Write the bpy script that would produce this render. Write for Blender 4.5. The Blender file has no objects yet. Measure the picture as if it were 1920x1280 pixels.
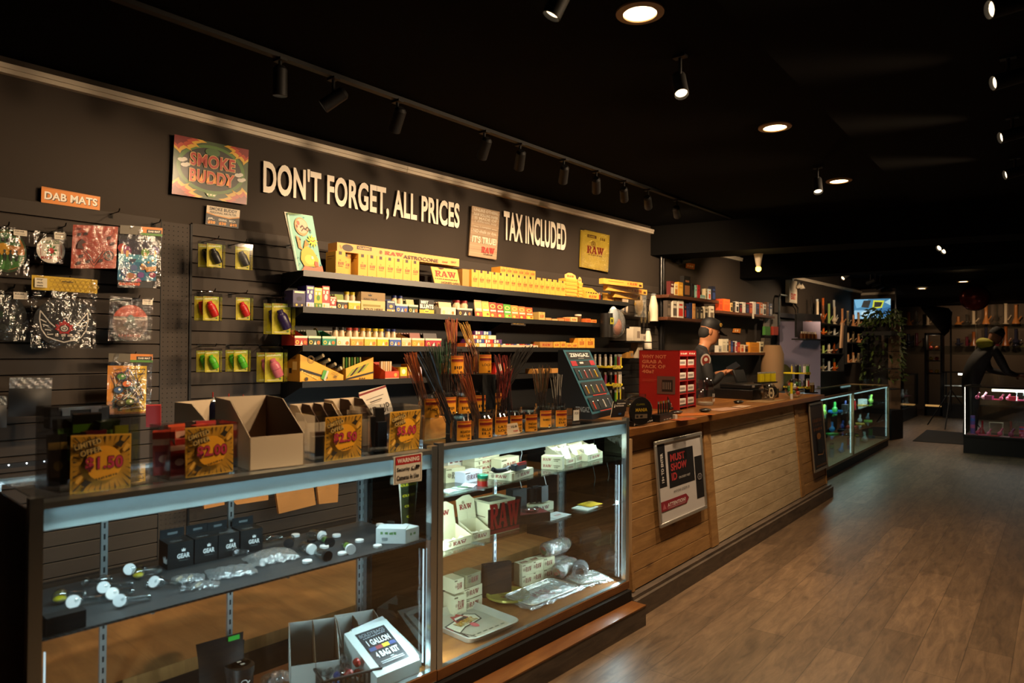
import bpy, math, random
from mathutils import Matrix, Vector, Euler
random.seed(7)
SC = bpy.context.scene
COL = SC.collection
R = math.radians

# ---------------------------------------------------------------- camera
FPX = 1295.0
def cam_axes():
    th, pit, rho = R(38.5), math.atan(15/FPX), .006
    F0, R0, Z = Vector((-math.sin(th), math.cos(th), 0)), Vector((math.cos(th), math.sin(th), 0)), Vector((0, 0, 1))
    F = F0*math.cos(pit) + Z*math.sin(pit); U = Z*math.cos(pit) - F0*math.sin(pit)
    return F, R0*math.cos(rho) + U*math.sin(rho), U*math.cos(rho) - R0*math.sin(rho)
CF, CR, CU = cam_axes()
CAM = Vector((0, 0, 1.5))
cd = bpy.data.cameras.new('camera'); cam = bpy.data.objects.new('camera', cd); COL.objects.link(cam)
cam.matrix_world = Matrix(((CR.x, CU.x, -CF.x, CAM.x), (CR.y, CU.y, -CF.y, CAM.y), (CR.z, CU.z, -CF.z, CAM.z), (0, 0, 0, 1)))
cd.sensor_width = 36; cd.lens = FPX*36/1920; cd.clip_start = .05; cd.clip_end = 80
cd.dof.use_dof = True; cd.dof.focus_distance = 4.6; cd.dof.aperture_fstop = 2.8
SC.camera = cam

# ---------------------------------------------------------------- world, exposure
wd = bpy.data.worlds.new('world'); SC.world = wd; wd.use_nodes = True
wb = wd.node_tree.nodes['Background']; wb.inputs[0].default_value = (1, .72, .5, 1); wb.inputs[1].default_value = .004
SC.view_settings.view_transform = 'Standard'; SC.view_settings.look = 'None'
SC.view_settings.exposure = 0; SC.view_settings.gamma = 1; SC.view_settings.use_curve_mapping = False
WARM = (1, .70, .42); COOL = (.74, .95, 1)
def lamp(name, kind, loc, energy, color, aim=None, parent=None, **k):
    l = bpy.data.lights.new(name, kind); l.energy = energy; l.color = color
    for a, b in k.items(): setattr(l, a, b)
    o = bpy.data.objects.new(name, l); COL.objects.link(o); o.location = loc
    if aim is not None: o.rotation_euler = (Vector(aim)-Vector(loc)).to_track_quat('-Z', 'Y').to_euler()
    if parent: o.parent = parent; o.matrix_parent_inverse = Matrix.Translation(-Vector(parent.location))
    return o

# ---------------------------------------------------------------- where a pixel of the photograph lies on a surface of known place
def ray(x, y): return CF + CR*((x-960)/FPX) - CU*((y-640)/FPX)
def hz(x, y, h):
    d = ray(x, y); return CAM + d*((h-1.5)/d.z)
def vpl(x, y, p, hd):
    n = Vector((math.cos(R(hd)), -math.sin(R(hd)), 0)); d = ray(x, y)
    return CAM + d*(n.dot(Vector((p[0], p[1], 0))-Vector((0, 0, 0)))/n.dot(d))
WP = Vector((-3.846, 1.267, 0)); WH = 3.5
WA = Vector((math.sin(R(WH)), math.cos(R(WH)), 0)); WN = Vector((math.cos(R(WH)), -math.sin(R(WH)), 0))
def wl(x, y, off=0):                       # (distance along the shop wall, height) at off metres in front of it
    p = vpl(x, y, WP+WN*off, WH); return (p-WP).dot(WA), p.z
def wpos(s, off, z): return WP + WA*s + WN*off + Vector((0, 0, z))
WROT = R(90-WH)

# ---------------------------------------------------------------- materials
_mc = {}
def lin(h):
    if not isinstance(h, str): return tuple(h)
    h = h.lstrip('#'); c = [int(h[i:i+2], 16)/255 for i in (0, 2, 4)]
    return tuple(x/12.92 if x <= .04045 else ((x+.055)/1.055)**2.4 for x in c)
def pm(col, rough=.5, metal=0, emit=0, spec=.5, var=0):
    key = (str(col), rough, metal, emit, spec, var)
    if key in _mc: return _mc[key]
    m = bpy.data.materials.new('paint'); m.use_nodes = True; nt = m.node_tree; b = nt.nodes['Principled BSDF']
    c = lin(col); b.inputs['Base Color'].default_value = (*c, 1); b.inputs['Roughness'].default_value = rough
    b.inputs['Metallic'].default_value = metal; b.inputs['Specular IOR Level'].default_value = spec
    if emit: b.inputs['Emission Color'].default_value = (*c, 1); b.inputs['Emission Strength'].default_value = emit
    if var:
        tc = nt.nodes.new('ShaderNodeTexCoord'); n = nt.nodes.new('ShaderNodeTexNoise'); n.inputs['Scale'].default_value = 14; n.inputs['Detail'].default_value = 6
        mx = nt.nodes.new('ShaderNodeMix'); mx.data_type = 'RGBA'; mx.inputs[6].default_value = (*[x*(1-var) for x in c], 1); mx.inputs[7].default_value = (*[min(1, x*(1+var)) for x in c], 1)
        nt.links.new(tc.outputs['Object'], n.inputs['Vector']); nt.links.new(n.outputs['Fac'], mx.inputs[0]); nt.links.new(mx.outputs[2], b.inputs['Base Color'])
    _mc[key] = m; return m
def nodes(name):
    m = bpy.data.materials.new(name); m.use_nodes = True; nt = m.node_tree; nt.nodes.clear()
    out = nt.nodes.new('ShaderNodeOutputMaterial')
    def N(t, **k):
        n = nt.nodes.new('ShaderNode'+t)
        for a, b in k.items():
            if a.startswith('_'): setattr(n, a[1:], b)
            else: n.inputs[a.replace('__', ' ')].default_value = b
        return n
    return m, N, nt.links.new, out
def film(name, tint=(1, 1, 1), gloss=.12, rough=.08, bump=.0, scale=30, body=.0, bodycol=(.8, .8, .8)):
    m, N, L, out = nodes(name)
    tr = N('BsdfTransparent', Color=(*tint, 1)); gl = N('BsdfGlossy', Roughness=rough); mx = N('MixShader')
    lw = N('LayerWeight', Blend=.25); ma = N('Math', _operation='MULTIPLY_ADD'); ma.inputs[1].default_value = .75; ma.inputs[2].default_value = gloss
    L(lw.outputs['Facing'], ma.inputs[0])
    cl = N('Math', _operation='MINIMUM'); cl.inputs[1].default_value = .9; L(ma.outputs[0], cl.inputs[0]); L(cl.outputs[0], mx.inputs[0])
    L(tr.outputs[0], mx.inputs[1]); L(gl.outputs[0], mx.inputs[2])
    if bump:
        tc = N('TexCoord'); no = N('TexNoise', Scale=scale, Detail=3.0); bp = N('Bump', Strength=bump, Distance=.02)
        L(tc.outputs['Object'], no.inputs['Vector']); L(no.outputs['Fac'], bp.inputs['Height']); L(bp.outputs[0], gl.inputs['Normal'])
    last = mx
    if body:
        df = N('BsdfDiffuse', Color=(*bodycol, 1)); m2 = N('MixShader', Fac=body); L(mx.outputs[0], m2.inputs[1]); L(df.outputs[0], m2.inputs[2]); last = m2
    L(last.outputs[0], out.inputs[0]); return m
GLASS = film('pane_glass', (.93, .97, .965), .035, .0)
SHELFG = film('shelf_glass', (.88, .95, .94), .07, .02)
FILM = film('plastic_film', (.95, .95, .95), .10, .16, .9, 24)
CRINK = film('crinkled_film', (.95, .96, .97), .22, .14, 1.0, 38, .10, (.8, .85, .85))
CLEAR = film('clear_plastic', (.9, .91, .92), .09, .05)
BLOWN = film('blown_glass', (.90, .94, .94), .16, .03)
def wood(name, c1, c2, scale=(1, 1, 1), rough=.55, grain=1.0, plank=None, gap=None, seed=0, knots=False, gapw=.0015):
    m, N, L, out = nodes(name)
    b = N('BsdfPrincipled', Roughness=rough); L(b.outputs[0], out.inputs[0])
    tc = N('TexCoord'); mp = N('Mapping'); mp.inputs['Scale'].default_value = scale; mp.inputs['Location'].default_value = (seed, seed*.7, seed*.3)
    L(tc.outputs['Object'], mp.inputs['Vector'])
    no = N('TexNoise', Scale=3.0*grain, Detail=8.0, Roughness=.65, Distortion=.6); L(mp.outputs[0], no.inputs['Vector'])
    cr = N('ValToRGB'); cr.color_ramp.elements[0].position = .3; cr.color_ramp.elements[1].position = .72
    cr.color_ramp.elements[0].color = (*lin(c1), 1); cr.color_ramp.elements[1].color = (*lin(c2), 1)
    L(no.outputs['Fac'], cr.inputs[0]); col = cr.outputs[0]
    if plank:
        br = N('TexBrick', Scale=1.0, Mortar__Size=gapw, Mortar__Smooth=.1, Bias=0.0, Brick__Width=plank[0], Row__Height=plank[1]); br.offset = .37; br.inputs['Color1'].default_value = (.42, .42, .42, 1); br.inputs['Color2'].default_value = (1, 1, 1, 1); br.inputs['Mortar'].default_value = (.12, .12, .12, 1)
        m2 = N('Mapping'); m2.inputs['Rotation'].default_value = plank[2]; L(tc.outputs['Object'], m2.inputs['Vector']); L(m2.outputs[0], br.inputs['Vector'])
        mx = N('Mix', _data_type='RGBA', _blend_type='MULTIPLY'); mx.inputs[0].default_value = plank[3]; L(col, mx.inputs[6]); L(br.outputs['Color'], mx.inputs[7]); col = mx.outputs[2]
    if knots:
        vo = N('TexVoronoi', Scale=1.0); m3 = N('Mapping'); m3.inputs['Scale'].default_value = knots; m3.inputs['Location'].default_value = (seed*1.3, seed*2.1, seed); L(tc.outputs['Object'], m3.inputs['Vector']); L(m3.outputs[0], vo.inputs['Vector'])
        kr = N('ValToRGB'); kr.color_ramp.elements[0].position = .03; kr.color_ramp.elements[1].position = .13; kr.color_ramp.elements[0].color = (.22, .16, .1, 1); kr.color_ramp.elements[1].color = (1, 1, 1, 1); L(vo.outputs['Distance'], kr.inputs[0])
        mx = N('Mix', _data_type='RGBA', _blend_type='MULTIPLY'); mx.inputs[0].default_value = .8; L(col, mx.inputs[6]); L(kr.outputs[0], mx.inputs[7]); col = mx.outputs[2]
    L(col, b.inputs['Base Color'])
    bp = N('Bump', Strength=.15, Distance=.004); L(no.outputs['Fac'], bp.inputs['Height']); L(bp.outputs[0], b.inputs['Normal'])
    return m
def speckle(name, cols, scale, rough=.5, blend=0.0):
    m, N, L, out = nodes(name); b = N('BsdfPrincipled', Roughness=rough); L(b.outputs[0], out.inputs[0])
    tc = N('TexCoord'); vo = N('TexVoronoi', Scale=scale); cr = N('ValToRGB'); cr.color_ramp.interpolation = 'CONSTANT'
    L(tc.outputs['Object'], vo.inputs['Vector']); L(vo.outputs['Color'], cr.inputs[0]); e = cr.color_ramp.elements
    while len(e) < len(cols): e.new(.5)
    for i, c in enumerate(cols): e[i].position = .15+.7*i/len(cols) if i else 0; e[i].color = (*lin(c), 1)
    L(cr.outputs[0], b.inputs['Base Color']); return m

# ---------------------------------------------------------------- mesh building
def frame(o, u, v):
    u, v = Vector(u), Vector(v); n = u.cross(v)
    return Matrix(((u.x, v.x, n.x, o[0]), (u.y, v.y, n.y, o[1]), (u.z, v.z, n.z, o[2]), (0, 0, 0, 1)))
def T(x, y, z, rz=0, rx=0, ry=0): return Matrix.Translation((x, y, z)) @ Euler((rx, ry, rz)).to_matrix().to_4x4()
class MB:
    def __init__(s): s.v = []; s.f = []; s.mi = []; s.mats = []
    def add(s, vs, fs, m, M=None):
        if m not in s.mats: s.mats.append(m)
        k = s.mats.index(m); b = len(s.v)
        s.v += [tuple(M @ Vector(p)) for p in vs] if M is not None else [tuple(p) for p in vs]
        for f in fs: s.f.append(tuple(b+i for i in f)); s.mi.append(k)
        return s
    def box(s, a, b, m, M=None):
        (x0, y0, z0), (x1, y1, z1) = a, b
        return s.add([(x0, y0, z0), (x1, y0, z0), (x1, y1, z0), (x0, y1, z0), (x0, y0, z1), (x1, y0, z1), (x1, y1, z1), (x0, y1, z1)],
                     [(3, 2, 1, 0), (4, 5, 6, 7), (0, 1, 5, 4), (1, 2, 6, 5), (2, 3, 7, 6), (3, 0, 4, 7)], m, M)
    def cbox(s, c, d, m, M=None): return s.box([c[i]-d[i]/2 for i in range(3)], [c[i]+d[i]/2 for i in range(3)], m, M)
    def prism(s, pts, z0, z1, m, M=None):
        n = len(pts); vs = [(x, y, z0) for x, y in pts]+[(x, y, z1) for x, y in pts]
        return s.add(vs, [tuple(range(n-1, -1, -1)), tuple(range(n, 2*n))]+[(i, (i+1) % n, n+(i+1) % n, n+i) for i in range(n)], m, M)
    def lathe(s, prof, m, n=20, M=None, cap=True):
        vs = []; fs = []; k = len(prof)
        for r, z in prof: vs += [(r*math.cos(2*math.pi*i/n), r*math.sin(2*math.pi*i/n), z) for i in range(n)]
        for j in range(k-1): fs += [(j*n+i, j*n+(i+1) % n, (j+1)*n+(i+1) % n, (j+1)*n+i) for i in range(n)]
        if cap:
            if prof[0][0] > 1e-5: fs.append(tuple(range(n-1, -1, -1)))
            if prof[-1][0] > 1e-5: fs.append(tuple((k-1)*n+i for i in range(n)))
        return s.add(vs, fs, m, M)
    def cyl(s, r, z0, z1, m, M=None, n=16, r2=None): return s.lathe([(r, z0), (r if r2 is None else r2, z1)], m, n, M)
    def sph(s, r, m, M=None, n=14, k=8, sc=(1, 1, 1)):
        S2 = Matrix.Diagonal((*sc, 1)); M = S2 if M is None else M @ S2
        return s.lathe([(max(r*math.sin(math.pi*j/k), 1e-6), -r*math.cos(math.pi*j/k)) for j in range(k+1)], m, n, M, False)
    def tube(s, pts, r, m, n=6, M=None, r2=None):
        P = [Vector(p) for p in pts]; vs = []; fs = []; K = len(P)
        up = None
        for j, p in enumerate(P):
            t = (P[min(j+1, K-1)]-P[max(j-1, 0)]).normalized()
            a = t.orthogonal().normalized() if up is None else (up-t*up.dot(t)).normalized()
            up = a; b = t.cross(a); rr = r if r2 is None else r+(r2-r)*j/(K-1)
            vs += [p+(a*math.cos(2*math.pi*i/n)+b*math.sin(2*math.pi*i/n))*rr for i in range(n)]
        for j in range(K-1): fs += [(j*n+i, j*n+(i+1) % n, (j+1)*n+(i+1) % n, (j+1)*n+i) for i in range(n)]
        fs += [tuple(range(n-1, -1, -1)), tuple((K-1)*n+i for i in range(n))]
        return s.add(vs, fs, m, M)
    def grid(s, fn, nu, nv, m, M=None):
        vs = [fn(i/nu, j/nv) for j in range(nv+1) for i in range(nu+1)]; w = nu+1
        return s.add(vs, [(j*w+i, j*w+i+1, (j+1)*w+i+1, (j+1)*w+i) for j in range(nv) for i in range(nu)], m, M)
    def build(s, name, parent=None, loc=None, rz=0, rot=None, smooth=True, bevel=0):
        me = bpy.data.meshes.new(name); me.from_pydata(s.v, [], s.f)
        for m in s.mats: me.materials.append(m)
        me.polygons.foreach_set('material_index', s.mi)
        if smooth:
            me.polygons.foreach_set('use_smooth', [True]*len(me.polygons)); me.set_sharp_from_angle(angle=.6)
        me.update(); o = bpy.data.objects.new(name, me); COL.objects.link(o)
        if parent: o.parent = parent
        if loc is not None: o.location = loc
        o.rotation_euler = rot if rot is not None else (0, 0, rz)
        if bevel:
            b = o.modifiers.new('bevel', 'BEVEL'); b.width = bevel; b.segments = 2; b.limit_method = 'ANGLE'
        return o
def tag(o, label, cat, group=None, kind=None):
    o['label'] = label; o['category'] = cat
    if group: o['group'] = group
    if kind: o['kind'] = kind
    return o
def struct(o): o['kind'] = 'structure'; return o
def thing(name, loc, rz, label, cat, group=None):
    o = bpy.data.objects.new(name, None); COL.objects.link(o); o.location = loc; o.rotation_euler = (0, 0, rz); o.empty_display_size = .02
    return tag(o, label, cat, group)
def kids(o): return [c for c in COL.objects if c.parent == o]
def dup(o, loc=None, rz=None, label=None, group=None, parent=None):
    c = o.copy(); COL.objects.link(c)
    if loc is not None: c.location = loc
    if rz is not None: c.rotation_euler = (0, 0, rz)
    if label: c['label'] = label
    if group: c['group'] = group
    if parent: c.parent = parent
    for ch in list(o.children): dup(ch, parent=c)
    return c
ORD = 'first second third fourth fifth sixth seventh eighth ninth tenth eleventh twelfth thirteenth fourteenth fifteenth sixteenth seventeenth eighteenth'.split()

# ---------------------------------------------------------------- flat print: shapes and lettering laid on a face
_tc = {}
def text_geo(t, bold):
    if (t, bold) in _tc: return _tc[t, bold]
    cu = bpy.data.curves.new('t', 'FONT'); cu.body = t; cu.resolution_u = 4; cu.offset = bold; cu.space_character = 1+bold*1.6
    ob = bpy.data.objects.new('t', cu); me = bpy.data.meshes.new_from_object(ob)
    vs = [(v.co.x, v.co.y) for v in me.vertices]; fs = [tuple(p.vertices) for p in me.polygons]
    bpy.data.objects.remove(ob); bpy.data.meshes.remove(me); bpy.data.curves.remove(cu)
    if not vs: vs = [(0, 0), (1, 0), (0, 1)]; fs = []
    x0, x1 = min(v[0] for v in vs), max(v[0] for v in vs); y0, y1 = min(v[1] for v in vs), max(v[1] for v in vs)
    vs = [((x-x0)/max(x1-x0, 1e-6), (y-y0)/max(y1-y0, 1e-6)) for x, y in vs]
    _tc[t, bold] = (vs, fs, (x1-x0)/max(y1-y0, 1e-6)); return _tc[t, bold]
SLAB = {  # heavy slab lettering, unit height
 'R': (1.0, [[(0, 0), (.5, 0), (.5, .13), (.4, .13), (.4, .87), (.5, .87), (.5, 1), (0, 1), (0, .87), (.09, .87), (.09, .13), (0, .13)],
       [(.3, 1), (.7, 1), (.86, .92), (.93, .74), (.86, .55), (.7, .47), (.4, .43), (.4, .56), (.55, .6), (.62, .74), (.55, .86), (.3, .87)],
       [(.42, .45), (.66, .49), (.85, .13), (1, .13), (1, 0), (.68, 0)]]),
 'A': (1.05, [[(.4, 1), (.68, 1), (.98, .13), (1.05, .13), (1.05, 0), (.58, 0), (.58, .13), (.66, .13), (.5, .72), (.27, .13), (.36, .13), (.36, 0), (0, 0), (0, .13), (.08, .13)],
       [(.3, .25), (.66, .25), (.62, .38), (.34, .38)]]),
 'W': (1.45, [[(0, 1), (.48, 1), (.48, .87), (.39, .87), (.52, .4), (.6, .62), (.52, .87), (.47, .87), (.47, 1), (.95, 1), (.95, .87), (.86, .87), (1.0, .4), (1.13, .87), (1.04, .87), (1.04, 1), (1.45, 1), (1.45, .87), (1.38, .87), (1.08, 0), (.88, 0), (.73, .42), (.6, 0), (.4, 0), (.08, .87), (0, .87)]])}
class Pr:
    def __init__(s, M, eps=.0002, rough=.5): s.b = MB(); s.M = M; s.e = eps; s.k = 1; s.r = rough
    def m(s, c): return c if not isinstance(c, (str, tuple)) else pm(c, s.r)
    def poly(s, pts, c):
        z = s.e*s.k; s.k += 1
        s.b.add([(u, v, z) for u, v in pts], [tuple(range(len(pts)))], s.m(c), s.M); return s
    def rect(s, u0, v0, u1, v1, c): return s.poly([(u0, v0), (u1, v0), (u1, v1), (u0, v1)], c)
    def disc(s, u, v, r, c, rv=None, n=20, a0=0, a1=360):
        rv = rv or r; full = a1-a0 >= 360
        return s.poly([(u+r*math.cos(R(a0+(a1-a0)*i/(n if full else n-1))), v+rv*math.sin(R(a0+(a1-a0)*i/(n if full else n-1)))) for i in range(n)], c)
    def ring(s, u, v, r, w, c, n=24, rv=None, a0=0, a1=360):
        z = s.e*s.k; s.k += 1; rv = rv or r; vs = []
        for i in range(n+1):
            a = R(a0+(a1-a0)*i/n); vs += [(u+r*math.cos(a), v+rv*math.sin(a), z), (u+(r-w)*math.cos(a), v+(rv-w)*math.sin(a), z)]
        s.b.add(vs, [(2*i, 2*i+2, 2*i+3, 2*i+1) for i in range(n)], s.m(c), s.M); return s
    def line(s, pts, w, c):
        z = s.e*s.k; s.k += 1
        for (a, b), (c2, d) in zip(pts, pts[1:]):
            L = math.hypot(c2-a, d-b) or 1; nx, ny = -(d-b)/L*w/2, (c2-a)/L*w/2
            s.b.add([(a-nx, b-ny, z), (c2-nx, d-ny, z), (c2+nx, d+ny, z), (a+nx, b+ny, z)], [(0, 1, 2, 3)], s.m(c), s.M)
        return s
    def text(s, t, u, v, w, h, c, bold=.03, ang=0, fit=True, skew=0):      # box of w x h with its lower left corner at u, v
        vs, fs, asp = text_geo(t, bold); z = s.e*s.k; s.k += 1
        if not fit:
            ww = min(w, h*asp); hh = ww/asp if h*asp > w else h; u += (w-ww)/2; v += (h-hh)/2; w, h = ww, hh
        ca, sa = math.cos(R(ang)), math.sin(R(ang))
        s.b.add([(u+(x*w+skew*y*h)*ca-y*h*sa, v+x*w*sa+y*h*ca, z) for x, y in vs], fs, s.m(c), s.M); return s
    def bars(s, t, u, v, w, h, c, bold=0, ang=0, fit=True, skew=0):        # print too small to read
        n = max(2, len(t)//2); ca, sa = math.cos(R(ang)), math.sin(R(ang))
        for i in range(n): a, b = w*i/n, w*(i+.55+.3*((i*7) % 3)/2)/n; s.poly([(u+p*ca-q*sa, v+p*sa+q*ca) for p, q in ((a, h*.1*(i % 2)), (b, 0), (b, h), (a, h*(1-.15*(i % 3))))], c)
        return s
    def raw(s, u, v, w, h, c, ang=0):
        z = s.e*s.k; s.k += 1; x = 0; ca, sa = math.cos(R(ang)), math.sin(R(ang)); tot = 3.4
        for ch in 'RAW':
            a, ps = SLAB[ch]
            for p in ps: s.b.add([(u+(x+px)*w/tot*ca-py*h*sa, v+(x+px)*w/tot*sa+py*h*ca, z) for px, py in p], [tuple(range(len(p)))], s.m(c), s.M)
            x += a-.05
        return s
    def emblem(s, u, v, r, c): s.ring(u, v, r, r*.18, c, 16); s.ring(u, v, r*.68, r*.14, c, 12); return s.disc(u, v, r*.3, c, n=8)
    def build(s, name, parent=None): return s.b.build(name, parent, smooth=False)
def fF(w, d, h=0): return frame((-w/2, -d/2, 0), (1, 0, 0), (0, 0, 1))       # front, left, top faces of a w x d box standing on z=0
def fL(w, d, h=0): return frame((-w/2, d/2, 0), (0, -1, 0), (0, 0, 1))
def fT(w, d, h): return frame((-w/2, -d/2, h), (1, 0, 0), (0, 1, 0))
# ================================================================ the room
M_FLOOR = wood('floor_planks', '#5f4c3a', '#94795c', (7, 1.1, 1), .42, 1.3, (1.25, .19, (0, 0, R(90)), .62), seed=3, gapw=.0022)
M_CEIL = pm('#0a0908', .95, spec=.05); M_WALL = pm('#383029', .8, spec=.25); M_WALL2 = pm('#3d352e', .7, spec=.3)
M_BLACK = pm('#0c0b0b', .6, spec=.35); M_SOFT = pm('#141210', .8, spec=.2); M_TRIM = pm('#c9bca8', .6)
M_CHROME = pm("#cfd6d8", .2, .9); M_ALU = pm('#b9c3c6', .32, .9); M_DARKWOOD = wood('dark_wood', '#1d1009', '#3a2214', (2, 2, 9), .5)
def bs(name, a, b, m, **k): return struct(MB().box(a, b, m).build(name, **k))
bs('floor', (-6, -2.5, -.1), (3, 24, 0), M_FLOOR)
bs('ceiling', (-6, -2.5, 2.86), (3, 24, 2.96), M_CEIL)
bs('trim_4', (-1.0, -2.5, 2.80), (1.4, 6.9, 2.859), M_CEIL)                     # dropped part of the ceiling over the aisle
bs('wall_right', (2.6, -2.5, 0), (2.7, 24, 2.86), M_WALL)
bs('wall_front', (-6, -2.6, 0), (2.7, -2.5, 2.86), M_WALL)
bs('wall_back', (-6, 21, 0), (2.6, 21.1, 2.86), pm('#5a4a3b', .8))
wall = struct(MB().box((-4, .016, 0), (13.5, .12, 2.859), M_WALL).build('wall_left', None, WP, WROT))
JOGX = wpos(13.42, 0, 0)
bs('wall_corner', (JOGX.x-.3, JOGX.y, 0), (-2.45, JOGX.y+.12, 2.859), pm('#3a312a', .8))
S0, S1, S2 = wl(301, 500)[0], wl(360, 500)[0], wl(1233, 500)[0]
def slats(s0, s1, z0=.36, z1=2.2):
    b = MB(); z = z1
    while z > z0:
        zb = max(z-.0762+.006, z0)
        b.prism([(0, zb), (.016, zb), (.016, z), (.004, z), (0, z-.004)], s0, s1, M_WALL2, Matrix(((0, 0, 1, 0), (1, 0, 0, 0), (0, 1, 0, 0), (0, 0, 0, 1))))
        z -= .0762
    return b
struct(slats(-4, S0).build('slat_panel', wall)); struct(slats(S1, S2+.02).build('slat_panel', wall))
pb = MB().box((S0+.004, .002, .36), (S1-.012, .016, 2.185), M_WALL2); hole = pm('#15110e', .9)
nz = 70; ns = 6
for j in range(nz):
    for i in range(ns):
        x = S0+.018+i*(S1-S0-.045)/(ns-1); z = 2.165-j*.0254
        pb.add([(x+.0035*math.cos(a*math.pi/3), .0015, z+.0035*math.sin(a*math.pi/3)) for a in range(6)], [tuple(range(6))], hole)
struct(pb.build('pegboard_panel', wall, smooth=False))
struct(MB().box((S1-.012, -.004, .36), (S1, .016, 2.19), M_BLACK).box((S0, -.002, .36), (S0+.004, .016, 2.19), M_BLACK).build('edge_strip', wall))
zt = wl(700, 297)[1]
def wtrim(name, x0, y0, x1, y1, hgt=.045, two=True):
    s0, z0 = wl(x0, y0); s1, z1 = wl(x1, y1); z = (z0+z1)/2; b = MB().box((s0, -.02, z-hgt), (s1, .016, z), M_TRIM)
    if two: b.box((s0, -.026, z-hgt*.48), (s1, .0, z), M_TRIM)
    return struct(b.build(name, None, WP, WROT))
s_end = wl(1228, 434)[0]
for k, (a, b2) in enumerate([(-4, wl(760, 312)[0]), (wl(760, 312)[0]+.003, s_end)]):
    m = MB().box((a, -.018, zt-.045), (b2, .016, zt-.024), M_TRIM).box((a, -.024, zt-.023), (b2, .016, zt), M_TRIM)
    struct(m.build('trim_%d' % (k+1), None, WP, WROT))
wtrim('trim_3', 1330, 467, 1398, 488); wtrim('trim_5', 1490, 514, 1614, 549)
pj = wpos(13.4, 0, wl(1614, 549)[1]); bs('trim_6', (pj.x, pj.y-.01, pj.z-.045), (-2.45, pj.y+.005, pj.z), M_TRIM)
def beam(name, p0, p1, h, top, depth):
    a = hz(*p0, h); b = hz(*p1, h); d = (b-a).normalized(); n = Vector((-d.y, d.x, 0)); q = []
    for t in (-1.4, 6.5):
        q.append(a+d*t)
    pts = [(q[0].x, q[0].y), (q[1].x, q[1].y), (q[1].x+n.x*depth, q[1].y+n.y*depth), (q[0].x+n.x*depth, q[0].y+n.y*depth)]
    return struct(MB().prism(pts, h, top, M_CEIL).build(name))
beam('ceiling_beam', (1238, 477.5), (1500, 462), 2.54, 2.859, .45)
beam('ceiling_beam', (1392, 522), (1700, 505), 2.47, 2.859, .35)
bs('ceiling_soffit', (-6, JOGX.y-.6, 2.70), (2.6, 21, 2.859), M_CEIL)
# black pipe that ends the slat panel, with a second thin one beside it
for dx, r, lb in ((0, .022, 'thick black pipe rising at the far end of the slat wall'), (.05, .012, 'thin glossy black conduit running beside the thick pipe')):
    s = S2+.03+dx; t = tag(MB().cyl(r, .3, 2.54, pm('#0d0c0c', .3)).build('wall_pipe', None, wpos(s, .03, 0)), lb, 'pipe')
# raised staff floor behind the cases and the low dark kerb on it
st = struct(MB().box((-.9, 0, .28), (4.3, 1.26, .33), wood('staff_floor_boards', '#8a5f35', '#b07f4a', (6, 1, 1), .45, 1, (.9, .3, (0, 0, R(90)), .25), seed=2)).build('staff_platform', None, wpos(0, 1.27, 0), WROT))
struct(MB().box((-.9, .0, 0), (4.3, 1.26, .279), M_BLACK).build('platform_base', None, wpos(0, 1.27, 0), WROT))

# ---------------------------------------------------------------- ceiling lamps
DISC = pm('#ffd9a0', .5, 0, 14); M_RING = pm('#8a6a45', .5)
def downlight(px, py, h, r, label, watts, group='round recessed lamps down the aisle'):
    p = hz(px, py, h); t = thing('recessed_downlight', (p.x, p.y, h), 0, label, 'ceiling light', group)
    MB().lathe([(r*.68, -.004), (r*.7, -.012), (r, -.008), (r, 0), (r*.68, 0)], M_RING, 28, None, False).build('trim_ring', t)
    MB().cyl(r*.69, -.006, -.002, DISC, None, 28).build('diffuser', t, smooth=False)
    if watts: lamp('downlight_glow', 'SPOT', (p.x, p.y, h-.03), watts*5, WARM, (p.x, p.y, 0), t, spot_size=R(130), spot_blend=.8, shadow_soft_size=.06)
dl = ['nearest large round recessed ceiling lamp at the top edge', 'second round recessed ceiling lamp down the aisle row', 'third round recessed ceiling lamp down the aisle row', 'fourth and last round recessed lamp before the dark beam']
for (x, y), lb in zip([(1200, 22), (1453, 237), (1573, 338), (1645, 400)], dl): downlight(x, y, 2.858, .096, lb, 26)
downlight(1806, 527, 2.69, .1, 'round recessed lamp above the red foil balloon', 10, 'lamps over the far room'); downlight(1729, 540, 2.69, .1, 'round recessed lamp above the black softbox', 10, 'lamps over the far room')
# track with black spot heads over the shelves
TA, TB = hz(440, 80, 2.84), hz(1370, 410, 2.84); TD = (TB-TA).normalized()
tag(MB().box((0, -.018, 0), ((TB-TA).length+2, .018, .02), M_BLACK).build('lighting_track', None, TA-TD*2, math.atan2(TD.y, TD.x)), 'long black lighting track on the ceiling above the goods shelves', 'lighting track')
LENS = pm('#ffe2b8', .4, 0, 3)
def spot_head(loc, aim, label, watts, size=95, top=2.84, group='black track spots over the shelves', lens=True, soft=.035):
    t = thing('track_spot', loc, 0, label, 'spotlight', group); d = (Vector(aim)-Vector(loc)).normalized(); q = d.to_track_quat('Z', 'Y').to_matrix().to_4x4()
    MB().lathe([(.02, -.075), (.032, -.06), (.034, .06), (.031, .062), (.029, .045)], M_BLACK, 14, q).build('lamp_can', t)
    MB().cyl(.028, .044, .047, LENS if lens else M_SOFT, q, 14).build('lens', t)
    MB().cyl(.008, 0, top-loc[2], M_BLACK).box((-.03, -.018, top-loc[2]-.012), (.03, .018, top-loc[2]), M_BLACK).build('mount', t)
    if watts: lamp('track_glow', 'SPOT', Vector(loc)+d*.07, watts*6, WARM, aim, t, spot_size=R(size), spot_blend=.9, shadow_soft_size=soft)
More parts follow.
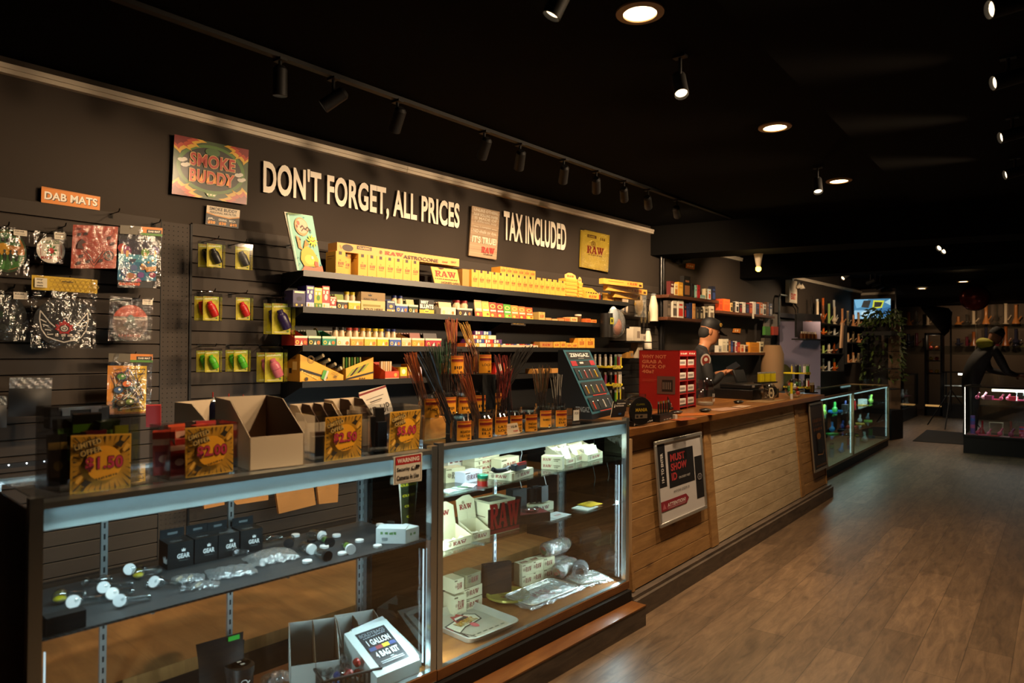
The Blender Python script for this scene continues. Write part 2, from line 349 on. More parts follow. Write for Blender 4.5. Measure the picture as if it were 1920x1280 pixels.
trk = [(525, 150, .75, 12), (625, 180, -.1, 9), (745, 218, 1.5, 9), (908, 266, 2.3, 9), (975, 289, 3.0, 9), (1057, 321, 3.6, 9), (1118, 336, 4.4, 13), (1170, 357, 5.0, 15), (1215, 372, 5.6, 15), (1269, 386, 6.4, 22)]
for i, (x, y, s, wt) in enumerate(trk):
    d = ray(x, y); n = Vector((TD.y, -TD.x, 0)); k = n.dot(TA-CAM)/n.dot(d); p = CAM+d*k; p.z = 2.73
    spot_head(p, wpos(s, .7 if i == 0 else .12, .33 if i == 0 else 1.75), ORD[i]+' black spotlight head along the track, counted from its near end' if i < 9 else 'last black spotlight head on the track, its lens glowing', wt)
def free_spot(x, y, h, aim, label, watts, lens=True): p = hz(x, y, h); spot_head(p, (p.x+aim[0], p.y+aim[1], h+aim[2]), label, watts*.8, 70, 2.858 if h < 2.86 else h+.1, 'small spots in the aisle ceiling', lens)
free_spot(1048, 1, 2.72, (-.55, -.35, -1.3), 'small bright spot at the very top of the ceiling view', 16)
free_spot(1275, 160, 2.72, (.35, -.45, -1), 'small glowing spot between the two nearest recessed lamps', 10)
free_spot(1533, 348, 2.72, (.2, -.5, -1), 'small glowing spot just beside the third recessed lamp', 10)
for i, (x, y, sw, zw) in enumerate([(1890, 8, -.5, 1.6), (1890, 148, .6, 1.7), (1898, 252, 1.8, 1.75), (1903, 323, 2.9, 1.75)]):   # these throw the light on the goods wall
    p = hz(x, y, 2.70); spot_head(p, wpos(sw, 0, zw), ['nearest glowing spot at the right ceiling edge', 'second glowing spot at the right ceiling edge', 'third glowing spot at the right ceiling edge', 'fourth and smallest glowing spot at the right ceiling edge'][i], (16, 40, 62, 66)[i], 52, 2.8, 'small spots in the aisle ceiling', soft=.11)
for i, (x, y) in enumerate([(1768, 461), (1776, 467)]): free_spot(x, y, 2.60, (-.6, -.8, -.5), ['upper of two paired spots on the far beam', 'lower of two paired spots on the far beam'][i], 3)
free_spot(1585, 518, 2.62, (-.5, -.8, -.6), 'lone lit spot above the glass pipe shelves', 8)
spot_head((-2.2, 9.85, 2.7), (-3.2, 12.6, 1.7), 'added spot, unseen behind the second dark beam, aimed at the glass pipe shelves', 40, 60, 2.858, 'added spots hidden behind the beams')  # added lamp, out of sight, to brighten the far pipe shelves
spot_head((-2.3, 7.75, 2.72), (-3.45, 8.9, 1.75), 'added spot, unseen behind the first dark beam, aimed at the boxed pens', 22, 80, 2.858, 'added spots hidden behind the beams')  # second added lamp between the beams, lifts the boxed pens
for i in range(5): free_spot(1632+i*9, 528+i*5, 2.64, (-.9, .3, -.3), ORD[i]+' in the tight row of thin spots over the television', 0)
# yellowish flush lamp on the first beam's face
p = hz(1425, 484, 2.50); t = thing('beam_lamp', (p.x, p.y-.05, p.z-.06), 0, 'small yellow glowing lamp in a pale cone under the beam', 'lamp')
MB().lathe([(.02, -.05), (.045, .09), (.05, .1)], M_TRIM, 16).build('shade', t); MB().sph(.03, pm('#ffc43a', .5, 0, 14), T(0, 0, -.06)).build('bulb', t)
lamp('beam_glow', 'POINT', (p.x, p.y-.05, p.z-.2), 3, (1, .7, .25), None, t, shadow_soft_size=.04)
# ================================================================ signs and packets on the shop wall
def quad(corners, off):
    q = [wl(x, y, off) for x, y in corners]        # top left, top right, bottom right, bottom left
    sc = sum(a for a, _ in q)/4; zb = min(b for _, b in q)
    w = ((q[1][0]-q[0][0])+(q[2][0]-q[3][0]))/2; h = ((q[0][1]-q[3][1])+(q[1][1]-q[2][1]))/2
    L = [(a-sc, b-zb) for a, b in q]; return sc, zb, w, h, L
def qframe(L, y):                                     # unit print square onto the slanted quad, facing the aisle
    tl, tr, br, bl = L; o = (bl[0], y, bl[1])
    u = (((br[0]-bl[0])+(tr[0]-tl[0]))/2, 0, ((br[1]-bl[1])+(tr[1]-tl[1]))/2); v = (((tl[0]-bl[0])+(tr[0]-br[0]))/2, 0, ((tl[1]-bl[1])+(tr[1]-br[1]))/2)
    return Matrix(((u[0], v[0], 0, o[0]), (0, 0, -1, o[1]), (u[2], v[2], 0, o[2]), (0, 0, 0, 1)))
YZ = Matrix(((1, 0, 0, 0), (0, 0, 1, 0), (0, 1, 0, 0), (0, 0, 0, 1)))    # x,y,z of a prism -> along wall, up, depth
def wsign(name, label, cat, corners, thick, mat, draw, off=.018, group=None, rough=.45):
    sc, zb, w, h, L = quad(corners, off+thick)
    o = MB().prism([L[3], L[2], L[1], L[0]], -thick, 0, mat, YZ).build(name, None, wpos(sc, off, zb), WROT, smooth=False)
    tag(o, label, cat, group); P = Pr(qframe(L, -thick), rough=rough); draw(P); P.build('print', o); return o

def d_dab(P):
    P.rect(.0, .0, 1, 1, '#d9822b').text('DAB MATS', .06, .22, .9, .56, '#3a2a1c', .05).text('DAB MATS', .05, .26, .9, .56, '#f3e9d8', .03)
wsign('shelf_sign', 'small orange sign reading DAB MATS above the round mats', 'sign', [(78, 349), (188, 369), (187, 391), (77, 379)], .004, pm('#c87422'), d_dab, .0)
def flames(P, cx, cy, sx, sy, cols):
    for k, c in enumerate(cols):
        s = 1-k*.22; P.poly([(cx, cy)]+[(cx+sx*s*math.cos(a)*(1+.18*math.sin(a*14)), cy+sy*s*math.sin(a)*(1+.18*math.cos(a*14))) for a in [i*math.pi/2/14 for i in range(15)]], c)
def d_tin(P):
    P.rect(0, 0, 1, 1, '#33491a').disc(.5, .52, .44, '#1c1a10', .40, 28).ring(.5, .52, .46, .05, '#4d7427', 30, .42)
    for cx, cy, sx, sy in ((0, 0, .34, .26), (1, 0, -.34, .26), (0, 1, .36, -.26), (1, 1, -.3, -.26)): flames(P, cx, cy, sx, sy, ('#d9a72a', '#b8401c', '#7c150f'))
    for x, y in ((.1, .6), (.14, .52), (.9, .42), (.86, .5)): P.disc(x, y, .05, '#d8d2c4', .035, 10).disc(x+.04, y+.02, .035, '#d8d2c4', .03, 10)
    P.disc(.5, .82, .1, '#41642a', .07).text('SMOKE', .2, .53, .62, .24, '#d8b46a', .06).text('SMOKE', .21, .54, .6, .22, '#b02c14', .03)
    P.text('BUDDY', .2, .25, .62, .24, '#d8b46a', .06).text('BUDDY', .21, .26, .6, .22, '#c8461a', .03)
    for i in range(6): P.poly([(.24+i*.09, .28), (.29+i*.09, .28), (.28+i*.09, .4+.04*(i % 2))], '#f0951f')
    P.poly([(.42, .1), (.58, .1), (.54, .04), (.46, .04)], '#6f9a3a').bars('LIMITED', .44, .06, .12, .03, '#e9e2c8')
wsign('tin_sign', 'embossed tin sign reading SMOKE BUDDY in flaming letters', 'sign', [(328, 252), (466, 281), (463, 384), (322, 363)], .008, pm('#2a3815', .3, .4), d_tin, .002, rough=.3)
def d_price(P):
    P.rect(0, 0, 1, 1, '#181510').poly([(0, 1), (1, 1), (1, .62), (.7, .5), (.3, .55), (0, .66)], '#cdb99a').poly([(0, .66), (.3, .55), (.7, .5), (1, .62), (1, .56), (.7, .44), (.3, .5), (0, .6)], '#d08a28')
    P.text('SMOKE BUDDY', .08, .78, .84, .17, '#17120d', .03).text('PERSONAL AIR FILTER', .1, .62, .8, .11, '#17120d', .02)
    for i, (a, b) in enumerate((('JR.', '$20'), ('ORIGINAL', '$30'), ('MEGA', '$45'))): P.text(a, .05+i*.32, .27, .2+.06*(i == 1), .12, '#e6dccb', .03).text(b, .06+i*.33, .05, .22, .17, '#f0971e', .05)
wsign('price_sign', 'black and cream price card under the flaming tin sign', 'sign', [(387, 384), (450, 394), (446, 428), (385, 420)], .004, M_BLACK, d_price, .0)
def wtext(text, label, p0, p1, hpx):
    # lower left and lower right corner of the line of letters, height at the left end in pixels
    s0, z0 = wl(*p0); s1, z1 = wl(*p1); z = (z0+z1)/2; h = wl(p0[0], p0[1]-hpx)[1]-z0
    P = Pr(frame((0, 0, 0), (1, 0, 0), (0, 0, 1)), eps=.001); P.text(text, 0, 0, s1-s0, h, pm('#efe4d2', .6), .03)
    o = tag(P.build('wall_lettering'), label, 'lettering'); o.location = wpos(s0, .002, z); o.rotation_euler = (0, 0, WROT)
wtext("DON'T FORGET, ALL PRICES", "large white wall letters reading DON'T FORGET, ALL PRICES", (493, 372), (861, 435), 72)
wtext('TAX INCLUDED', 'large white wall letters reading TAX INCLUDED', (944, 450), (1061, 470), 55)
def d_alien(P):
    P.rect(0, 0, 1, 1, '#7fb7a4')
    for i in range(26): x, y = random.random(), random.random(); P.disc(x, y, .035, '#4f8c86', .014, 6)
    P.disc(.46, .78, .26, '#c98a52', .16).disc(.48, .79, .22, '#e3a98a', .13).disc(.35, .84, .06, '#9c5a3a', .04).disc(.28, .78, .04, '#7f452c', .03)
    P.line([(.4, .76), (.5, .8), (.58, .73), (.68, .78), (.8, .72)], .03, '#3d2a1c').line([(.42, .7), (.55, .76), (.7, .7)], .02, '#3d2a1c')
    P.poly([(.18, .62), (.34, .56), (.3, .44), (.36, .36), (.2, .4)], '#d88a4a').disc(.31, .55, .035, '#4a2a18', .02)
    P.poly([(.3, .08), (.85, .08), (.9, .22), (.74, .38), (.5, .46), (.28, .34), (.2, .2)], '#e2a62a').poly([(.4, .42), (.62, .46), (.52, .56)], '#c97b1e').disc(.55, .2, .2, '#efc04a', .09)
    for i in range(9): a = i*40; P.poly([(.78, .54), (.78+.22*math.cos(R(a)), .54+.12*math.sin(R(a))), (.78+.16*math.cos(R(a+22)), .54+.08*math.sin(R(a+22)))], '#f0d02c')
    P.disc(.78, .54, .11, '#f0d02c', .055).line([(.7, .55), (.8, .53), (.88, .56)], .02, '#7a4a16').disc(.66, .24, .05, '#e8d8c0', .03)
    P.poly([(.15, 0), (1, 0), (1, .1), (.6, .06), (.3, .09)], '#cf6a4a').poly([(.7, .1), (.86, .08), (.84, .17), (.72, .18)], '#c8583a').rect(0, 0, .035, 1, '#d9d2bd').poly([(.0, .96), (.6, 1), (0, 1)], '#4a6a2a')
o = None
sc, zb, w, h, L = quad([(536, 396), (589, 404), (604, 508), (560, 506)], .27)
L = [(L[0][0], L[0][1]), (L[1][0], L[1][1]), (L[2][0], L[2][1]), (L[3][0]+.0, L[3][1])]
o = MB().prism([L[3], L[2], L[1], L[0]], -.012, 0, pm('#cfc7b0'), YZ).build('cutout_poster', None, wpos(sc, .24, zb), WROT, smooth=False)
tag(o, 'painted board of a pink-domed creature and yellow sun at the top shelf end', 'poster'); P = Pr(qframe(L, -.012)); d_alien(P); P.build('print', o)
def d_unlike(P):
    P.rect(0, 0, 1, 1, '#a58a6a')
    for i in range(14): P.rect(0, i/14, 1, i/14+.012, ('#8f7456', '#b79c7c')[i % 2])
    c = '#d8cbb4'
    for t, u, v, w_, h_, b in (('UNLIKE OTHERS,', .06, .9, .88, .07, .03), ('RAW ROLLING PAPER', .06, .82, .88, .06, .03), ('IS MADE OF', .1, .75, .8, .055, .02), ('a different way', .1, .68, .8, .06, .0), ('a company', .3, .58, .4, .045, .0), ('NO chalk or dye.', .08, .46, .84, .09, .02), ("IT'S TRUE!", .06, .28, .88, .14, .05)): P.text(t, u, v, w_, h_, c, b)
    P.line([(.08, .6), (.26, .6)], .01, c).line([(.74, .6), (.92, .6)], .01, c).raw(.42, .1, .48, .12, '#b3261a').bars('ROLLING PAPERS', .5, .06, .34, .025, '#5a3a28')
wsign('wooden_board', 'weathered wood board reading UNLIKE OTHERS between the white wall letters', 'sign', [(885, 386), (937, 397), (930, 487), (879, 479)], .012, pm('#8a7054'), d_unlike, .0)
def d_tray(P):
    P.poly([(.12, 0), (.88, 0), (1, .06), (1, .94), (.88, 1), (.12, 1), (0, .94), (0, .06)], '#b89c34')
    P.poly([(.16, .03), (.84, .03), (.95, .08), (.95, .92), (.84, .97), (.16, .97), (.05, .92), (.05, .08)], '#c4aa40').rect(.2, .82, .52, .9, '#5a3420').text('CLASSIC', .24, .835, .24, .045, '#c4aa40').bars('RAW 500', .66, .8, .18, .08, '#7a5a24')
    P.emblem(.42, .66, .08, '#6a3a1c').raw(.2, .4, .6, .2, '#8a1f14').bars('ROLLING PAPERS', .26, .35, .5, .035, '#7a5a24')
o = wsign('rolling_tray', 'yellow metal tray sealed in film on the wall past the letters', 'tray', [(1090, 431), (1143, 441), (1140, 510), (1088, 500)], .012, pm('#b89c34', .35, .3), d_tray, .002, rough=.35)
sc, zb, w, h, L = quad([(1088, 429), (1145, 440), (1141, 512), (1086, 501)], .02)
MB().grid(lambda u, v: (L[3][0]+(L[2][0]-L[3][0])*u, -.022-.004*math.sin(9*u+6*v), L[3][1]+(L[0][1]-L[3][1])*v+(L[2][1]-L[3][1])*u), 8, 8, FILM).build('film_wrap', o)

# ---------------------------------------------------------------- hooks
def hook(s, z, ln, label, group='black wire hooks in the slat wall'):
    t = MB().tube([(0, .01, 0), (0, -ln, .0), (0, -ln-.012, .014)], .0028, pm('#15120f', .35, .6)).box((-.012, .0, -.02), (.012, .012, .008), M_BLACK).build('slat_hook', None, wpos(s, .0, z), WROT)
    return tag(t, label, 'hook', group)
# ---------------------------------------------------------------- dab mats in clear bags
FILM2 = film('shiny_film', (.95, .95, .95), .09, .12, 1.0, 34)
def bag(name, label, corners, off, draw, hookpx=None, header=None, sticker=None, film=FILM, group='bagged mats hung on the slat wall', shape=None, matname='dab_mat', back=None):
    sc, zb, w, h, L = quad(corners, off); t = thing(name, wpos(sc, off, zb), WROT, label, 'dab mat', group)
    F = qframe(L, 0); P = Pr(F @ Matrix.Translation((0, 0, .003))); draw(P); P.build(matname, t)
    ph = random.random()*6
    def fn(u, v):
        p = F @ Vector((u*1.0, v, 0)); return (p.x, -.009-.004*math.sin(7*u+ph+5*v)-.0025*math.sin(23*u-11*v+ph), p.z)
    MB().grid(fn, 14, 14, film).build('clear_bag', t)
    if header: P = Pr(F @ Matrix.Translation((0, 0, .012))); header(P); P.build('header_card', t)
    if sticker: P = Pr(F @ Matrix.Translation((0, 0, .014))); u, v, uw, vh = sticker; P.rect(u, v, u+uw, v+vh, '#d8cdb9').text('PULSAR', u+uw*.1, v+vh*.6, uw*.7, vh*.25, '#3a332a').line([(u+uw*.1, v+vh*.3), (u+uw*.85, v+vh*.3)], vh*.08, '#8a7f70'); P.build('price_sticker', t)
    return t
def m_green(P):
    P.disc(.3, .5, .62, '#2c4a1a', .45).disc(.3, .5, .56, '#b8772a', .40).poly([(-.1, .62), (.75, .62), (.6, .82), (.3, .9), (0, .84)], '#3c6a3a').disc(.2, .52, .22, '#e0a628', .14).poly([(-.1, .4), (.85, .44), (.7, .2), (.3, .1), (-.1, .14)], '#3f7a2c').bars('CATERPILLAR', .0, .68, .7, .1, '#1c140e', .03)
    for i in range(4): P.poly([(.02+i*.18, .3), (.1+i*.18, .3), (.12+i*.18, .42), (.06+i*.18, .48), (.0+i*.18, .42)], '#23301c').disc(.06+i*.18, .5, .035, '#23301c', .03, 8)
bag('dab_mat_bag', 'green and orange round mat cut off by the left edge, upper row', [(-6, 424), (54, 430), (56, 519), (-6, 514)], .08, m_green, sticker=(.5, .84, .42, .12))
def m_leg(P):
    P.disc(.5, .42, .42, '#e9dfd0', .40, 28).text('LEGALIZE', .24, .62, .52, .1, '#33672a', .03).text('MARINARA', .2, .14, .6, .1, '#b3271c', .03).line([(.2, .6), (.2, .26)], .015, '#b3271c').line([(.8, .6), (.8, .26)], .015, '#b3271c')
    for a in range(0, 360, 45): P.poly([(.5, .42), (.5+.14*math.cos(R(a-12)), .42+.14*math.sin(R(a-12))), (.5+.2*math.cos(R(a)), .42+.2*math.sin(R(a))), (.5+.14*math.cos(R(a+12)), .42+.14*math.sin(R(a+12)))], '#3f7a34')
    P.disc(.5, .4, .09, '#b3271c')
bag('dab_mat_bag', 'small white round mat with a red flower and green leaves', [(61, 432), (125, 435), (128, 495), (64, 494)], .1, m_leg, sticker=(.6, .76, .36, .2))
def m_red(P):
    P.rect(0, 0, 1, 1, '#a8391a').rect(.04, .04, .96, .96, '#b9451f').rect(.07, .07, .93, .93, '#a8391a')
    d = '#3a130b'
    P.line([(.3, .42), (.5, .12), (.7, .42)], .02, d).line([(.24, .42), (.5, .04), (.76, .42)], .012, d).ring(.82, .3, .12, .03, d).disc(.82, .3, .04, d)
    for a in range(0, 180, 30): P.line([(.82-.11*math.cos(R(a)), .3-.11*math.sin(R(a))), (.82+.11*math.cos(R(a)), .3+.11*math.sin(R(a)))], .012, d)
    for x, y in ((.14, .78), (.28, .8), (.2, .28), (.36, .16), (.64, .18), (.16, .12), (.8, .72), (.88, .58)): P.disc(x, y, .05, d, .04, 7).line([(x-.06, y-.05), (x+.06, y+.05)], .015, d)
    P.poly([(.1, .46), (.26, .44), (.2, .56), (.3, .6), (.2, .68), (.12, .6)], d)
    for i in range(5): P.rect(.08+i*.02, .88, .09+i*.02, .94, d)
bag('dab_mat_bag', 'square red mat with dark line drawings in a glossy bag', [(136, 424), (221, 425), (216, 506), (132, 503)], .14, m_red, film=FILM2)
def m_reef(P):
    P.rect(0, .0, .92, .88, '#14131d').rect(0, .5, .9, .78, '#1c1330').rect(0, .12, .9, .54, '#1f6f93').rect(0, .42, .9, .54, '#4c9fb5')
    for x, y, c in ((.08, .64, '#a8241c'), (.2, .6, '#7a2a5a'), (.62, .58, '#5f8a2c'), (.86, .62, '#6a5f8a')): P.disc(x, y, .1, c, .07).rect(x-.03, y-.1, x+.03, y, '#c99a5a')
    for i in range(12): P.disc(random.uniform(.1, .85), random.uniform(.1, .34), .09, random.choice(['#5a2472', '#7c3a86', '#3c4f7c', '#8c5a2a', '#27556a', '#9a3a5a']), .05, 7)
    P.poly([(.25, .46), (.42, .47), (.38, .42), (.28, .42)], '#15203a').poly([(.62, .34), (.9, .36), (.88, .28), (.66, .26)], '#c98a3a')
    for x, y in ((.7, .42), (.8, .45), (.55, .38)): P.disc(x, y, .03, '#d8a13a', .02, 5)
    P.rect(0, 0, .9, .1, '#0f1018')
    for i in range(7): P.disc(.06+i*.07, .06, .04, '#b8481f', .03, 6)
def h_green(P): P.rect(.48, .88, 1, 1, '#c8772a').rect(.48, .86, 1, .9, '#4a7a2a').rect(.62, .9, .98, .96, '#1c1712').text('DAB MAT', .66, .915, .28, .03, '#e8dcc4').rect(0, .86, .48, 1, '#5a5140')
bag('dab_mat_bag', 'tall mat with a blue underwater scene below a printed header', [(222, 424), (303, 428), (297, 542), (219, 539)], .1, m_reef, header=h_green)
def m_wing(P):
    P.disc(.5, .37, .46, '#0c0c0e', .34, 36); c = '#e6ddd0'
    for sgn in (-1, 1):
        w_ = [(.5+sgn*.14, .3), (.5+sgn*.22, .36), (.5+sgn*.36, .52), (.5+sgn*.37, .4), (.5+sgn*.34, .26), (.5+sgn*.26, .16), (.5+sgn*.14, .12), (.5, .085)]
        P.line(w_[:3], .016, c).line(w_[2:], .016, c)
        for k in range(4): P.line([(.5+sgn*(.36-k*.035), .40-k*.07), (.5+sgn*(.27-k*.035), .36-k*.055)], .014, c)
    leaf = [(.5, .41), (.46, .36), (.42, .375), (.425, .33), (.36, .335), (.385, .29), (.355, .27), (.43, .23), (.42, .2), (.49, .215), (.5, .17)]
    P.poly(leaf+[(1-x, y) for x, y in leaf[::-1]], '#b81c1c').disc(.5, .28, .075, '#120d0d', .05).ring(.5, .28, .055, .015, c, 18, .04).disc(.5, .28, .02, c, .014)
    P.bars('CANADA', .36, .165, .28, .04, '#c9b9a8')
def h_honey(P):
    P.rect(0, .8, 1, 1, '#c9a416')
    for i in range(9):
        for j in range(3): P.ring(.3+i*.08+(j % 2)*.04, .83+j*.06, .045, .007, '#a07c0c', 6, .032)
    P.rect(.04, .835, .22, .965, '#ded2b4')
    for j, t_ in enumerate(('my', 'dab', 'mats')): P.text(t_, .07, .93-j*.04, .09, .022, '#2a2216')
    P.rect(.44, .935, .62, .945, '#1a140a')
bag('dab_mat_bag', 'large black disc mat with white wings and a red leaf, yellow header', [(58, 517), (181, 525), (179, 655), (56, 652)], .12, m_wing, header=h_honey)
def m_orange(P):
    P.disc(.5, .42, .43, '#17120f', .42, 30).disc(.5, .42, .41, '#6a5648', .40, 30).disc(.5, .42, .41, '#b5401e', .40, 26, 20, 160).rect(.12, .48, .88, .52, '#b9a894').disc(.5, .48, .09, '#5f6a5f', .12).disc(.5, .36, .16, '#4a4a40', .09)
    P.poly([(.2, .3), (.4, .34), (.35, .22), (.24, .2)], '#7a6a58').poly([(.6, .3), (.84, .36), (.78, .22), (.62, .2)], '#3e2f26')
    for i in range(8): P.rect(.24+i*.065, .1, .265+i*.065, .15, '#a8472a')
bag('dab_mat_bag', 'round orange and grey mat in a shiny bag beside the pegboard', [(205, 556), (286, 559), (284, 641), (201, 639)], .1, m_orange, sticker=(.74, .84, .24, .12), film=FILM2)
def m_dark(P):
    P.disc(.35, .46, .6, '#0d0f0c', .46, 28)
    for i in range(10): P.disc(random.uniform(0, .7), random.uniform(.2, .7), .12, random.choice(['#1c3a1c', '#12240f', '#2a2f2a', '#18151c']), .07, 7)
    for i in range(9): P.line([(.0+i*.07, .82), (.02+i*.07, .88)], .015, '#b8b0a0')
bag('dab_mat_bag', 'dark green and black round mat cut off by the left edge, lower row', [(-6, 545), (53, 547), (53, 641), (-6, 639)], .09, m_dark, sticker=(.5, .84, .44, .14))
def m_comic(P):
    P.rect(0, 0, .88, .8, '#d98a1c').poly([(.4, 0), (.88, 0), (.88, .8), (.5, .8)], '#dbb01e').rect(0, 0, .88, .03, '#a8650f')
    for i in range(30): P.line([(random.uniform(.05, .85), random.uniform(.05, .78)) for _ in range(4)], .012, random.choice(['#23303a', '#3a2414', '#e8dcc0', '#2f6a3a', '#7a2a1a']))
    for x, y, c in ((.3, .62, '#4f8a2a'), (.24, .4, '#27466a'), (.5, .2, '#6a7a2a'), (.42, .5, '#c8601c'), (.3, .18, '#5f4a1c')): P.disc(x, y, .12, c, .07, 9).ring(x, y, .12, .02, '#1a140c', 9, .07).disc(x+.02, y+.01, .03, '#e8e0c8', .02, 8)
bag('dab_mat_bag', 'orange and yellow comic-print mat hanging above the plastic tubs', [(201, 664), (285, 664), (281, 776), (199, 777)], .12, m_comic, header=h_green)
for i, (x, y, ln, lb) in enumerate([(207, 402, .12, 'above the square red mat'), (287, 420, .09, 'above the tall blue reef mat'), (113, 427, .08, 'above the small white round mat'), (10, 425, .06, 'above the green mat at the left edge'), (118, 526, .1, 'in the yellow honeycomb header'), (250, 560, .08, 'above the round orange and grey mat'), (20, 540, .06, 'above the dark mat at the left edge'), (240, 664, .1, 'above the orange comic-print mat')]):
    hook(*wl(x, y), ln, 'black wire hook '+lb)
# black pouches hung low at the left
def pouch(corners, off, label, glint):
    sc, zb, w, h, L = quad(corners, off); t = thing('pouch', wpos(sc, off, zb), WROT, label, 'pouch', 'black pouches hung low on the slat wall'); F = qframe(L, 0)
    MB().grid(lambda u, v: tuple((F @ Vector((u, v*.8, .006+.02*math.sin(math.pi*u)*math.sin(math.pi*v)))).xyz), 8, 8, pm('#0d0b0b', .5)).build('body', t)
    MB().grid(lambda u, v: tuple((F @ Vector((u, .72+v*.28, .012+.004*math.sin(30*u+9*v)))).xyz), 16, 6, CRINK).build('zip_top', t); return t
pouch([(17, 707), (97, 708), (95, 779), (14, 781)], .1, 'black pouch with crinkled clear zip top, low beside the tubs', 1)
pouch([(-40, 738), (12, 742), (12, 800), (-40, 800)], .12, 'black pouch half hidden by the left edge, low on the wall', 0)
t = thing('carry_case', wpos(wl(145, 792, .15)[0], .15, wl(145, 800, .15)[1]), WROT, 'black case with chrome clasps hanging behind the first tub', 'case')
MB().box((-.13, -.04, 0), (.13, .04, .1), pm('#0e0d0d', .45)).build('body', t, bevel=.01)
b = MB().box((-.09, -.046, .085), (.09, -.04, .1), M_CHROME)
for x in (-.06, .06): MB().box((x-.016, -.048, .06), (x+.016, -.04, .094), M_CHROME).build('clasp', t)
b.build('rail', t)

# ---------------------------------------------------------------- filter packs on the second slat panel
def filter_pack(col, dark, label, key):
    t = thing('filter_pack', (0, 0, 0), WROT, label, 'filter pack', 'yellow blister packs of personal air filters')
    w, h = .085, .15
    P = Pr(frame((-w/2, 0, 0), (1, 0, 0), (0, 0, 1))); P.rect(0, 0, w, h*.9, '#c9b81c').poly([(0, 0), (w, 0), (w, h*.5), (0, h*.2)], '#d8c820').poly([(0, h*.9), (w, h*.9), (w, h*.72), (0, h*.8)], '#a3b02a').text('smokebuddy', w*.08, h*.76, w*.84, h*.07, '#f4ecd2', .03, 4).bars('PERSONAL FILTER', w*.08, h*.86, w*.5, h*.03, '#b0301c').ring(w*.86, h*.7, w*.07, w*.02, '#7a6a10', 12)
    P.rect(w*.1, h*.04, w*.9, h*.075, '#e6dc8a').disc(w*.84, h*.09, w*.06, '#5f8a1c')
    P.build('card', t)
    q = T(.002, -.016, .062, 0, 0, R(-24)); body = MB()
    body.lathe([(.012, -.044), (.02, -.04), (.0225, -.02), (.0225, .018), (.017, .03), (.013, .033), (.014, .046), (.011, .048)], pm(col, .32), 18, q @ Matrix.Diagonal((1, .7, 1, 1)))
    body.cyl(.0228, -.004, -.001, pm(dark, .3), q @ Matrix.Diagonal((1, .7, 1, 1)), 18); body.build('air_filter', t)
    pl = MB().box((-w/2-.003, -.035, -.004), (w/2+.003, .002, h), CLEAR); pl.build('blister', t)
    MB().tube([(-w*.4, -.014, h), (-w*.36, -.014, h+.012), (w*.36, -.014, h+.012), (w*.4, -.014, h)], .0014, CLEAR, 5).build('hang_loop', t); return t
cols = {'black': ('#0e0e0e', '#2a2a2a'), 'red': ('#c4201a', '#8a120e'), 'green': ('#55b822', '#2f7a14'), 'purple': ('#2a1748', '#150a28'), 'pink': ('#d8707a', '#b04a58')}
rows = [('black', [(384, 446, 420, 499, 1), (435, 452, 474, 503, 0)], 'top', [(434, 436), (486, 441)]),
        ('red', [(377, 545, 414, 600, 1), (438, 548, 473, 599, 0)], 'middle', [(430, 539), (493, 543)]),
        ('green', [(380, 648, 415, 697, 1), (434, 647, 469, 696, 1)], 'lowest', [(428, 643), (482, 646)]),
        ('purple', [(514, 556, 541, 626, 1)], 'middle', [(547, 552)]), ('pink', [(493, 648, 534, 715, 1)], 'lowest', [(544, 643)])]
for col, packs, row, hooks in rows:
    proto = None
    for i, (x0, y0, x1, y1, behind) in enumerate(packs):
        for b_ in range(1+behind):
            side = '' if len(packs) == 1 else (' nearer the pegboard' if i == 0 else ' nearer the shelves')
            lb = ('front' if b_ == 0 else 'rear')+' yellow blister pack holding a '+col+' bottle-shaped filter, '+row+' row'+side
            if not behind: lb = 'single yellow blister pack holding a '+col+' bottle-shaped filter, '+row+' row'
            off = .17-.05*b_; sc, zb, w, h, L = quad([(x0, y0), (x1, y0), (x1, y1), (x0, y1)], .17)
            t = filter_pack(*cols[col], lb, col) if proto is None else dup(proto, label=lb)
            if proto is None: proto = t
            k = h/.165; t.scale = (k*1.05, k, k); t.location = wpos(sc-.025*b_, off, zb)
        s, z = wl(*hooks[i], .0); hs, hz_ = sc, zb+h*1.02
        hook(sc+.005, hz_-.004, .2, 'black wire hook holding the '+col+' filter packs, '+row+' row'+side)
hook(*wl(540, 460), .16, 'empty black wire hook beside the leaning creature board')
# ================================================================ black shelves on the wall and their goods
SO = .25
sx0, sx1 = wl(566, 575, SO)[0], wl(1178, 565, SO)[0]
SZ = [1.962, 1.745, 1.516, 1.30]
t = thing('wall_shelving', wpos(sx0, .018, 0), WROT, 'long black wall shelving carrying rolling paper goods', 'shelving')
MB().box((0, -.006, .62), (sx1-sx0, 0, 1.955), M_BLACK).build('back_panel', t)
for i, z in enumerate(SZ):
    b = MB().box((0, -SO+.012, z-.02), (sx1-sx0, -.006, z), M_BLACK).box((0, -SO+.004, z-.034), (sx1-sx0, -SO+.012, z+.003), pm('#11100f', .35)); b.build('shelf_board', t)
    for s in (0, (sx1-sx0)*.5, sx1-sx0-.006):
        MB().prism([(-.006, z-.02), (-SO+.01, z-.02), (-SO+.03, z-.034), (-.006, z-.12)], s, s+.006, M_BLACK, Matrix(((0, 0, 1, 0), (1, 0, 0, 0), (0, 1, 0, 0), (0, 0, 0, 1)))).build('bracket', t)
BEIGE, BEIGE2 = pm('#dda63e', .55), pm('#cf9836', .55); KRAFT = pm('#b8813a', .6)
def wplace(x0, x1, yb, off=None, z=None):           # base centre and width from the pixels of the lower front edge
    off = SO-.02 if off is None else off
    s0, z0 = wl(x0, yb, off); s1, z1 = wl(x1, yb, off); return (s0+s1)/2, s1-s0, (z0 if z is None else z)
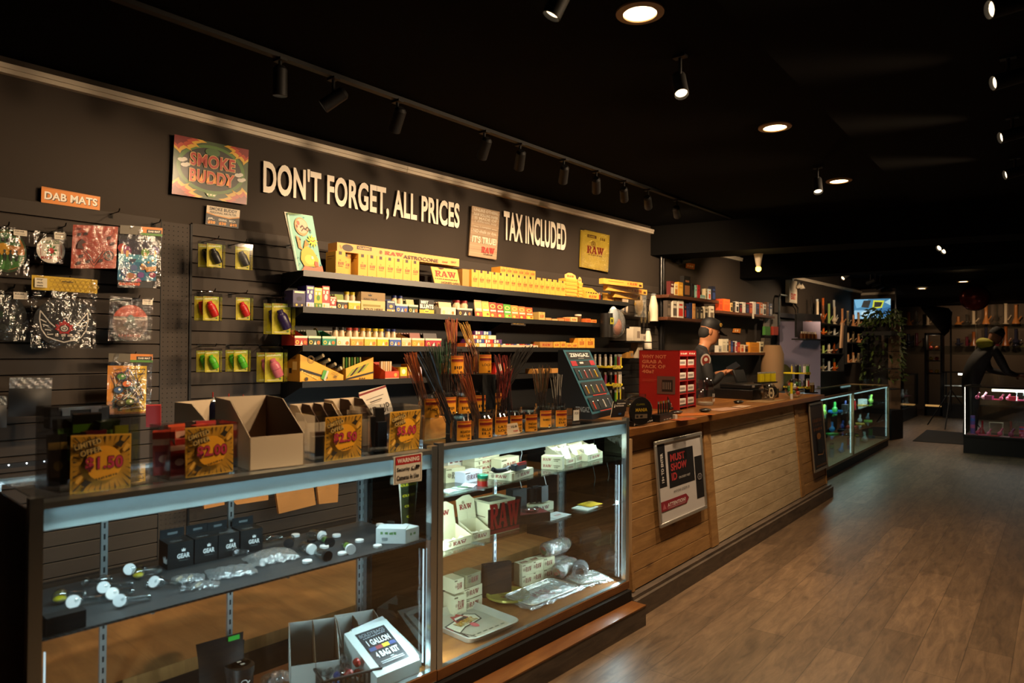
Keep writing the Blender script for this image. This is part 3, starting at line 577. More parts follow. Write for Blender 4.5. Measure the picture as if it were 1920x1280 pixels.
def carton(name, label, cat, group, s, w, d, h, z, off, mat, draw=None, side=None, top=None, rz=0, base=None):
    o = MB().box((-w/2, -d/2, 0), (w/2, d/2, h), mat).build(name, None, wpos(s, off-d/2, z), WROT+rz, smooth=False)
    tag(o, label, cat, group)
    for fn, F, nm in ((draw, fF(w, d), 'front_print'), (side, fL(w, d), 'side_print'), (top, fT(w, d, h), 'top_print')):
        if fn: P = Pr(F, .0004); fn(P, w if fn is not side else d, h if fn is not top else d); P.build(nm, o)
    return o
def d_cone(P, w, h):
    P.rect(w*.3, h*.86, w*.62, h, '#3a2416').raw(w*.24, h*.42, w*.62, h*.13, '#8a3a16').emblem(w*.45, h*.62, w*.08, '#8a6a2a').bars('PRE-ROLLED', w*.26, h*.35, w*.5, h*.04, '#8a5a24').disc(w*.5, 0, w*.14, '#3a2416', h*.06, 12, 0, 180).rect(0, 0, w*.02, h, '#a88a48')
def d_conetop(P, w, h): P.raw(w*.2, h*.4, w*.6, h*.2, '#8a3a16')
def d_coneside(P, w, h): P.line([(w*.15, h*.8), (w*.85, h*.8)], h*.03, '#9a6a34').line([(w*.15, h*.7), (w*.6, h*.7)], h*.02, '#9a6a34')
z1 = SZ[0]
# row of nine tall cartons, the first one apart
s0, _ = wl(629, 514, SO-.02); s1, _ = wl(786, 529, SO-.02); hh = wl(690, 478, SO-.02)[1]-wl(690, 520, SO-.02)[1]; ws = (s1-s0)/9.3
proto = None
for i in range(9):
    s = s0+ws*(i+.5)+(.3*ws if i > 1 else .0); lb = ORD[i]+' yellow cone carton from the wall end in the row under the long flat box'
    if proto is None: proto = carton('cone_carton', lb, 'carton', 'tall cone cartons under the long flat box', s, ws*.97, .11, hh, z1, SO-.02, BEIGE, d_cone, d_coneside)
    else:
        c = dup(proto, wpos(s, SO-.02-.055-(.045 if i == 1 else 0), z1), label=lb)
def d_astro(P, w, h):
    P.disc(w*.075, h*.5, w*.04, '#3a2416', h*.4).line([(w*.02, h*.7), (w*.03, h*.3)], w*.006, '#a05a24').rect(w*.14, h*.5, w*.25, h*.92, '#3a2416').text('CLASSIC', w*.15, h*.58, w*.09, h*.24, '#d8a060').emblem(w*.32, h*.5, h*.22, '#3a2416').raw(w*.35, h*.3, w*.15, h*.42, '#b03a16').text('ASTROCONE', w*.5, h*.12, w*.3, h*.44, '#4a2a14', .03).text('RAW', w*.84, h*.2, w*.05, h*.25, '#b03a16').text('ONLY', w*.92, h*.35, w*.05, h*.25, '#4a2a14').rect(w*.8, h*.06, w*.9, h*.12, '#e8b878')
s2, _ = wl(860, 500, SO-.03)
w_ = wl(860, 500, SO-.03)[0]-wl(631, 478, SO-.03)[0]
carton('long_box', 'long flat orange box lying on top of the cone cartons', 'box', None, wl(631, 478, SO-.03)[0]+w_/2, w_, .1, .055, z1+hh+.001, SO-.025, pm('#d89a4a', .5), d_astro, None)
def d_rawcard(P, w, h): P.raw(w*.12, h*.45, w*.76, h*.36, '#b03016').bars('NATURAL UNREFINED PAPERS', w*.1, h*.3, w*.8, h*.06, '#6a4a1c').text('HONED HERE', w*.3, h*.05, w*.68, h*.14, '#3a2416', .03).disc(w*.35, h, w*.1, '#3a2416', h*.08, 12, 180, 360)
s, w_, _ = wplace(812, 864, 535)
o = MB().prism([(-w_/2+.02, 0), (w_/2, 0), (w_/2-.012, .125), (-w_/2, .125)], -.006, 0, pm('#d8a850'), YZ).build('display_card', None, wpos(s, SO-.03, z1), WROT, rot=(R(-10), 0, WROT)); tag(o, 'leaning yellow card with big red letters beside the cone cartons', 'card'); P = Pr(frame((-w_/2, -.006, 0), (1, 0, 0), (0, 0, 1)), .0005); d_rawcard(P, w_, .125); P.build('print', o)
s0, _ = wl(884, 536, SO-.02); s1, _ = wl(1060, 556, SO-.02); n = 16; ws = (s1-s0)/n; hh2 = wl(890, 503, SO-.02)[1]-wl(890, 537, SO-.02)[1]
big = carton('cone_carton', 'wide kraft carton ending the long row beside the leaning card', 'carton', None, s0-.05, .07, .16, hh2*.98, z1, SO-.03, KRAFT, None, d_coneside)
proto = None
for i in range(n):
    lb = ORD[i]+' slim yellow carton in the long packed row past the leaning card'
    proto = carton('cone_carton', lb, 'carton', 'slim cartons in the long packed row', s0+ws*(i+.5), ws*.97, .12, hh2, z1, SO-.02, BEIGE, d_cone) if proto is None else dup(proto, wpos(s0+ws*(i+.5), SO-.08, z1), label=lb)
s0b, _ = wl(932, 515, SO-.08); s1b, _ = wl(998, 521, SO-.08); proto = None
for i in range(6):
    s = s0b+(s1b-s0b)*(i+.5)/6; lb = ORD[i]+' low carton lying on top of the long packed row'
    proto = carton('cone_carton', lb, 'carton', 'low cartons on top of the long row', s, (s1b-s0b)/6*.96, .1, .055, z1+hh2+.001, SO-.045, BEIGE2, lambda P, w, h: (P.raw(w*.15, h*.3, w*.7, h*.35, '#8a3a16'), P.emblem(w*.5, h*.78, w*.09, '#8a6a2a'))) if proto is None else dup(proto, wpos(s, SO-.095, z1+hh2+.001), label=lb)
# tip booklets in ruffled piles, then display boxes and fanned long boxes
for i, (a, b, yb, yt, lb) in enumerate([(1062, 1084, 557, 521, 'ruffled pile of tip booklets past the long packed row'), (1087, 1094, 560, 530, 'narrow leaning pile of tip booklets beside the ruffled pile')]):
    s, w_, _ = wplace(a, b, yb); h = wl(a, yt, SO-.02)[1]-wl(a, yb, SO-.02)[1]; tt = thing('booklet_pile', wpos(s, SO-.07, z1), WROT, lb, 'booklets'); m = MB()
    for k in range(11): m.box((-w_/2+.004*math.sin(k*2.1), -.04+.003*math.cos(k*3), k*h/11), (w_/2+.004*math.sin(k*2.1), .04, (k+.93)*h/11), (BEIGE, BEIGE2)[k % 2])
    m.build('booklets', tt); P = Pr(frame((-w_/2, -.03, h), (1, 0, 0), (0, 0, 1))); P.poly([(0, 0), (w_, 0), (w_*.9, .035), (w_*.6, .05), (w_*.3, .05), (.0, .03)], '#d8b060').raw(w_*.2, .012, w_*.6, .018, '#a83a16'); P.build('display_flap', tt)
def openbox(name, label, cat, group, s, w, d, h, z, off, mat, back=0, print_=None, fill=None, fmat=None, rz=0):
    t = thing(name, wpos(s, off-d/2, z), WROT+rz, label, cat, group); q = .002; b = MB()
    b.box((-w/2, -d/2, 0), (w/2, d/2, q), mat).box((-w/2, -d/2, 0), (w/2, -d/2+q, h), mat)
    for x in (-w/2, w/2-q): b.prism([(-d/2, 0), (d/2, 0), (d/2, h+back), (-d/2, h)], x, x+q, mat, Matrix(((0, 0, 1, 0), (1, 0, 0, 0), (0, 1, 0, 0), (0, 0, 0, 1))))
    b.box((-w/2, d/2-q, 0), (w/2, d/2, h+back), mat); b.build('tray', t, smooth=False)
    if print_: P = Pr(fF(w, d), .0004); print_(P, w, h); P.build('front_print', t)
    return t
def d_rawfront(c='#a83a16'): return lambda P, w, h: (P.raw(w*.18, h*.3, w*.64, h*.38, c), P.emblem(w*.5, h*.82, h*.1, '#8a6a2a'))
for i, (a, b, yb, yt, back, lb) in enumerate([(1100, 1123, 560, 540, .06, 'yellow display box of dark-tipped cones with a tall back flap'), (1138, 1152, 563, 547, .03, 'small yellow box beside the bottles on the top shelf'), (1153, 1167, 564, 546, .0, 'last small yellow box at the end of the top shelf')]):
    s, w_, _ = wplace(a, b, yb); h = .055; tt = openbox('display_box', lb, 'box', 'small yellow boxes ending the top shelf', s, w_, .08, h, z1, SO-.02, BEIGE, back, d_rawfront())
    if i == 0:
        m = MB()
        for k in range(5): m.cyl(.008, .01, h+.012, M_BLACK, T(-w_*.4+k*w_*.2, -.02, 0), 8)
        m.build('cone_tips', tt)
for i, (x, c) in enumerate([(1126, '#1d1a18'), (1130, '#b8321c'), (1134, '#2a2622')]):
    s, _, _ = wplace(x-1, x+1, 563); tt = thing('small_bottle', wpos(s, SO-.06, z1), WROT, ['black', 'red', 'dark grey'][i]+' small bottle between the yellow boxes on the top shelf', 'bottle', 'small bottles on the top shelf'); MB().cyl(.013, 0, .055, pm(c, .3)).build('body', tt); MB().cyl(.008, .055, .075, M_TRIM).build('cap', tt)
for i, (x0, y0, x1, y1, y2, lb) in enumerate([(1128, 531, 1195, 513, 527, 'uppermost of three fanned long yellow boxes'), (1136, 537, 1210, 525, 539, 'middle one of three fanned long yellow boxes'), (1150, 548, 1203, 537, 548, 'lowest of three fanned long yellow boxes')]):
    s0, z0 = wl(x0, y0, .3-.02*i); s1, _ = wl(x1, y1, .3-.02*i); zz = wl(x1, y2, .3-.02*i)[1]
    L_ = s1-s0; o = MB().box((0, -.02, 0), (L_, .03, .05), pm('#d8a042', .5)).build('long_box', None, wpos(s0, .3-.02*i, 2.0+(2-i)*.053), WROT-R(4*(1-i)), smooth=False); tag(o, lb, 'box', 'fanned long boxes'); P = Pr(frame((0, -.02, 0), (1, 0, 0), (0, 0, 1)), .0004); P.raw(L_*.66, .014, L_*.2, .024, '#a83a16').line([(L_*.12, .03), (L_*.5, .03)], .005, '#7a4a1c').rect(L_*.9, .008, L_*.97, .03, '#4a2a14').emblem(L_*.61, .026, .01, '#4a2a14'); P.build('print', o)

# ---- second shelf
z2 = SZ[1]
def wrap_box(a, b, yb, yt, col, label, col2, word=None, wc='#f0e6d0', name='wrap_box', group='bright wrap boxes on the second shelf', z=None, d=.1, off=None, cat='box', accents=True):
    off = SO-.02 if off is None else off
    s, w_, _ = wplace(a, b, yb, off); h = max(.03, wl((a+b)/2, yt, off)[1]-wl((a+b)/2, yb, off)[1]); m = pm(col, .45)
    def dr(P, w, hh_):
        P.rect(0, 0, w, hh_*.24, col2)
        if accents: P.disc(w*.5, hh_*.5, w*.22, col2, hh_*.14, 12).rect(w*.1, hh_*.84, w*.9, hh_*.95, '#e8d8b0')
        if word: P.bars(word, w*.1, hh_*.64, w*.8, hh_*.15, wc, .04)
        P.disc(w*.28, hh_*.12, w*.09, '#e8b43a', hh_*.07, 9).disc(w*.7, hh_*.12, w*.08, wc, hh_*.06, 9)
    return carton(name, label, cat, group, s, w_*.97, d, h, z2 if z is None else z, off, m, dr)
wrap_box(549, 573, 572, 541, '#2c2350', 'dark violet wrap box at the very start of the second shelf', '#1a1430', None, '#c9a86a')
for i, (a, b, yt, c, c2, wd, lb) in enumerate([(574, 589, 535, '#3a2f86', '#d8cfe0', 'ROYAL', 'blue-violet'), (589, 604, 538, '#c9b92a', '#4f8a2a', 'HEMP', 'lime yellow'), (604, 618, 534, '#b8342a', '#e8dcc8', 'WRAPS', 'tall red'), (618, 631, 553, '#a82a20', '#e8dcc8', 'JUICY', 'short red')]):
    wrap_box(a, b, 576, yt, c, lb+' wrap box in the bright cluster starting the second shelf', c2, wd)
def tray_box(a, b, yb, front_y, top_y, col, label, items, icol, z, group, stripe='#e8dcb8', name='tip_tray', off=None, word=None):
    off = SO-.015 if off is None else off; s, w_, _ = wplace(a, b, yb, off); h = .045; m = pm(col, .5)
    def dr(P, w, hh_): P.disc(w*.2, hh_*.45, hh_*.26, '#e8c04a', None, 12).disc(w*.2, hh_*.45, hh_*.14, col, None, 10).poly([(w*.42, hh_*.15), (w*.62, hh_*.15), (w*.54, hh_*.7)], '#efe4cc').disc(w*.8, hh_*.42, hh_*.26, '#c9742a', None, 9).rect(0, 0, w, hh_*.06, '#e8dcc0')
    t = openbox(name, label, 'display tray', group, s, w_*.97, .15, h, z, off, m, .05, dr)
    MB().box((-w_*.485, -.0755, h), (w_*.485, -.074, h+.013), pm(stripe)).build('top_strip', t)
    it = MB()
    if items == 'jar':
        for k in range(2):
            x = (-.24+.48*k)*w_; it.lathe([(.0, 0), (w_*.19, 0), (w_*.2, .05), (w_*.16, .06), (w_*.16, .065)], pm('#c9b08a', .3), 12, T(x, -.02, .035)); it.cyl(w_*.18, .1, .117, pm(icol, .4), T(x, -.02, 0), 12); it.cyl(w_*.17, .048, .075, pm('#e0c48a'), T(x, -.022, 0), 12)
            it.build('tip_jar', t); it = MB()
    elif items == 'packs':
        for k in range(4):
            MB().box((-w_*.4, -.004, 0), (w_*.4, .004, .085), pm(icol, .4), T(0, -.05+k*.03, .012, 0, R(-14))).build('sachet', t)
    elif items == 'empty':
        MB().prism([(-.07, .0), (.07, .0), (.07, .11), (.04, .11)], -w_*.2, -w_*.19, KRAFT, Matrix(((0, 0, 1, 0), (1, 0, 0, 0), (0, 1, 0, 0), (0, 0, 0, 1)))).build('divider', t)
    return t
G2 = 'display trays on the second shelf'
tray_box(632, 652, 578, 566, 550, '#1d1a14', 'black tray of green sachets beside the short red wrap box', 'packs', '#7a8a2a', z2, G2); tray_box(653, 676, 580, 566, 545, '#c9b424', 'yellow tray of jars beside the palm leaf box', 'jar', '#c8b41f', z2, G2)
s, w_, _ = wplace(677, 722, 582); h = wl(700, 548, SO-.02)[1]-wl(700, 583, SO-.02)[1]
def d_palm(P, w, hh_):
    P.rect(0, 0, w, hh_*.55, '#c9a868').rect(0, 0, w, hh_*.1, '#d8bc80').poly([(w*.3, hh_*.78), (w*.28, hh_*.9), (w*.335, hh_*.83), (w*.36, hh_*.95), (w*.385, hh_*.83), (w*.44, hh_*.9), (w*.42, hh_*.78)], '#2a1f12').text('KING PALM', w*.1, hh_*.58, w*.55, hh_*.1, '#4a3a1c').rect(w*.08, hh_*.24, w*.8, hh_*.34, '#8a7a2a').text('SOLD HERE', w*.1, hh_*.03, w*.8, hh_*.12, '#4a3414', .03)
carton('display_box', 'wide brown box with a small crown on the second shelf', 'box', None, s, w_, .08, h, z2, SO-.02, pm('#8a7048', .6), d_palm)
wrap_box(725, 741, 584, 563, '#22305a', 'dark blue leaning box beside the crowned brown box', '#c9a05a', None)
tray_box(742, 765, 585, 570, 548, '#2a4a9a', 'blue tray of jars on the second shelf', 'jar', '#22306a', z2, G2); tray_box(766, 784, 586, 570, 545, '#1f3a20', 'dark green tray of sachets on the second shelf', 'packs', '#a8a878', z2, G2)
def d_blunt(P, w, h): P.rect(0, h*.32, w, h, '#15120e').text('BEST', w*.1, h*.72, w*.5, h*.2, '#f0e8d8', .05).text('BLUNTS', w*.04, h*.38, w*.92, h*.3, '#f4ecd8', .05).rect(0, 0, w, h*.3, '#d8b02a').disc(w*.5, h*.2, w*.2, '#e8c84a', h*.16, 12).poly([(w*.4, h*.14), (w*.4, h*.24), (w*.5, h*.17), (w*.6, h*.24), (w*.6, h*.14)], '#2a1f10')
s, w_, _ = wplace(785, 813, 588); carton('display_box', 'black and yellow box reading BEST BLUNTS', 'box', None, s, w_*.97, .07, .1, z2, SO-.015, M_BLACK, d_blunt)
tray_box(826, 855, 591, 580, 562, '#d8ccb4', 'white tray of pale boxes past the blunt box', 'packs', '#d8b890', z2, G2); tray_box(857, 886, 593, 582, 563, '#2a1214', 'dark red tray of round tins past the white tray', 'jar', '#8a2a2a', z2, G2)
pc = [('#cfae78', '#b8321c'), ('#a8b04a', '#d8d83a'), ('#b8481f', '#d85a1c'), ('#8a1f14', '#c8461f'), ('#4a9a2a', '#5fae2a'), ('#c98a3a', '#d8742a'), ('#d87a3a', '#c8402a'), ('#c8561f', '#c8b02a')]
for i, (c, c2) in enumerate(pc):
    a = 893+i*13.6; s, w_, _ = wplace(a, a+13, 598); h = .13-.004*i
    m = MB(); m.box((-w_/2, -.004, 0), (w_/2, .004, h), pm(c, .4), T(0, 0, 0, 0, R(-8)))
    o = m.build('flavour_pouch', None, wpos(s, SO-.03, z2), WROT); tag(o, ORD[i]+' fruit-coloured wrap pouch in the upright row on the second shelf', 'pouch', 'fruit wrap pouches on the second shelf')
    P = Pr(T(0, 0, 0, 0, R(-8)) @ frame((-w_/2, -.004, 0), (1, 0, 0), (0, 0, 1)), .0004); P.disc(w_*.5, h*.74, w_*.36, '#e0c060', h*.14, 14).disc(w_*.5, h*.74, w_*.24, c, h*.09, 12).rect(0, 0, w_, h*.32, c2).disc(w_*.35, h*.16, w_*.2, '#e8d04a', h*.09, 8).disc(w_*.7, h*.2, w_*.18, '#d84a2a', h*.08, 8).rect(w_*.1, h*.4, w_*.9, h*.5, '#efe2c4'); P.build('print', o)
def d_ask(P): P.rect(0, 0, 1, 1, '#2a1c0c').rect(.0, .82, 1, .86, '#a8742a').text('ASK US HOW', .1, .25, .8, .45, '#e0b04a', .04)
wsign('shelf_tag', 'small dark tag hanging from the second shelf edge', 'sign', [(958, 600), (986, 602), (985, 611), (958, 609)], .003, M_BLACK, d_ask, SO)
for i, (a, b, h, c, lb) in enumerate([(1010, 1022, .07, '#d8b060', 'stepped yellow tip box starting the low row'), (1023, 1034, .025, '#c99a5c', 'flat tip box behind the low row start'), (1035, 1046, .02, '#d8a86a', 'flat pale tip box in the low row'), (1047, 1058, .024, '#c8884a', 'flat brown tip box in the low row'), (1059, 1069, .035, '#c9793a', 'orange tip box in the low row'), (1070, 1083, .045, '#d8b878', 'square beige tip box before the jar'), (1098, 1108, .04, '#c8642a', 'orange box past the jar on the second shelf'), (1109, 1119, .034, '#c9853a', 'last orange box on the second shelf')]):
    s, w_, _ = wplace(a, b, 602); carton('tip_box', lb, 'box', 'low tip boxes on the second shelf', s, w_*.95, .09, h, z2, SO-.02, pm(c, .55), d_rawfront() if h > .03 else None)
tt = thing('glass_jar', wpos(wplace(1085, 1096, 605)[0], SO-.06, z2), WROT, 'brown lidded jar among the low boxes on the second shelf', 'jar'); MB().cyl(.03, 0, .06, pm('#5a3a1c', .2)).build('body', tt); MB().cyl(.031, .06, .075, M_TRIM).build('lid', tt)

# ---- third shelf: ten tip trays, then wrap boxes
z3 = SZ[2]; G3 = 'tip trays along the third shelf'
spec = [(552, 577, '#a8281c', 'empty', '', 'red'), (578, 602, '#23402e', 'packs', '#2a3a1c', 'dark green'), (604, 630, '#1f8a68', 'empty', '', 'teal'), (631, 656, '#e0d4bc', 'jar', '#15120f', 'white'), (657, 682, '#d89a3a', 'jar', '#a8341c', 'orange'), (683, 706, '#d8b43a', 'jar', '#c89a1c', 'golden'), (707, 729, '#e0c422', 'jar', '#d8c41f', 'bright yellow'), (730, 752, '#3a5aa8', 'jar', '#20306a', 'blue'), (753, 771, '#d8bc90', 'empty', '', 'tan'), (772, 796, '#d0962e', 'packs', '#7a2f14', 'amber')]
for a, b, c, it, ic, nm in spec: tray_box(a, b, 649, 632, 610, c, nm+' tip tray in the long row on the third shelf', it, ic, z3, G3)
tray_box(797, 828, 650, 635, 612, '#a81c34', 'crimson tray of dark packs ending the tip tray row', 'packs', '#20140f', z3, G3)
k = 0; names = ['bottom', 'second', 'third', 'top']
for lvl, (a, b, n) in enumerate([(872, 938, 5), (876, 941, 4), (886, 930, 3), (890, 921, 2)]):
    for i in range(n):
        x0 = a+(b-a)*i/n; c = ['#d86a2a', '#c8281c', '#d8a83a', '#5a2a6a', '#d8cfb0', '#2a4a8a'][(i*2+lvl*3) % 6]; s, w_, _ = wplace(x0, x0+(b-a)/n, 650)
        carton('wrap_box', ORD[i]+' small bright wrap box along the '+names[lvl]+' layer of the stack on the third shelf', 'box', 'stacked wrap boxes on the third shelf', s, w_*.96, .09, .03, z3+lvl*.031, SO-.02, pm(c, .5), lambda P, w, h: P.disc(w*.5, h*.5, h*.36, '#e8d8b0', None, 10).rect(w*.1, h*.1, w*.3, h*.9, '#efe4cc'))
s, w_, _ = wplace(940, 1009, 650); tt = openbox('low_tray', 'long low tray of small packets in front of the kraft boxes', 'tray', None, s, w_, .1, .02, z3, SO-.02, pm('#cdbb98', .5), .0)
m = MB()
for i in range(13): MB().box((-w_/2+.01+i*w_/13.6, -.03, .004), (-w_/2+.01+(i+.8)*w_/13.6, .03, .028), pm(['#2a4a8a', '#d8cfb8', '#c8281c', '#d86a2a', '#7a3a6a'][i % 5])).build('packet', tt)
for i, (a, b, h, lb) in enumerate([(1012, 1037, .05, 'wide low kraft box starting the third shelf end row'), (1038, 1050, .05, 'small yellow box beside the wide kraft box'), (1051, 1061, .055, 'yellow box in the middle of the third shelf end row'), (1062, 1072, .045, 'short yellow box before the tall pair'), (1073, 1083, .045, 'short yellow box touching the tall pair'), (1084, 1098, .09, 'first of the tall yellow pair on the third shelf'), (1099, 1115, .092, 'second of the tall yellow pair on the third shelf')]):
    s, w_, _ = wplace(a, b, 651); carton('tip_box', lb, 'box', 'yellow boxes ending the third shelf', s, w_*.96, .1, h, z3, SO-.02, BEIGE if i else KRAFT, d_rawfront())

# ---- fourth shelf
z4 = SZ[3]
def big_yellow(a, b, yb, htop, label, draw, slope=None, col='#d8a22e'):
    s, w_, _ = wplace(a, b, yb); h = wl(a, htop, SO-.02)[1]-wl(a, yb, SO-.02)[1]; d = .2; t = thing('display_carton', wpos(s, SO-.02-d/2, z4), WROT, label, 'carton', 'yellow display cartons on the fourth shelf'); m = pm(col, .5); q = .003; b_ = MB()
    prof = [(-w_/2, 0), (w_/2, 0), (w_/2, h*slope[1]), (-w_/2, h*slope[0])]
    b_.prism(prof, -d/2, -d/2+q, m, Matrix(((1, 0, 0, 0), (0, 0, 1, 0), (0, 1, 0, 0), (0, 0, 0, 1))))
    b_.box((-w_/2, -d/2, 0), (-w_/2+q, d/2, h*slope[0]), pm('#a8741c', .55)).box((w_/2-q, -d/2, 0), (w_/2, d/2, h*slope[1]), m).box((-w_/2, d/2-q, 0), (w_/2, d/2, h*slope[0]*.7), m).box((-w_/2, -d/2, 0), (w_/2, d/2, q), m); b_.build('tray', t, smooth=False)
    P = Pr(fF(w_, d), .0005); draw(P, w_, h); P.build('front_print', t)
    if slope[0] > .9: P = Pr(fL(w_, d), .0005); P.rect(.02, .03, .07, .08, '#c9a060').rect(.08, .05, .11, .08, '#2a1c0c').rect(.12, .07, .17, .12, '#d8b060').line([(.02, h*.85), (.15, h*.85)], .008, '#6a4a14'); P.build('side_print', t)
    return t, w_, d, h
def d_cart(P, w, h):
    P.ring(w*.24, h*.8, w*.08, w*.012, '#6a4a10', 20).ring(w*.24, h*.8, w*.055, w*.008, '#6a4a10', 16).poly([(0, h*.5), (w*.62, h*.16), (w*.62, h*.08), (0, h*.4)], '#1d150a').bars('SMART CARTRIDGE', w*.03, h*.37, w*.42, h*.05, '#e8c46a', .03, -26).disc(w*.14, h*.1, w*.035, '#3a2a10').poly([(w*.52, h*.42), (w*.6, h*.38), (w*.54, h*.04), (w*.46, h*.1)], '#4f9a3a').line([(w*.62, h*.38), (w*.54, h*.02)], w*.045, '#c9c4b0').bars('4 PACK', w*.82, h*.08, w*.05, h*.15, '#3a2a10', .03, 70).line([(w*.7, h*.34), (w*.88, h*.26)], h*.015, '#7a5a1c').line([(w*.68, h*.28), (w*.86, h*.2)], h*.015, '#7a5a1c')
t4, w4, d4, h4 = big_yellow(562, 644, 715, 663, 'large yellow carton with a slanting front at the start of the fourth shelf', d_cart, (1.0, .2))
for i in range(4): MB().cyl(.012, 0, .1, pm(['#9a8a6a', '#b8a880'][i % 2], .4), T(-w4*.12+i*.05, -.03+.01*i, h4*(.72-.16*i), 0, R(60), R(40)), 10).build('tube', t4)
def d_pack(P, w, h):
    for i in range(5): P.poly([(w*(.0+.13*i), h*(.1+.06*i)), (w*(.1+.13*i), h*(.14+.06*i)), (w*(.34+.13*i), h*(.5+.06*i)), (w*(.24+.13*i), h*(.46+.06*i))], '#1d150a' if i % 2 else '#8a9a2a')
    P.poly([(0, h*.08), (w, h*.36), (w, h*.28), (0, 0)], '#1d150a')
    for i in range(3): P.disc(w*(.5+.08*i), h*.06, w*.025, '#5a3a10')
t5, w5, d5, h5 = big_yellow(648, 700, 711, 667, 'yellow carton of green-wrapped tubes beside the large slanting carton', d_pack, (.5, .98))
for i in range(7): MB().cyl(.007, 0, .085, pm(['#b8b46a', '#3f7a2a'][i % 2], .4), T(-w5*.36+i*w5*.1, -.03, h5*.4), 8).build('tube', t5)
s, w_, _ = wplace(722, 748, 708); tt = openbox('red_tray', 'red display tray half hidden behind the incense on the fourth shelf', 'display tray', None, s, w_, .14, .05, z4, SO-.02, pm('#c8401f'), .06, lambda P, w, h: P.rect(0, 0, w, h*.1, '#e8c8a0').disc(w*.75, h*.5, h*.26, '#e8a03a'))
for i in range(5): MB().box((-w_*.4+i*w_*.16, -.01, .02), (-w_*.4+(i+.8)*w_*.16, .01, .115), pm(['#e0c49a', '#d8b070'][i % 2])).build('packet', tt)
for i, (a, b, c, lb) in enumerate([(752, 765, '#d8c02a', 'yellow'), (767, 778, '#d88a2a', 'orange'), (779, 793, '#c9b9c8', 'pale lilac'), (838, 852, '#d87a2a', 'deep orange'), (854, 868, '#d8c8a0', 'cream'), (930, 948, '#c8281c', 'bright red'), (950, 962, '#d89a3a', 'amber')]):
    s, w_, _ = wplace(a, b, 704); carton('wrap_box', lb+' small box seen between the incense sticks on the fourth shelf', 'box', 'small boxes behind the incense sticks', s, w_*.95, .08, .075+.02*(i % 2), z4, SO-.03, pm(c, .5), lambda P, w, h: P.disc(w*.5, h*.6, w*.3, '#e8dcc0', None, 10).rect(0, 0, w, h*.2, '#7a2f14'))
for i, (a, b) in enumerate([(1000, 1012), (1018, 1030), (1036, 1050)]):
    s, w_, _ = wplace(a, b, 697); carton('tip_box', ORD[i]+' dim yellow box behind the teal lighter stand', 'box', 'dim boxes behind the teal stand', s, w_*.95, .08, .04, z4, SO-.03, KRAFT, None)
# ================================================================ the two glass show cases
def on(x, y, h): return hz(x, y, h)
def pix(p): v = Vector(p)-CAM; return 960+FPX*v.dot(CR)/v.dot(CF), 640-FPX*v.dot(CU)/v.dot(CF)
def pxm(p, n): return n*(Vector(p)-CAM).dot(CF)/FPX            # n pixels at that place, in metres
M_LINER, N_, L_, out_ = nodes('ribbed_liner')
b_ = N_('BsdfPrincipled', Roughness=.55); tc_ = N_('TexCoord'); wv = N_('TexWave', Scale=38.0); wv.bands_direction = 'DIAGONAL'; cr_ = N_('ValToRGB'); cr_.color_ramp.elements[0].color = (.004, .004, .004, 1); cr_.color_ramp.elements[1].color = (.045, .05, .054, 1)
L_(tc_.outputs['Object'], wv.inputs['Vector']); L_(wv.outputs['Fac'], cr_.inputs[0]); L_(cr_.outputs[0], b_.inputs['Base Color']); L_(b_.outputs[0], out_.inputs[0])
M_MIR = pm('#3a3d3a', .03, 1); M_LED = pm('#dff4ff', .5, 0, 4); M_DECK = wood('case_deck', '#6a3d1c', '#94602f', (1.2, 5, 5), .35, 1)
M_BAND, N_, L_, out_ = nodes('frosted_shroud'); t_ = N_('BsdfTranslucent', Color=(.84, .93, .93, 1)); g_ = N_('BsdfPrincipled', Roughness=.25); g_.inputs['Base Color'].default_value = (.62, .68, .69, 1); x_ = N_('MixShader', Fac=.55); L_(t_.outputs[0], x_.inputs[1]); L_(g_.outputs[0], x_.inputs[2]); L_(x_.outputs[0], out_.inputs[0]); M_PLINTH = wood('plinth_boards', '#4a3f36', '#776656', (1.2, 6, 6), .6, 1.2, (.8, .2, (R(90), 0, 0), .3), seed=5)
HT = 1.108
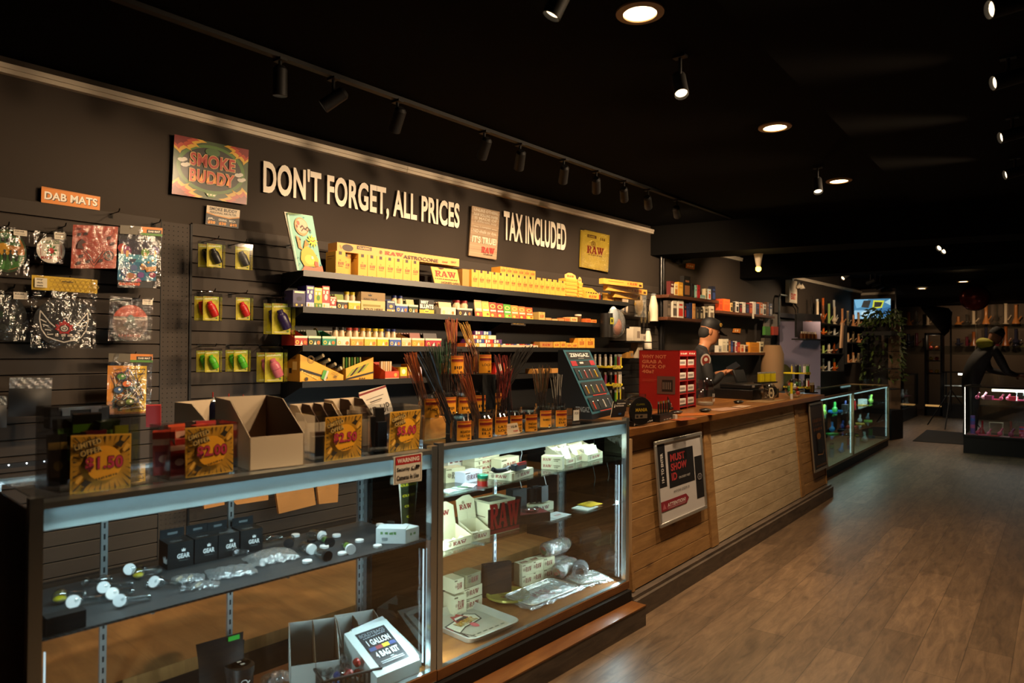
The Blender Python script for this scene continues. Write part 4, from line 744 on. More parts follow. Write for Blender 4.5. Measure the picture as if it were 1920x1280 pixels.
def showcase(label, P0, hd, x0, x1, shelves, deck, tail_left):
    t = thing('display_case', (P0[0], P0[1], 0), R(90-hd), label, 'display case'); D = .47
    MB().box((x0, -.008, deck-.04), (x1, D, deck), M_DECK).build('deck', t)
    for x, y in ((x0, 0), (x1-.03, 0), (x0, D-.03), (x1-.03, D-.03)): MB().box((x, y-.004, deck-.045), (x+.03, y+.026, HT+(.014 if y == 0 else -.01)), M_CHROME).build('corner_post', t)
    MB().box((x0+.03, -.004, HT-.016), (x1-.03, .05, HT), M_ALU).build('top_rail', t)
    MB().box((x0+.03, .004, HT-.072), (x1-.03, .008, HT-.016), M_BAND).build('light_shroud', t)
    MB().box((x0+.03, -.004, deck-.045), (x1-.03, .02, deck+.004), M_ALU).build('bottom_rail', t)
    MB().box((x0+.03, D-.02, HT-.016), (x1-.03, D, HT), M_ALU).build('back_rail', t)
    MB().box((x0+.03, .0, deck+.004), (x1-.03, .003, HT-.016), GLASS).build('front_pane', t)
    MB().box((x0+.03, .022, HT-.006), (x1-.03, D-.02, HT-.001), GLASS).build('top_pane', t)
    MB().box((x1-.012, .026, deck), (x1-.006, D-.03, HT-.02), M_MIR).build('mirror_end', t)
    MB().box((x0+.006, .026, deck), (x0+.012, D-.03, HT-.02), M_DARKWOOD if tail_left else M_MIR).build('end_panel', t)
    for x in (x0+.30, x1-.05, x1-.62):
        b = MB().box((x, D-.02, deck), (x+.02, D-.008, HT-.02), M_ALU)
        for k in range(22): b.box((x+.007, D-.0206, deck+.05+k*.036), (x+.013, D-.02, deck+.068+k*.036), M_BLACK)
        b.build('slotted_standard', t)
    for z, m, d0 in shelves:
        MB().box((x0+.035, d0, z-.007), (x1-.035, D-.03, z), m).build('shelf', t)
        for x in (x0+.30, x1-.62): MB().prism([(D-.03, z-.008), (d0+.02, z-.008), (d0+.02, z-.018), (D-.03, z-.05)], x+.006, x+.014, M_ALU, Matrix(((0, 0, 1, 0), (1, 0, 0, 0), (0, 1, 0, 0), (0, 0, 0, 1)))).build('shelf_bracket', t)
    MB().box((x0+.05, .028, HT-.032), (x1-.05, .042, HT-.022), M_LED).build('light_strip', t)
    return t
LP, LH = Vector((-2.0, .65, 0)), 3.8; RP, RH = Vector((-1.96, 1.99, 0)), 2.5
case1 = showcase('nearer glass display case with four offer tubs standing on it', LP, LH, -.05, 1.292, [(.76, M_LINER, .02)], .25, True)
case2 = showcase('second glass display case full of beige rolling paper boxes', RP, RH, 0, 1.45, [(.90, SHELFG, .012), (.66, SHELFG, .012)], .215, False)
def caselight(case, hd, P0, x0, x1, e, y=.05, z=HT-.04):
    u = Vector((math.sin(R(hd)), math.cos(R(hd)), 0)); n = Vector((-math.cos(R(hd)), math.sin(R(hd)), 0)); c = P0+u*(x0+x1)/2+n*y+Vector((0, 0, z))
    o = lamp('case_light', 'AREA', c, e, COOL, None); o.data.shape = 'RECTANGLE'; o.data.size = x1-x0-.1; o.data.size_y = .02
    zz = (Vector((0, 0, .94))-n*.3).normalized(); yy = zz.cross(u); o.matrix_world = Matrix(((u.x, yy.x, zz.x, c.x), (u.y, yy.y, zz.y, c.y), (u.z, yy.z, zz.z, c.z), (0, 0, 0, 1))); return o
caselight(case1, LH, LP, -.05, 1.29, 5); caselight(case2, RH, RP, 0, 1.45, 5); caselight(case2, RH, RP, 0, 1.45, 3, .41)
def added_cornerlight(case, hd, P0, x, dirx, z0, z1, e):  # upright strips and lamps added in the front corners to brighten the decks
    MB().box((x-.0015, .03, z0), (x+.0015, .036, z1), pm('#dff4ff', .5, 0, .8)).build('added_corner_strip', case); u = Vector((math.sin(R(hd)), math.cos(R(hd)), 0)); n = Vector((-math.cos(R(hd)), math.sin(R(hd)), 0)); c = P0+u*(x+dirx*.008)+n*.04+Vector((0, 0, (z0+z1)/2)); o = lamp('added_corner_light', 'AREA', c, e, COOL, c+u*dirx+n*.35); o.data.shape = 'RECTANGLE'; o.data.size = .02; o.data.size_y = z1-z0
added_cornerlight(case1, LH, LP, -.005, 1, .28, .72, 5); added_cornerlight(case1, LH, LP, 1.255, -1, .28, .72, 4); added_cornerlight(case2, RH, RP, .045, 1, .24, .86, 7); added_cornerlight(case2, RH, RP, 1.405, -1, .24, .86, 7)
# plinth the cases stand on, with its wooden step
pl = thing('case_plinth', (-1.95, 2.0, 0), R(90-RH), 'grey brown boarded plinth with a wooden step under the second case', 'plinth')
MB().box((-1.34, -.02, 0), (1.43, .5, .17), M_BLACK).build('core', pl); MB().box((-1.34, -.11, 0), (1.43, -.021, .105), M_PLINTH).build('front_board', pl); MB().box((-1.34, -.112, .1055), (1.43, -.021, .112), M_DECK).build('step_board', pl)
p = on(62, 940, 1.1); q = on(0, 903, 1.1); dv = (q-p).normalized()
tag(MB().box((0, .075, 0), (1.2, .5, 1.1), pm('#33251b', .6)).build('end_cabinet', None, (p.x, p.y, 0), math.atan2(dv.y, dv.x)), 'plain dark brown cabinet side at the left picture edge', 'cabinet')
lb = thing('led_bar', on(-20, 872, 1.0), R(88), 'row of small white lights on a dim bar at the left picture edge', 'light bar'); m = MB().box((-.3, -.01, -.02), (.32, .01, .0), M_BLACK); m.build('bar', lb)
for i in range(9): MB().sph(.003, pm('#e8f6ff', .5, 0, 12), T(-.26+i*.065, -.012, -.006), 8, 5).build('diode', lb)

# ---------------------------------------------------------------- helper: a box standing on a level, its lower front edge given by two pixels
def level_box(name, label, cat, group, h, p0, p1, hpx, d, mat, draw=None, side=None, top=None, up=0):
    a, b = on(*p0, h), on(*p1, h); w = (b-a).length; rz = math.atan2(b.y-a.y, b.x-a.x); ht = pxm(a, hpx); c = (a+b)/2; n = Vector((-math.sin(rz), math.cos(rz), 0)); c = c+n*d/2; c.z = h+.0008+up
    o = MB().box((-w/2, -d/2, 0), (w/2, d/2, ht), mat).build(name, None, c, rz, smooth=False); tag(o, label, cat, group)
    for fn, F, nm, ww, hh_ in ((draw, fF(w, d), 'front_print', w, ht), (side, fL(w, d), 'side_print', d, ht), (top, fT(w, d, ht), 'top_print', w, d)):
        if fn: P = Pr(F, .0003); fn(P, ww, hh_); P.build(nm, o)
    o['w'] = w; o['h'] = ht; return o
RAWBOX = pm('#cfc49e', .55); RAWW = pm('#d9d4c2', .5)
def d_raw(c='#8c2418', em=True):
    def f(P, w, h):
        P.raw(w*.3, h*.28, w*.5, h*.44, c).rect(w*.02, h*.86, w*.3, h*.94, '#5a4a2c')
        if em: P.emblem(w*.18, h*.5, min(w*.1, h*.26), '#5a3a20')
    return f
def d_raw2(P, w, h): P.raw(w*.08, h*.3, w*.4, h*.42, '#8c2418').line([(w*.52, h*.1), (w*.52, h*.9)], w*.006, '#7a6a44').bars('THE NATURAL WAY TO ROLL', w*.58, h*.5, w*.34, h*.18, '#5a4424').bars('PAPERS', w*.62, h*.24, w*.2, h*.16, '#5a4424')
mark = set(SC.objects)
# ---- second case, upper shelf
A = .90; GA = 'beige paper boxes on the upper glass shelf'
level_box('paper_box', 'pale open display box at the left end of the upper glass shelf', 'box', GA, A, (836, 906), (872, 902), 27, .07, pm('#b9ab84'), d_raw('#3a2a20'))
level_box('paper_box', 'white lilac display box beside the red tin', 'box', GA, A, (872, 907), (904, 899), 20, .06, pm('#cfcbd4'), d_raw('#5a2a2a'))
level_box('paper_box', 'tall white display back standing behind the open box', 'box', GA, A, (840, 898), (873, 891), 34, .03, RAWW, lambda P, w, h: P.bars('PURCELL', w*.1, h*.82, w*.8, h*.14, '#7a2a2a', .02).rect(w*.3, h*.3, w*.75, h*.55, '#b9b4a4'))
for i in range(5): level_box('paper_box', ['lowest', 'second', 'middle', 'fourth', 'topmost'][i]+' flat beige box in the stack on the upper glass shelf', 'box', 'stacked flat boxes', A, (890, 897), (936, 886), 10.3, .075, RAWBOX, d_raw(), up=i*.0268)
level_box('paper_box', 'upright beige box beside the flat stack', 'box', GA, A, (940, 893), (973, 884), 31, .06, RAWBOX, d_raw())
b1 = level_box('paper_box', 'low beige box with a black clip on it', 'box', GA, A, (934, 901), (978, 905), 13, .05, RAWBOX, d_raw()); b2 = level_box('paper_box', 'low beige box under the black and red tool', 'box', GA, A, (974, 902), (1009, 890), 13, .06, RAWBOX, d_raw())
for i in range(2): level_box('paper_box', ['lower', 'upper'][i]+' of two stacked beige boxes in the middle of the upper shelf', 'box', 'pair of stacked boxes', A, (1015, 879), (1054, 881), 12, .06, RAWBOX, d_raw2, up=i*.0325)
p = on(915, 912, A); tt = thing('round_tin', p, 0, 'small round tin with green lid and red base', 'tin'); r = pxm(p, 10.5); MB().cyl(r, .001, r*.95, pm('#a8231c', .25)).build('base', tt); MB().cyl(r*1.01, r*.95, r*1.4, pm('#b8a060', .25, .7)).build('band', tt); MB().lathe([(r*1.02, r*1.4), (r*1.02, r*1.9), (r*.9, r*2.05)], pm('#1f8f6a', .2, .3), 20).build('lid', tt)
def lump(name, label, cat, h, x, y, L_px, w, ht, mat, rz, group=None):
    p = on(x, y, h); return tag(MB().sph(1, mat, None, 12, 7, (pxm(p, L_px)/2, w, ht)).build(name, None, (p.x, p.y, h+ht*.97), rz), label, cat, group)
p = on(955, 893, A+.03); tt = thing('roller_tool', (p.x, p.y, A+.04), R(80), 'curved black plastic clip lying on a low beige box', 'tool'); m = MB().tube([(-.05, 0, .022), (-.03, 0, .012), (0, 0, .01), (.03, 0, .012), (.05, 0, .02)], .011, pm('#171a1d', .35), 8); m.build('body', tt); MB().cyl(.006, -.012, .012, M_CHROME, T(.03, -.01, .014, 0, R(90)), 8).build('pin', tt)
p = on(990, 887, A+.03); tt = thing('roller_tool', (p.x, p.y, A+.04), R(96), 'black folding tool with a red strip lying on a beige box', 'tool'); MB().box((-.05, -.015, 0), (.05, .015, .03), pm('#14171a', .4)).build('body', tt, bevel=.004); MB().box((-.03, -.016, .022), (.042, -.008, .036), pm('#b8241f', .35)).build('strip', tt)
for i, (x, y, c, lb) in enumerate([(852, 922, '#d8dcd8', 'white printed leaflet at the left end of the upper shelf'), (872, 918, '#cfe0c8', 'leaflet with a green ring on the upper shelf'), (893, 917, '#dcd8d4', 'curled white leaflet beside the red tin')]):
    p = on(x, y, A); w = pxm(p, 34); o = MB().grid(lambda u, v: ((u-.5)*w, (v-.5)*w*.8, .002+.006*abs(math.sin(3*u+i))), 8, 3, pm(c, .5)).build('leaflet', None, (p.x, p.y, A+.002*i), R(80+14*i)); tag(o, lb, 'leaflet', 'leaflets on the upper shelf')
    if i == 1: P = Pr(T(0, 0, .009)); P.ring(0, 0, w*.3, w*.06, '#4f9a4a'); P.build('print', o)
def paperbin(x0, y0, x1, y1, hpx, back, n, label, wave, d=.13, draw=True):
    a, b = on(x0, y0, A), on(x1, y1, A); w = (b-a).length; rz = math.atan2(b.y-a.y, b.x-a.x); h = pxm(a, hpx); c = (a+b)/2+Vector((-math.sin(rz), math.cos(rz), 0))*d/2
    t = thing('paper_bin', (c.x, c.y, A+.001), rz, label, 'display box', 'open bins of papers on the upper glass shelf'); q = .002; m = MB(); K = Matrix(((0, 0, 1, 0), (1, 0, 0, 0), (0, 1, 0, 0), (0, 0, 0, 1)))
    m.box((-w/2, -d/2, 0), (w/2, -d/2+q, h), RAWBOX).box((-w/2, -d/2, 0), (w/2, d/2, q), RAWBOX).box((-w/2, d/2-q, 0), (w/2, d/2, h+back), RAWBOX)
    for x in (-w/2, w/2-q): m.prism([(-d/2, 0), (d/2, 0), (d/2, h+back), (-d/2, h)], x, x+q, RAWBOX, K)
    m.build('tray', t, smooth=False)
    for i in range(n): MB().box((-w*.42, -.0012, 0), (w*.42, .0012, h+back*.75+.01*math.sin(i*2.3)), pm(['#e6e0cc', '#d8ceb0', '#efe9da'][i % 3], .6), T(0, -d*.42+i*d*.86/n, .003, 0, R(-22+3*math.sin(i*1.7)), R(4*math.sin(i*2.9)))).build('booklet', t)
    if draw: P = Pr(fF(w, d)); d_raw()(P, w, h); P.build('front_print', t)
    return t
paperbin(1062, 872, 1078, 868, 11, .06, 11, 'first open bin of paper booklets on the upper shelf', 0)
paperbin(1080, 868, 1100, 862, 14, .05, 9, 'second open bin of paper booklets with a red-lettered front', 0)
paperbin(1102, 866, 1130, 858, 12, .05, 8, 'third open bin of paper booklets near the shelf end', 0); # ---- second case, lower shelf
B = .66; GB = 'boxes on the lower glass shelf'
def flipbox(x0, y0, x1, y1, hpx, label):
    a, b = on(x0, y0, B), on(x1, y1, B); w = (b-a).length; rz = math.atan2(b.y-a.y, b.x-a.x); h = pxm(a, hpx); d = .1; c = (a+b)/2+Vector((-math.sin(rz), math.cos(rz), 0))*d/2
    t = thing('flip_box', (c.x, c.y, B+.001), rz, label, 'display box', 'open flip boxes on the lower shelf'); q = .002; m = MB(); K = Matrix(((0, 0, 1, 0), (1, 0, 0, 0), (0, 1, 0, 0), (0, 0, 0, 1)))
    m.box((-w/2, -d/2, 0), (w/2, -d/2+q, h*.5), RAWBOX).box((-w/2, d/2-q, 0), (w/2, d/2, h), RAWBOX).box((-w/2, -d/2, 0), (w/2, d/2, q), RAWBOX)
    for x in (-w/2, w/2-q): m.prism([(-d/2, 0), (d/2, 0), (d/2, h), (-d/2, h*.5)], x, x+q, RAWBOX, K)
    m.build('tray', t, smooth=False); ld = MB().prism([(-w/2, 0), (w/2, 0), (w/2, h*1.1), (w*.25, h*1.4), (-w*.1, h*1.4), (-w/2, h*1.2)], 0, .002, pm('#c9be98', .55), Matrix(((1, 0, 0, 0), (0, .2, -1, d/2), (0, .98, .2, h), (0, 0, 0, 1)))); lid = ld.build('lid', t, smooth=False)
    P = Pr(Matrix(((1, 0, 0, 0), (0, .2, -1, d/2-.003), (0, .98, .2, h), (0, 0, 0, 1)))); P.raw(-w*.38, h*.6, w*.7, h*.3, '#7a1f18').emblem(-w*.15, h*1.0, h*.1, '#5a4424').line([(0, 0), (0, h*.5)], w*.008, '#8a7c58'); P.build('lid_print', t)
    for i in range(6): MB().cyl(.008, 0, .03, pm('#e4dfcd'), T(-w*.35+i*w*.14, -d*.2+.015*(i % 2), h*.3, 0, R(75), i), 8).build('paper_roll', t)
    P = Pr(fF(w, d)); d_raw('#7a1f18')(P, w, h*.5); P.build('front_print', t); return t
flipbox(834, 1033, 884, 1018, 32, 'open flip box of paper rolls in the front corner of the lower shelf'); flipbox(886, 1016, 919, 1008, 32, 'open flip box of paper rolls against the red-lettered box')
def d_die(P, w, h):
    P.poly([(-w*.05, h*.01), (w*1.0, h*.01), (w*1.06, h*1.04), (w*.86, h*1.1), (w*.82, h*.86), (w*.34, h*.98), (w*.3, h*.8), (-w*.06, h*.84)], '#2a1412').raw(w*.0, h*.16, w*1.0, h*.82, '#a31b1a').poly([(-w*.03, h*.02), (w*.98, h*.02), (w*.99, h*.13), (-w*.03, h*.13)], '#8a1618')
o = level_box('window_box', 'large beige box with a window on top and huge red letters on the front', 'box', GB, B, (918, 1004), (974, 990), 58, .15, RAWBOX, d_die, lambda P, w, h: P.line([(w*.1, h*.55), (w*.8, h*.55)], h*.03, '#5a4a2c').line([(w*.3, h*.3), (w*.9, h*.3)], h*.015, '#8a7a54'), lambda P, w, h: P.poly([(w*.16, h*.25), (w*.8, h*.25), (w*.8, h*.85), (w*.16, h*.85)], '#2a2216').poly([(w*.3, h*.35), (w*.76, h*.35), (w*.7, h*.6), (w*.36, h*.55)], '#5a4c20'))
o = level_box('ashtray_box', 'open black box holding a round glass ashtray', 'box', None, B, (974, 984), (1032, 976), 17, .11, pm('#191514', .5))
w = o['w']; MB().box((-w*.46, -.05, o['h']), (w*.46, .05, o['h']+.0008), pm('#7a1714', .5)).build('red_lining', o)
tt = thing('glass_ashtray', (o.location.x, o.location.y, o.location.z+o['h']+.001), 0, 'round clear ashtray with red center inside the black box', 'ashtray'); MB().lathe([(.012, .001), (.045, .001), (.048, .018), (.038, .02), (.03, .006), (.0, .005)], BLOWN, 24).build('bowl', tt); MB().cyl(.024, .0055, .007, pm('#a8201c', .3), None, 18).build('red_disc', tt)
def gussetbag(x, y, w, d, h, label, mat, rz, H_, name='paper_bag'):
    p = on(x, y, H_); t = thing(name, (p.x, p.y, H_+.001), rz, label, 'bag'); m = MB()
    m.add([(-w/2, -d/2, 0), (w/2, -d/2, 0), (w/2, d/2, 0), (-w/2, d/2, 0), (-w/2, -d/2, h), (w/2, -d/2, h), (w/2, d/2, h*.98), (-w/2, d/2, h*1.0), (-w/2+.012, 0, h*.98), (w/2-.012, 0, h*.98), (-w/2+.004, 0, 0), (w/2-.004, 0, 0)], [(0, 1, 2, 3), (0, 1, 5, 4), (2, 3, 7, 6), (1, 11, 9, 5), (11, 2, 6, 9), (0, 4, 8, 10), (10, 8, 7, 3)], mat); m.build('body', t, smooth=False); return t
gussetbag(968, 968, .1, .05, .14, 'dark grey paper bag standing behind the glass ashtray', pm('#23282a', .7), R(84), B)
o = level_box('slim_box', 'long flat black box lying behind the window box', 'box', None, B, (913, 955), (955, 944), 10, .12, pm('#14141a', .35))
t = level_box('paper_box', 'beige tray of black pouches behind the ashtray box', 'box', GB, B, (995, 966), (1038, 954), 15, .08, RAWBOX, d_raw('#7a1f18'))
for i in range(6): tag(MB().box((-.028, -.006, 0), (.028, .006, .07+.006*(i % 3)), pm('#0e0d0d', .6), T(0, 0, 0, 0, R(-10+5*(i % 3)), R(-8+6*(i % 4)))).build('black_pouch', None, t.location+Vector((.012*(i % 2)-.02+.008*i, -.035+.012*i, t['h']+.008)), R(88)), ORD[i]+' black pouch bunched in the beige tray on the lower shelf', 'pouch', 'black pouches in the beige tray')
for i, (x, y, c, lb, nz) in enumerate([(1052, 973, '#c9d2d4', 'lower white leaflet beside the ashtray box', 0), (1046, 968, '#d8dedd', 'upper white leaflet beside the ashtray box', 1), (1105, 953, '#d8dccf', 'white backing card under the yellow pouch', 0)]):
    p = on(x, y, B); w = .12; o = tag(MB().box((-w/2, -w*.4, 0), (w/2, w*.4, .0025), pm(c, .4)).build('leaflet', None, (p.x, p.y, B+.001+.003*nz), R(84+5*i)), lb, 'leaflet', 'cards on the lower shelf')
    if i == 1: P = Pr(T(0, 0, .0025)); P.raw(-.02, -.012, .05, .02, '#a83a2a', 0).line([(-.05, -.03), (.04, -.03)], .002, '#8a9a9a'); P.build('print', o)
for i, (x, y, lb) in enumerate([(1106, 947, 'yellow flat pouch lying on its white card')]):
    p = on(x, y, B); o = tag(MB().grid(lambda u, v: ((u-.5)*.12, (v-.5)*.09, .006+.012*math.sin(math.pi*u)*math.sin(math.pi*v)), 8, 6, pm('#c9a42a', .3)).grid(lambda u, v: ((u-.5)*.12, (v-.5)*.09, .005), 2, 2, pm('#a8641c')).build('yellow_pouch', None, (p.x, p.y, B+.001), R(86+6*i)), lb, 'pouch', 'yellow pouches'); P = Pr(T(0, 0, .019)); P.raw(-.03, -.012, .06, .016, '#7a5a2a'); P.build('print', o)
# ---- second case, deck
DK = .216; GD = 'beige cartons on the case deck'
for i, (p0, p1, hp, z, lb) in enumerate([((834, 1149), (857, 1142), 36, 0, 'lower corner carton on the case deck'), ((858, 1144), (892, 1131), 20, 0, 'lowest carton beside the corner one on the deck'), ((858, 1144), (892, 1131), 20, .058, 'second carton on top of the lowest one on the deck'), ((834, 1149), (852, 1143), 26, .105, 'half hidden upper corner carton'), ((856, 1140), (882, 1129), 22, .117, 'grey brown carton crowning the deck pile')]):
    level_box('paper_carton', lb, 'box', GD, DK, p0, p1, hp, .09, RAWBOX if i != 4 else pm('#8a8260'), d_raw('#7a1f18'), up=z)
p = on(932, 1117, DK); tt = thing('round_tray', (p.x, p.y+.02, DK+.001), R(88), 'round greenish yellow metal tray lying on the deck', 'tray'); r = .115; MB().lathe([(r*.8, 0), (r, .012), (r*.98, .022), (r*.9, .02), (r*.8, .012), (0, .011)], pm('#a09440', .35, .4), 32).build('dish', tt); P = Pr(T(0, 0, .0112)); P.ring(0, 0, r*.7, r*.02, '#5a4a1c', 32).raw(-r*.4, -r*.12, r*.8, r*.26, '#7a2218').emblem(-r*.1, r*.3, r*.14, '#5a4a1c'); P.build('print', tt)
proto = None
for i, (dx, dz) in enumerate([(0, 0), (1, 0), (2, 0), (0, 1), (1, 1), (2, 1)]):
    a, b = on(976, 1100, DK), on(1040, 1082, DK); u = (b-a)/3; nm = ('lower' if not dz else 'upper')+' '+['nearest', 'middle', 'farthest'][dx]+' cube carton in the block behind the wrapped trays'
    w = u.length; rz = math.atan2(u.y, u.x); c = a+u*(dx+.5)+Vector((-math.sin(rz), math.cos(rz), 0))*.035; c.z = DK+.001+dz*.06
    if proto is None: proto = tag(MB().box((-w*.49, -.035, 0), (w*.49, .035, .0585), RAWBOX).build('cube_carton', None, c, rz, smooth=False), nm, 'box', 'cube cartons in a block'); P = Pr(fF(w*.98, .07)); d_raw('#7a1f18')(P, w*.98, .058); P.build('front_print', proto); P = Pr(fT(w*.98, .07, .0585)); P.raw(w*.2, .02, w*.6, .03, '#7a1f18'); P.build('top_print', proto)
    else: dup(proto, c, label=nm)
def dish(name, label, corners, H_, art, wrap, rim='#b9b6a6', group='oblong rolling trays on the case deck', depth=.018):
    P4 = [on(x, y, H_) for x, y in corners]; c = sum(P4, Vector())/4; u = (P4[2]-P4[3]+P4[1]-P4[0])/2; v = (P4[0]-P4[3]+P4[1]-P4[2])/2; w, d = u.length, v.length; rz = math.atan2(u.y, u.x)
    t = thing(name, (c.x, c.y, H_+.001), rz, label, 'tray', group)
    def rr(w_, d_, r_, z, n=5):
        out = []
        for cx, cy, a0 in ((1, 1, 0), (-1, 1, 90), (-1, -1, 180), (1, -1, 270)): out += [(cx*(w_/2-r_)+r_*math.cos(R(a0+90*k/n)), cy*(d_/2-r_)+r_*math.sin(R(a0+90*k/n)), z) for k in range(n+1)]
        return out
    rings = [rr(w*.9, d*.84, .03, 0), rr(w, d, .04, depth), rr(w*.985, d*.97, .038, depth+.003), rr(w*.89, d*.83, .03, .004)]; n = len(rings[0]); vs = sum(rings, []); fs = [tuple(range(n-1, -1, -1)), tuple(3*n+k for k in range(n))]
    for j in range(3): fs += [(j*n+k, j*n+(k+1) % n, (j+1)*n+(k+1) % n, (j+1)*n+k) for k in range(n)]
    MB().add(vs, fs, pm(rim, .28, .6)).build('dish', t); P = Pr(frame((-w*.43, -d*.4, .0045), (1, 0, 0), (0, 1, 0)), .0003, .35); art(P, w*.86, d*.8); P.build('print', t)
    if wrap: MB().grid(lambda a, b: ((a-.5)*w*1.1, (b-.5)*d*1.12, .004+(depth+.012)*min(1, 5*min(a, 1-a, b, 1-b))+.004*math.sin(31*a+17*b)+.003*math.sin(53*b-23*a)), 22, 16, CRINK).build('film_wrap', t)
    return t
def a_lips(P, w, h):
    P.rect(0, 0, w, h, '#a9a18c')
    for i in range(7): P.rect(w*(.04+i*.135), h*.12, w*(.13+i*.135), h*.145, '#2f3a1c')
    P.poly([(w*.1, h*.3), (w*.35, h*.42), (w*.62, h*.46), (w*.8, h*.5), (w*.86, h*.72), (w*.7, h*.86), (w*.4, h*.74), (w*.1, h*.66)], '#2a211a').poly([(w*.12, h*.33), (w*.35, h*.45), (w*.62, h*.49), (w*.78, h*.53), (w*.83, h*.7), (w*.7, h*.82), (w*.4, h*.71), (w*.12, h*.63)], '#d8cfb0')
    P.poly([(w*.34, h*.62), (w*.44, h*.9), (w*.52, h*.86), (w*.6, h*.92), (w*.68, h*.7), (w*.52, h*.58)], '#a8231f').poly([(w*.38, h*.66), (w*.46, h*.78), (w*.62, h*.78), (w*.66, h*.68)], '#1a1212').poly([(w*.4, h*.72), (w*.62, h*.76), (w*.6, h*.8), (w*.44, h*.79)], '#e0dac8').disc(w*.52, h*.4, w*.06, '#c8585a', h*.1, 12)
    P.text('RAWTHENTIC', w*.28, h*.46, w*.46, h*.17, '#1c1510', .06, 8).text('RAWTHENTIC', w*.285, h*.475, w*.45, h*.15, '#d8a030', .03, 8).line([(w*.05, h*.5), (w*.12, h*.28), (w*.08, h*.05)], w*.03, '#241a1a').line([(w*.12, h*.28), (w*.2, h*.04)], w*.02, '#241a1a').disc(w*.06, h*.5, w*.045, '#7a201c', h*.1, 10).rect(w*.62, h*.9, w*.86, h*.98, '#2a2620')
dish('rolling_tray', 'bare metal tray with a red lips picture at the front of the deck', [(838, 1163), (922, 1129), (946, 1187), (838, 1227)], DK, a_lips, False, depth=.03)
def a_red(P, w, h): P.rect(0, 0, w, h, '#b4b2a4').raw(w*.3, h*.35, w*.4, h*.4, '#a8201c').rect(w*.08, h*.6, w*.2, h*.78, '#4a4a44').poly([(w*.32, h*.35), (w*.7, h*.35), (w*.66, h*.16), (w*.5, h*.24), (w*.38, h*.12)], '#a8201c').bars('AUTHENTIC', w*.34, h*.22, w*.34, h*.1, '#8a1a18', .03).disc(w*.84, h*.5, w*.07, '#c9a888', h*.16, 12)
dish('rolling_tray', 'film-wrapped tray with red dripping letters on the deck', [(952, 1118), (1046, 1088), (1076, 1106), (987, 1150)], DK, a_red, True)
def a_pale(P, w, h): P.rect(0, 0, w, h, '#b0ac9a').disc(w*.3, h*.75, w*.06, '#8a1f1c', h*.14, 10).disc(w*.45, h*.5, w*.14, '#d8cfb8', h*.22, 12).line([(w*.2, h*.3), (w*.4, h*.4), (w*.7, h*.3), (w*.9, h*.42)], w*.02, '#3a342a').disc(w*.7, h*.6, w*.1, '#c9b08a', h*.18, 10)
dish('rolling_tray', 'film-wrapped tray with a pale picture nearer the mirrored end', [(1062, 1084), (1118, 1074), (1152, 1086), (1094, 1102)], DK, a_pale, True)
M_FLORAL = speckle('printed_fabric', ['#6b5f45', '#8a4a3a', '#4f5a3a', '#a08a62', '#3a3a30', '#7a6a50'], 55, .5)
for i, (x, y, L1, lb, rz) in enumerate([(1010, 1046, .20, 'nearest rolled patterned bag in film on the deck', 78), (1075, 1030, .22, 'middle rolled patterned bag in film on the deck', 88), (1105, 1008, .2, 'farthest rolled patterned bag in film on the deck', 96), (1148, 1040, .1, 'dark end of a rolled bag lying over the wrapped trays', 120)]):
    p = case2.matrix_basis @ Vector(((1.27, .38, 0), (1.28, .38, 0), (1.27, .3, 0), (1.30, .22, 0))[i]); t = thing('rolled_bag', (p.x, p.y, DK+(.05, .148, .05, .05)[i]), R(rz), lb, 'bag', 'rolled patterned bags'); MB().lathe([(.02, -L1*.5), (.042, -L1*.42), (.044, L1*.3), (.036, L1*.46), (.012, L1*.5)], M_FLORAL if i < 3 else pm('#2a2320', .4), 14, T(0, 0, 0, 0, 0, R(90))).build('fabric', t); MB().lathe([(.024, -L1*.53), (.045, -L1*.43), (.047, L1*.3), (.03, L1*.53)], CRINK, 14, T(0, 0, 0, 0, 0, R(90)), False).build('film', t)
for i, (x0, x1, y, hp, lb) in enumerate([(878, 930, 1112, 60, 'wide black carton at the back of the deck')]): level_box('dark_box', lb, 'box', 'black cartons at the back of the deck', DK, (x0, y), (x1, y-8), hp, .03, pm('#15110f', .6))
for i, (x, y) in enumerate([(1040, 858), (975, 862)]):
    pts = [(0, 0, 0), (.01, .004, -.1), (-.015, 0, -.2), (.02, .004, -.32), (.0, 0, -.42)]; p = on(x, y, A); tag(MB().tube(pts, .0022, pm('#d8dcd8', .5), 5).build('power_cable', None, (p.x-.1, p.y+.04, HT-.08)), ['white cable drooping at the back between the shelves', 'white cable drooping behind the beige stack'][i], 'cable', 'white cables at the case back')

def keep_in(case, x0, x1, objs, y0=.024, y1=.435):                 # nothing may poke through the panes
    bpy.context.view_layer.update(); Mi = case.matrix_world.inverted(); Mr = case.matrix_world.to_3x3()
    for o in objs:
        if o.parent or o.type == 'LIGHT' or 'category' not in o: continue
        P = [Mi @ (c.matrix_world @ Vector(v)) for c in [o]+list(o.children_recursive) if c.type == 'MESH' for v in c.bound_box]
        if not P: continue
        lo, hi = [min(p[i] for p in P) for i in (0, 1)], [max(p[i] for p in P) for i in (0, 1)]
        dx = max(0, x0-lo[0])-max(0, hi[0]-x1); dy = -max(0, hi[1]-y1); dy = max(dy, y0-lo[1]) if lo[1]+dy < y0 else dy
        if dx or dy: o.location = o.location+Mr @ Vector((dx, dy, 0))
keep_in(case2, .04, 1.43, [o for o in SC.objects if o not in mark])
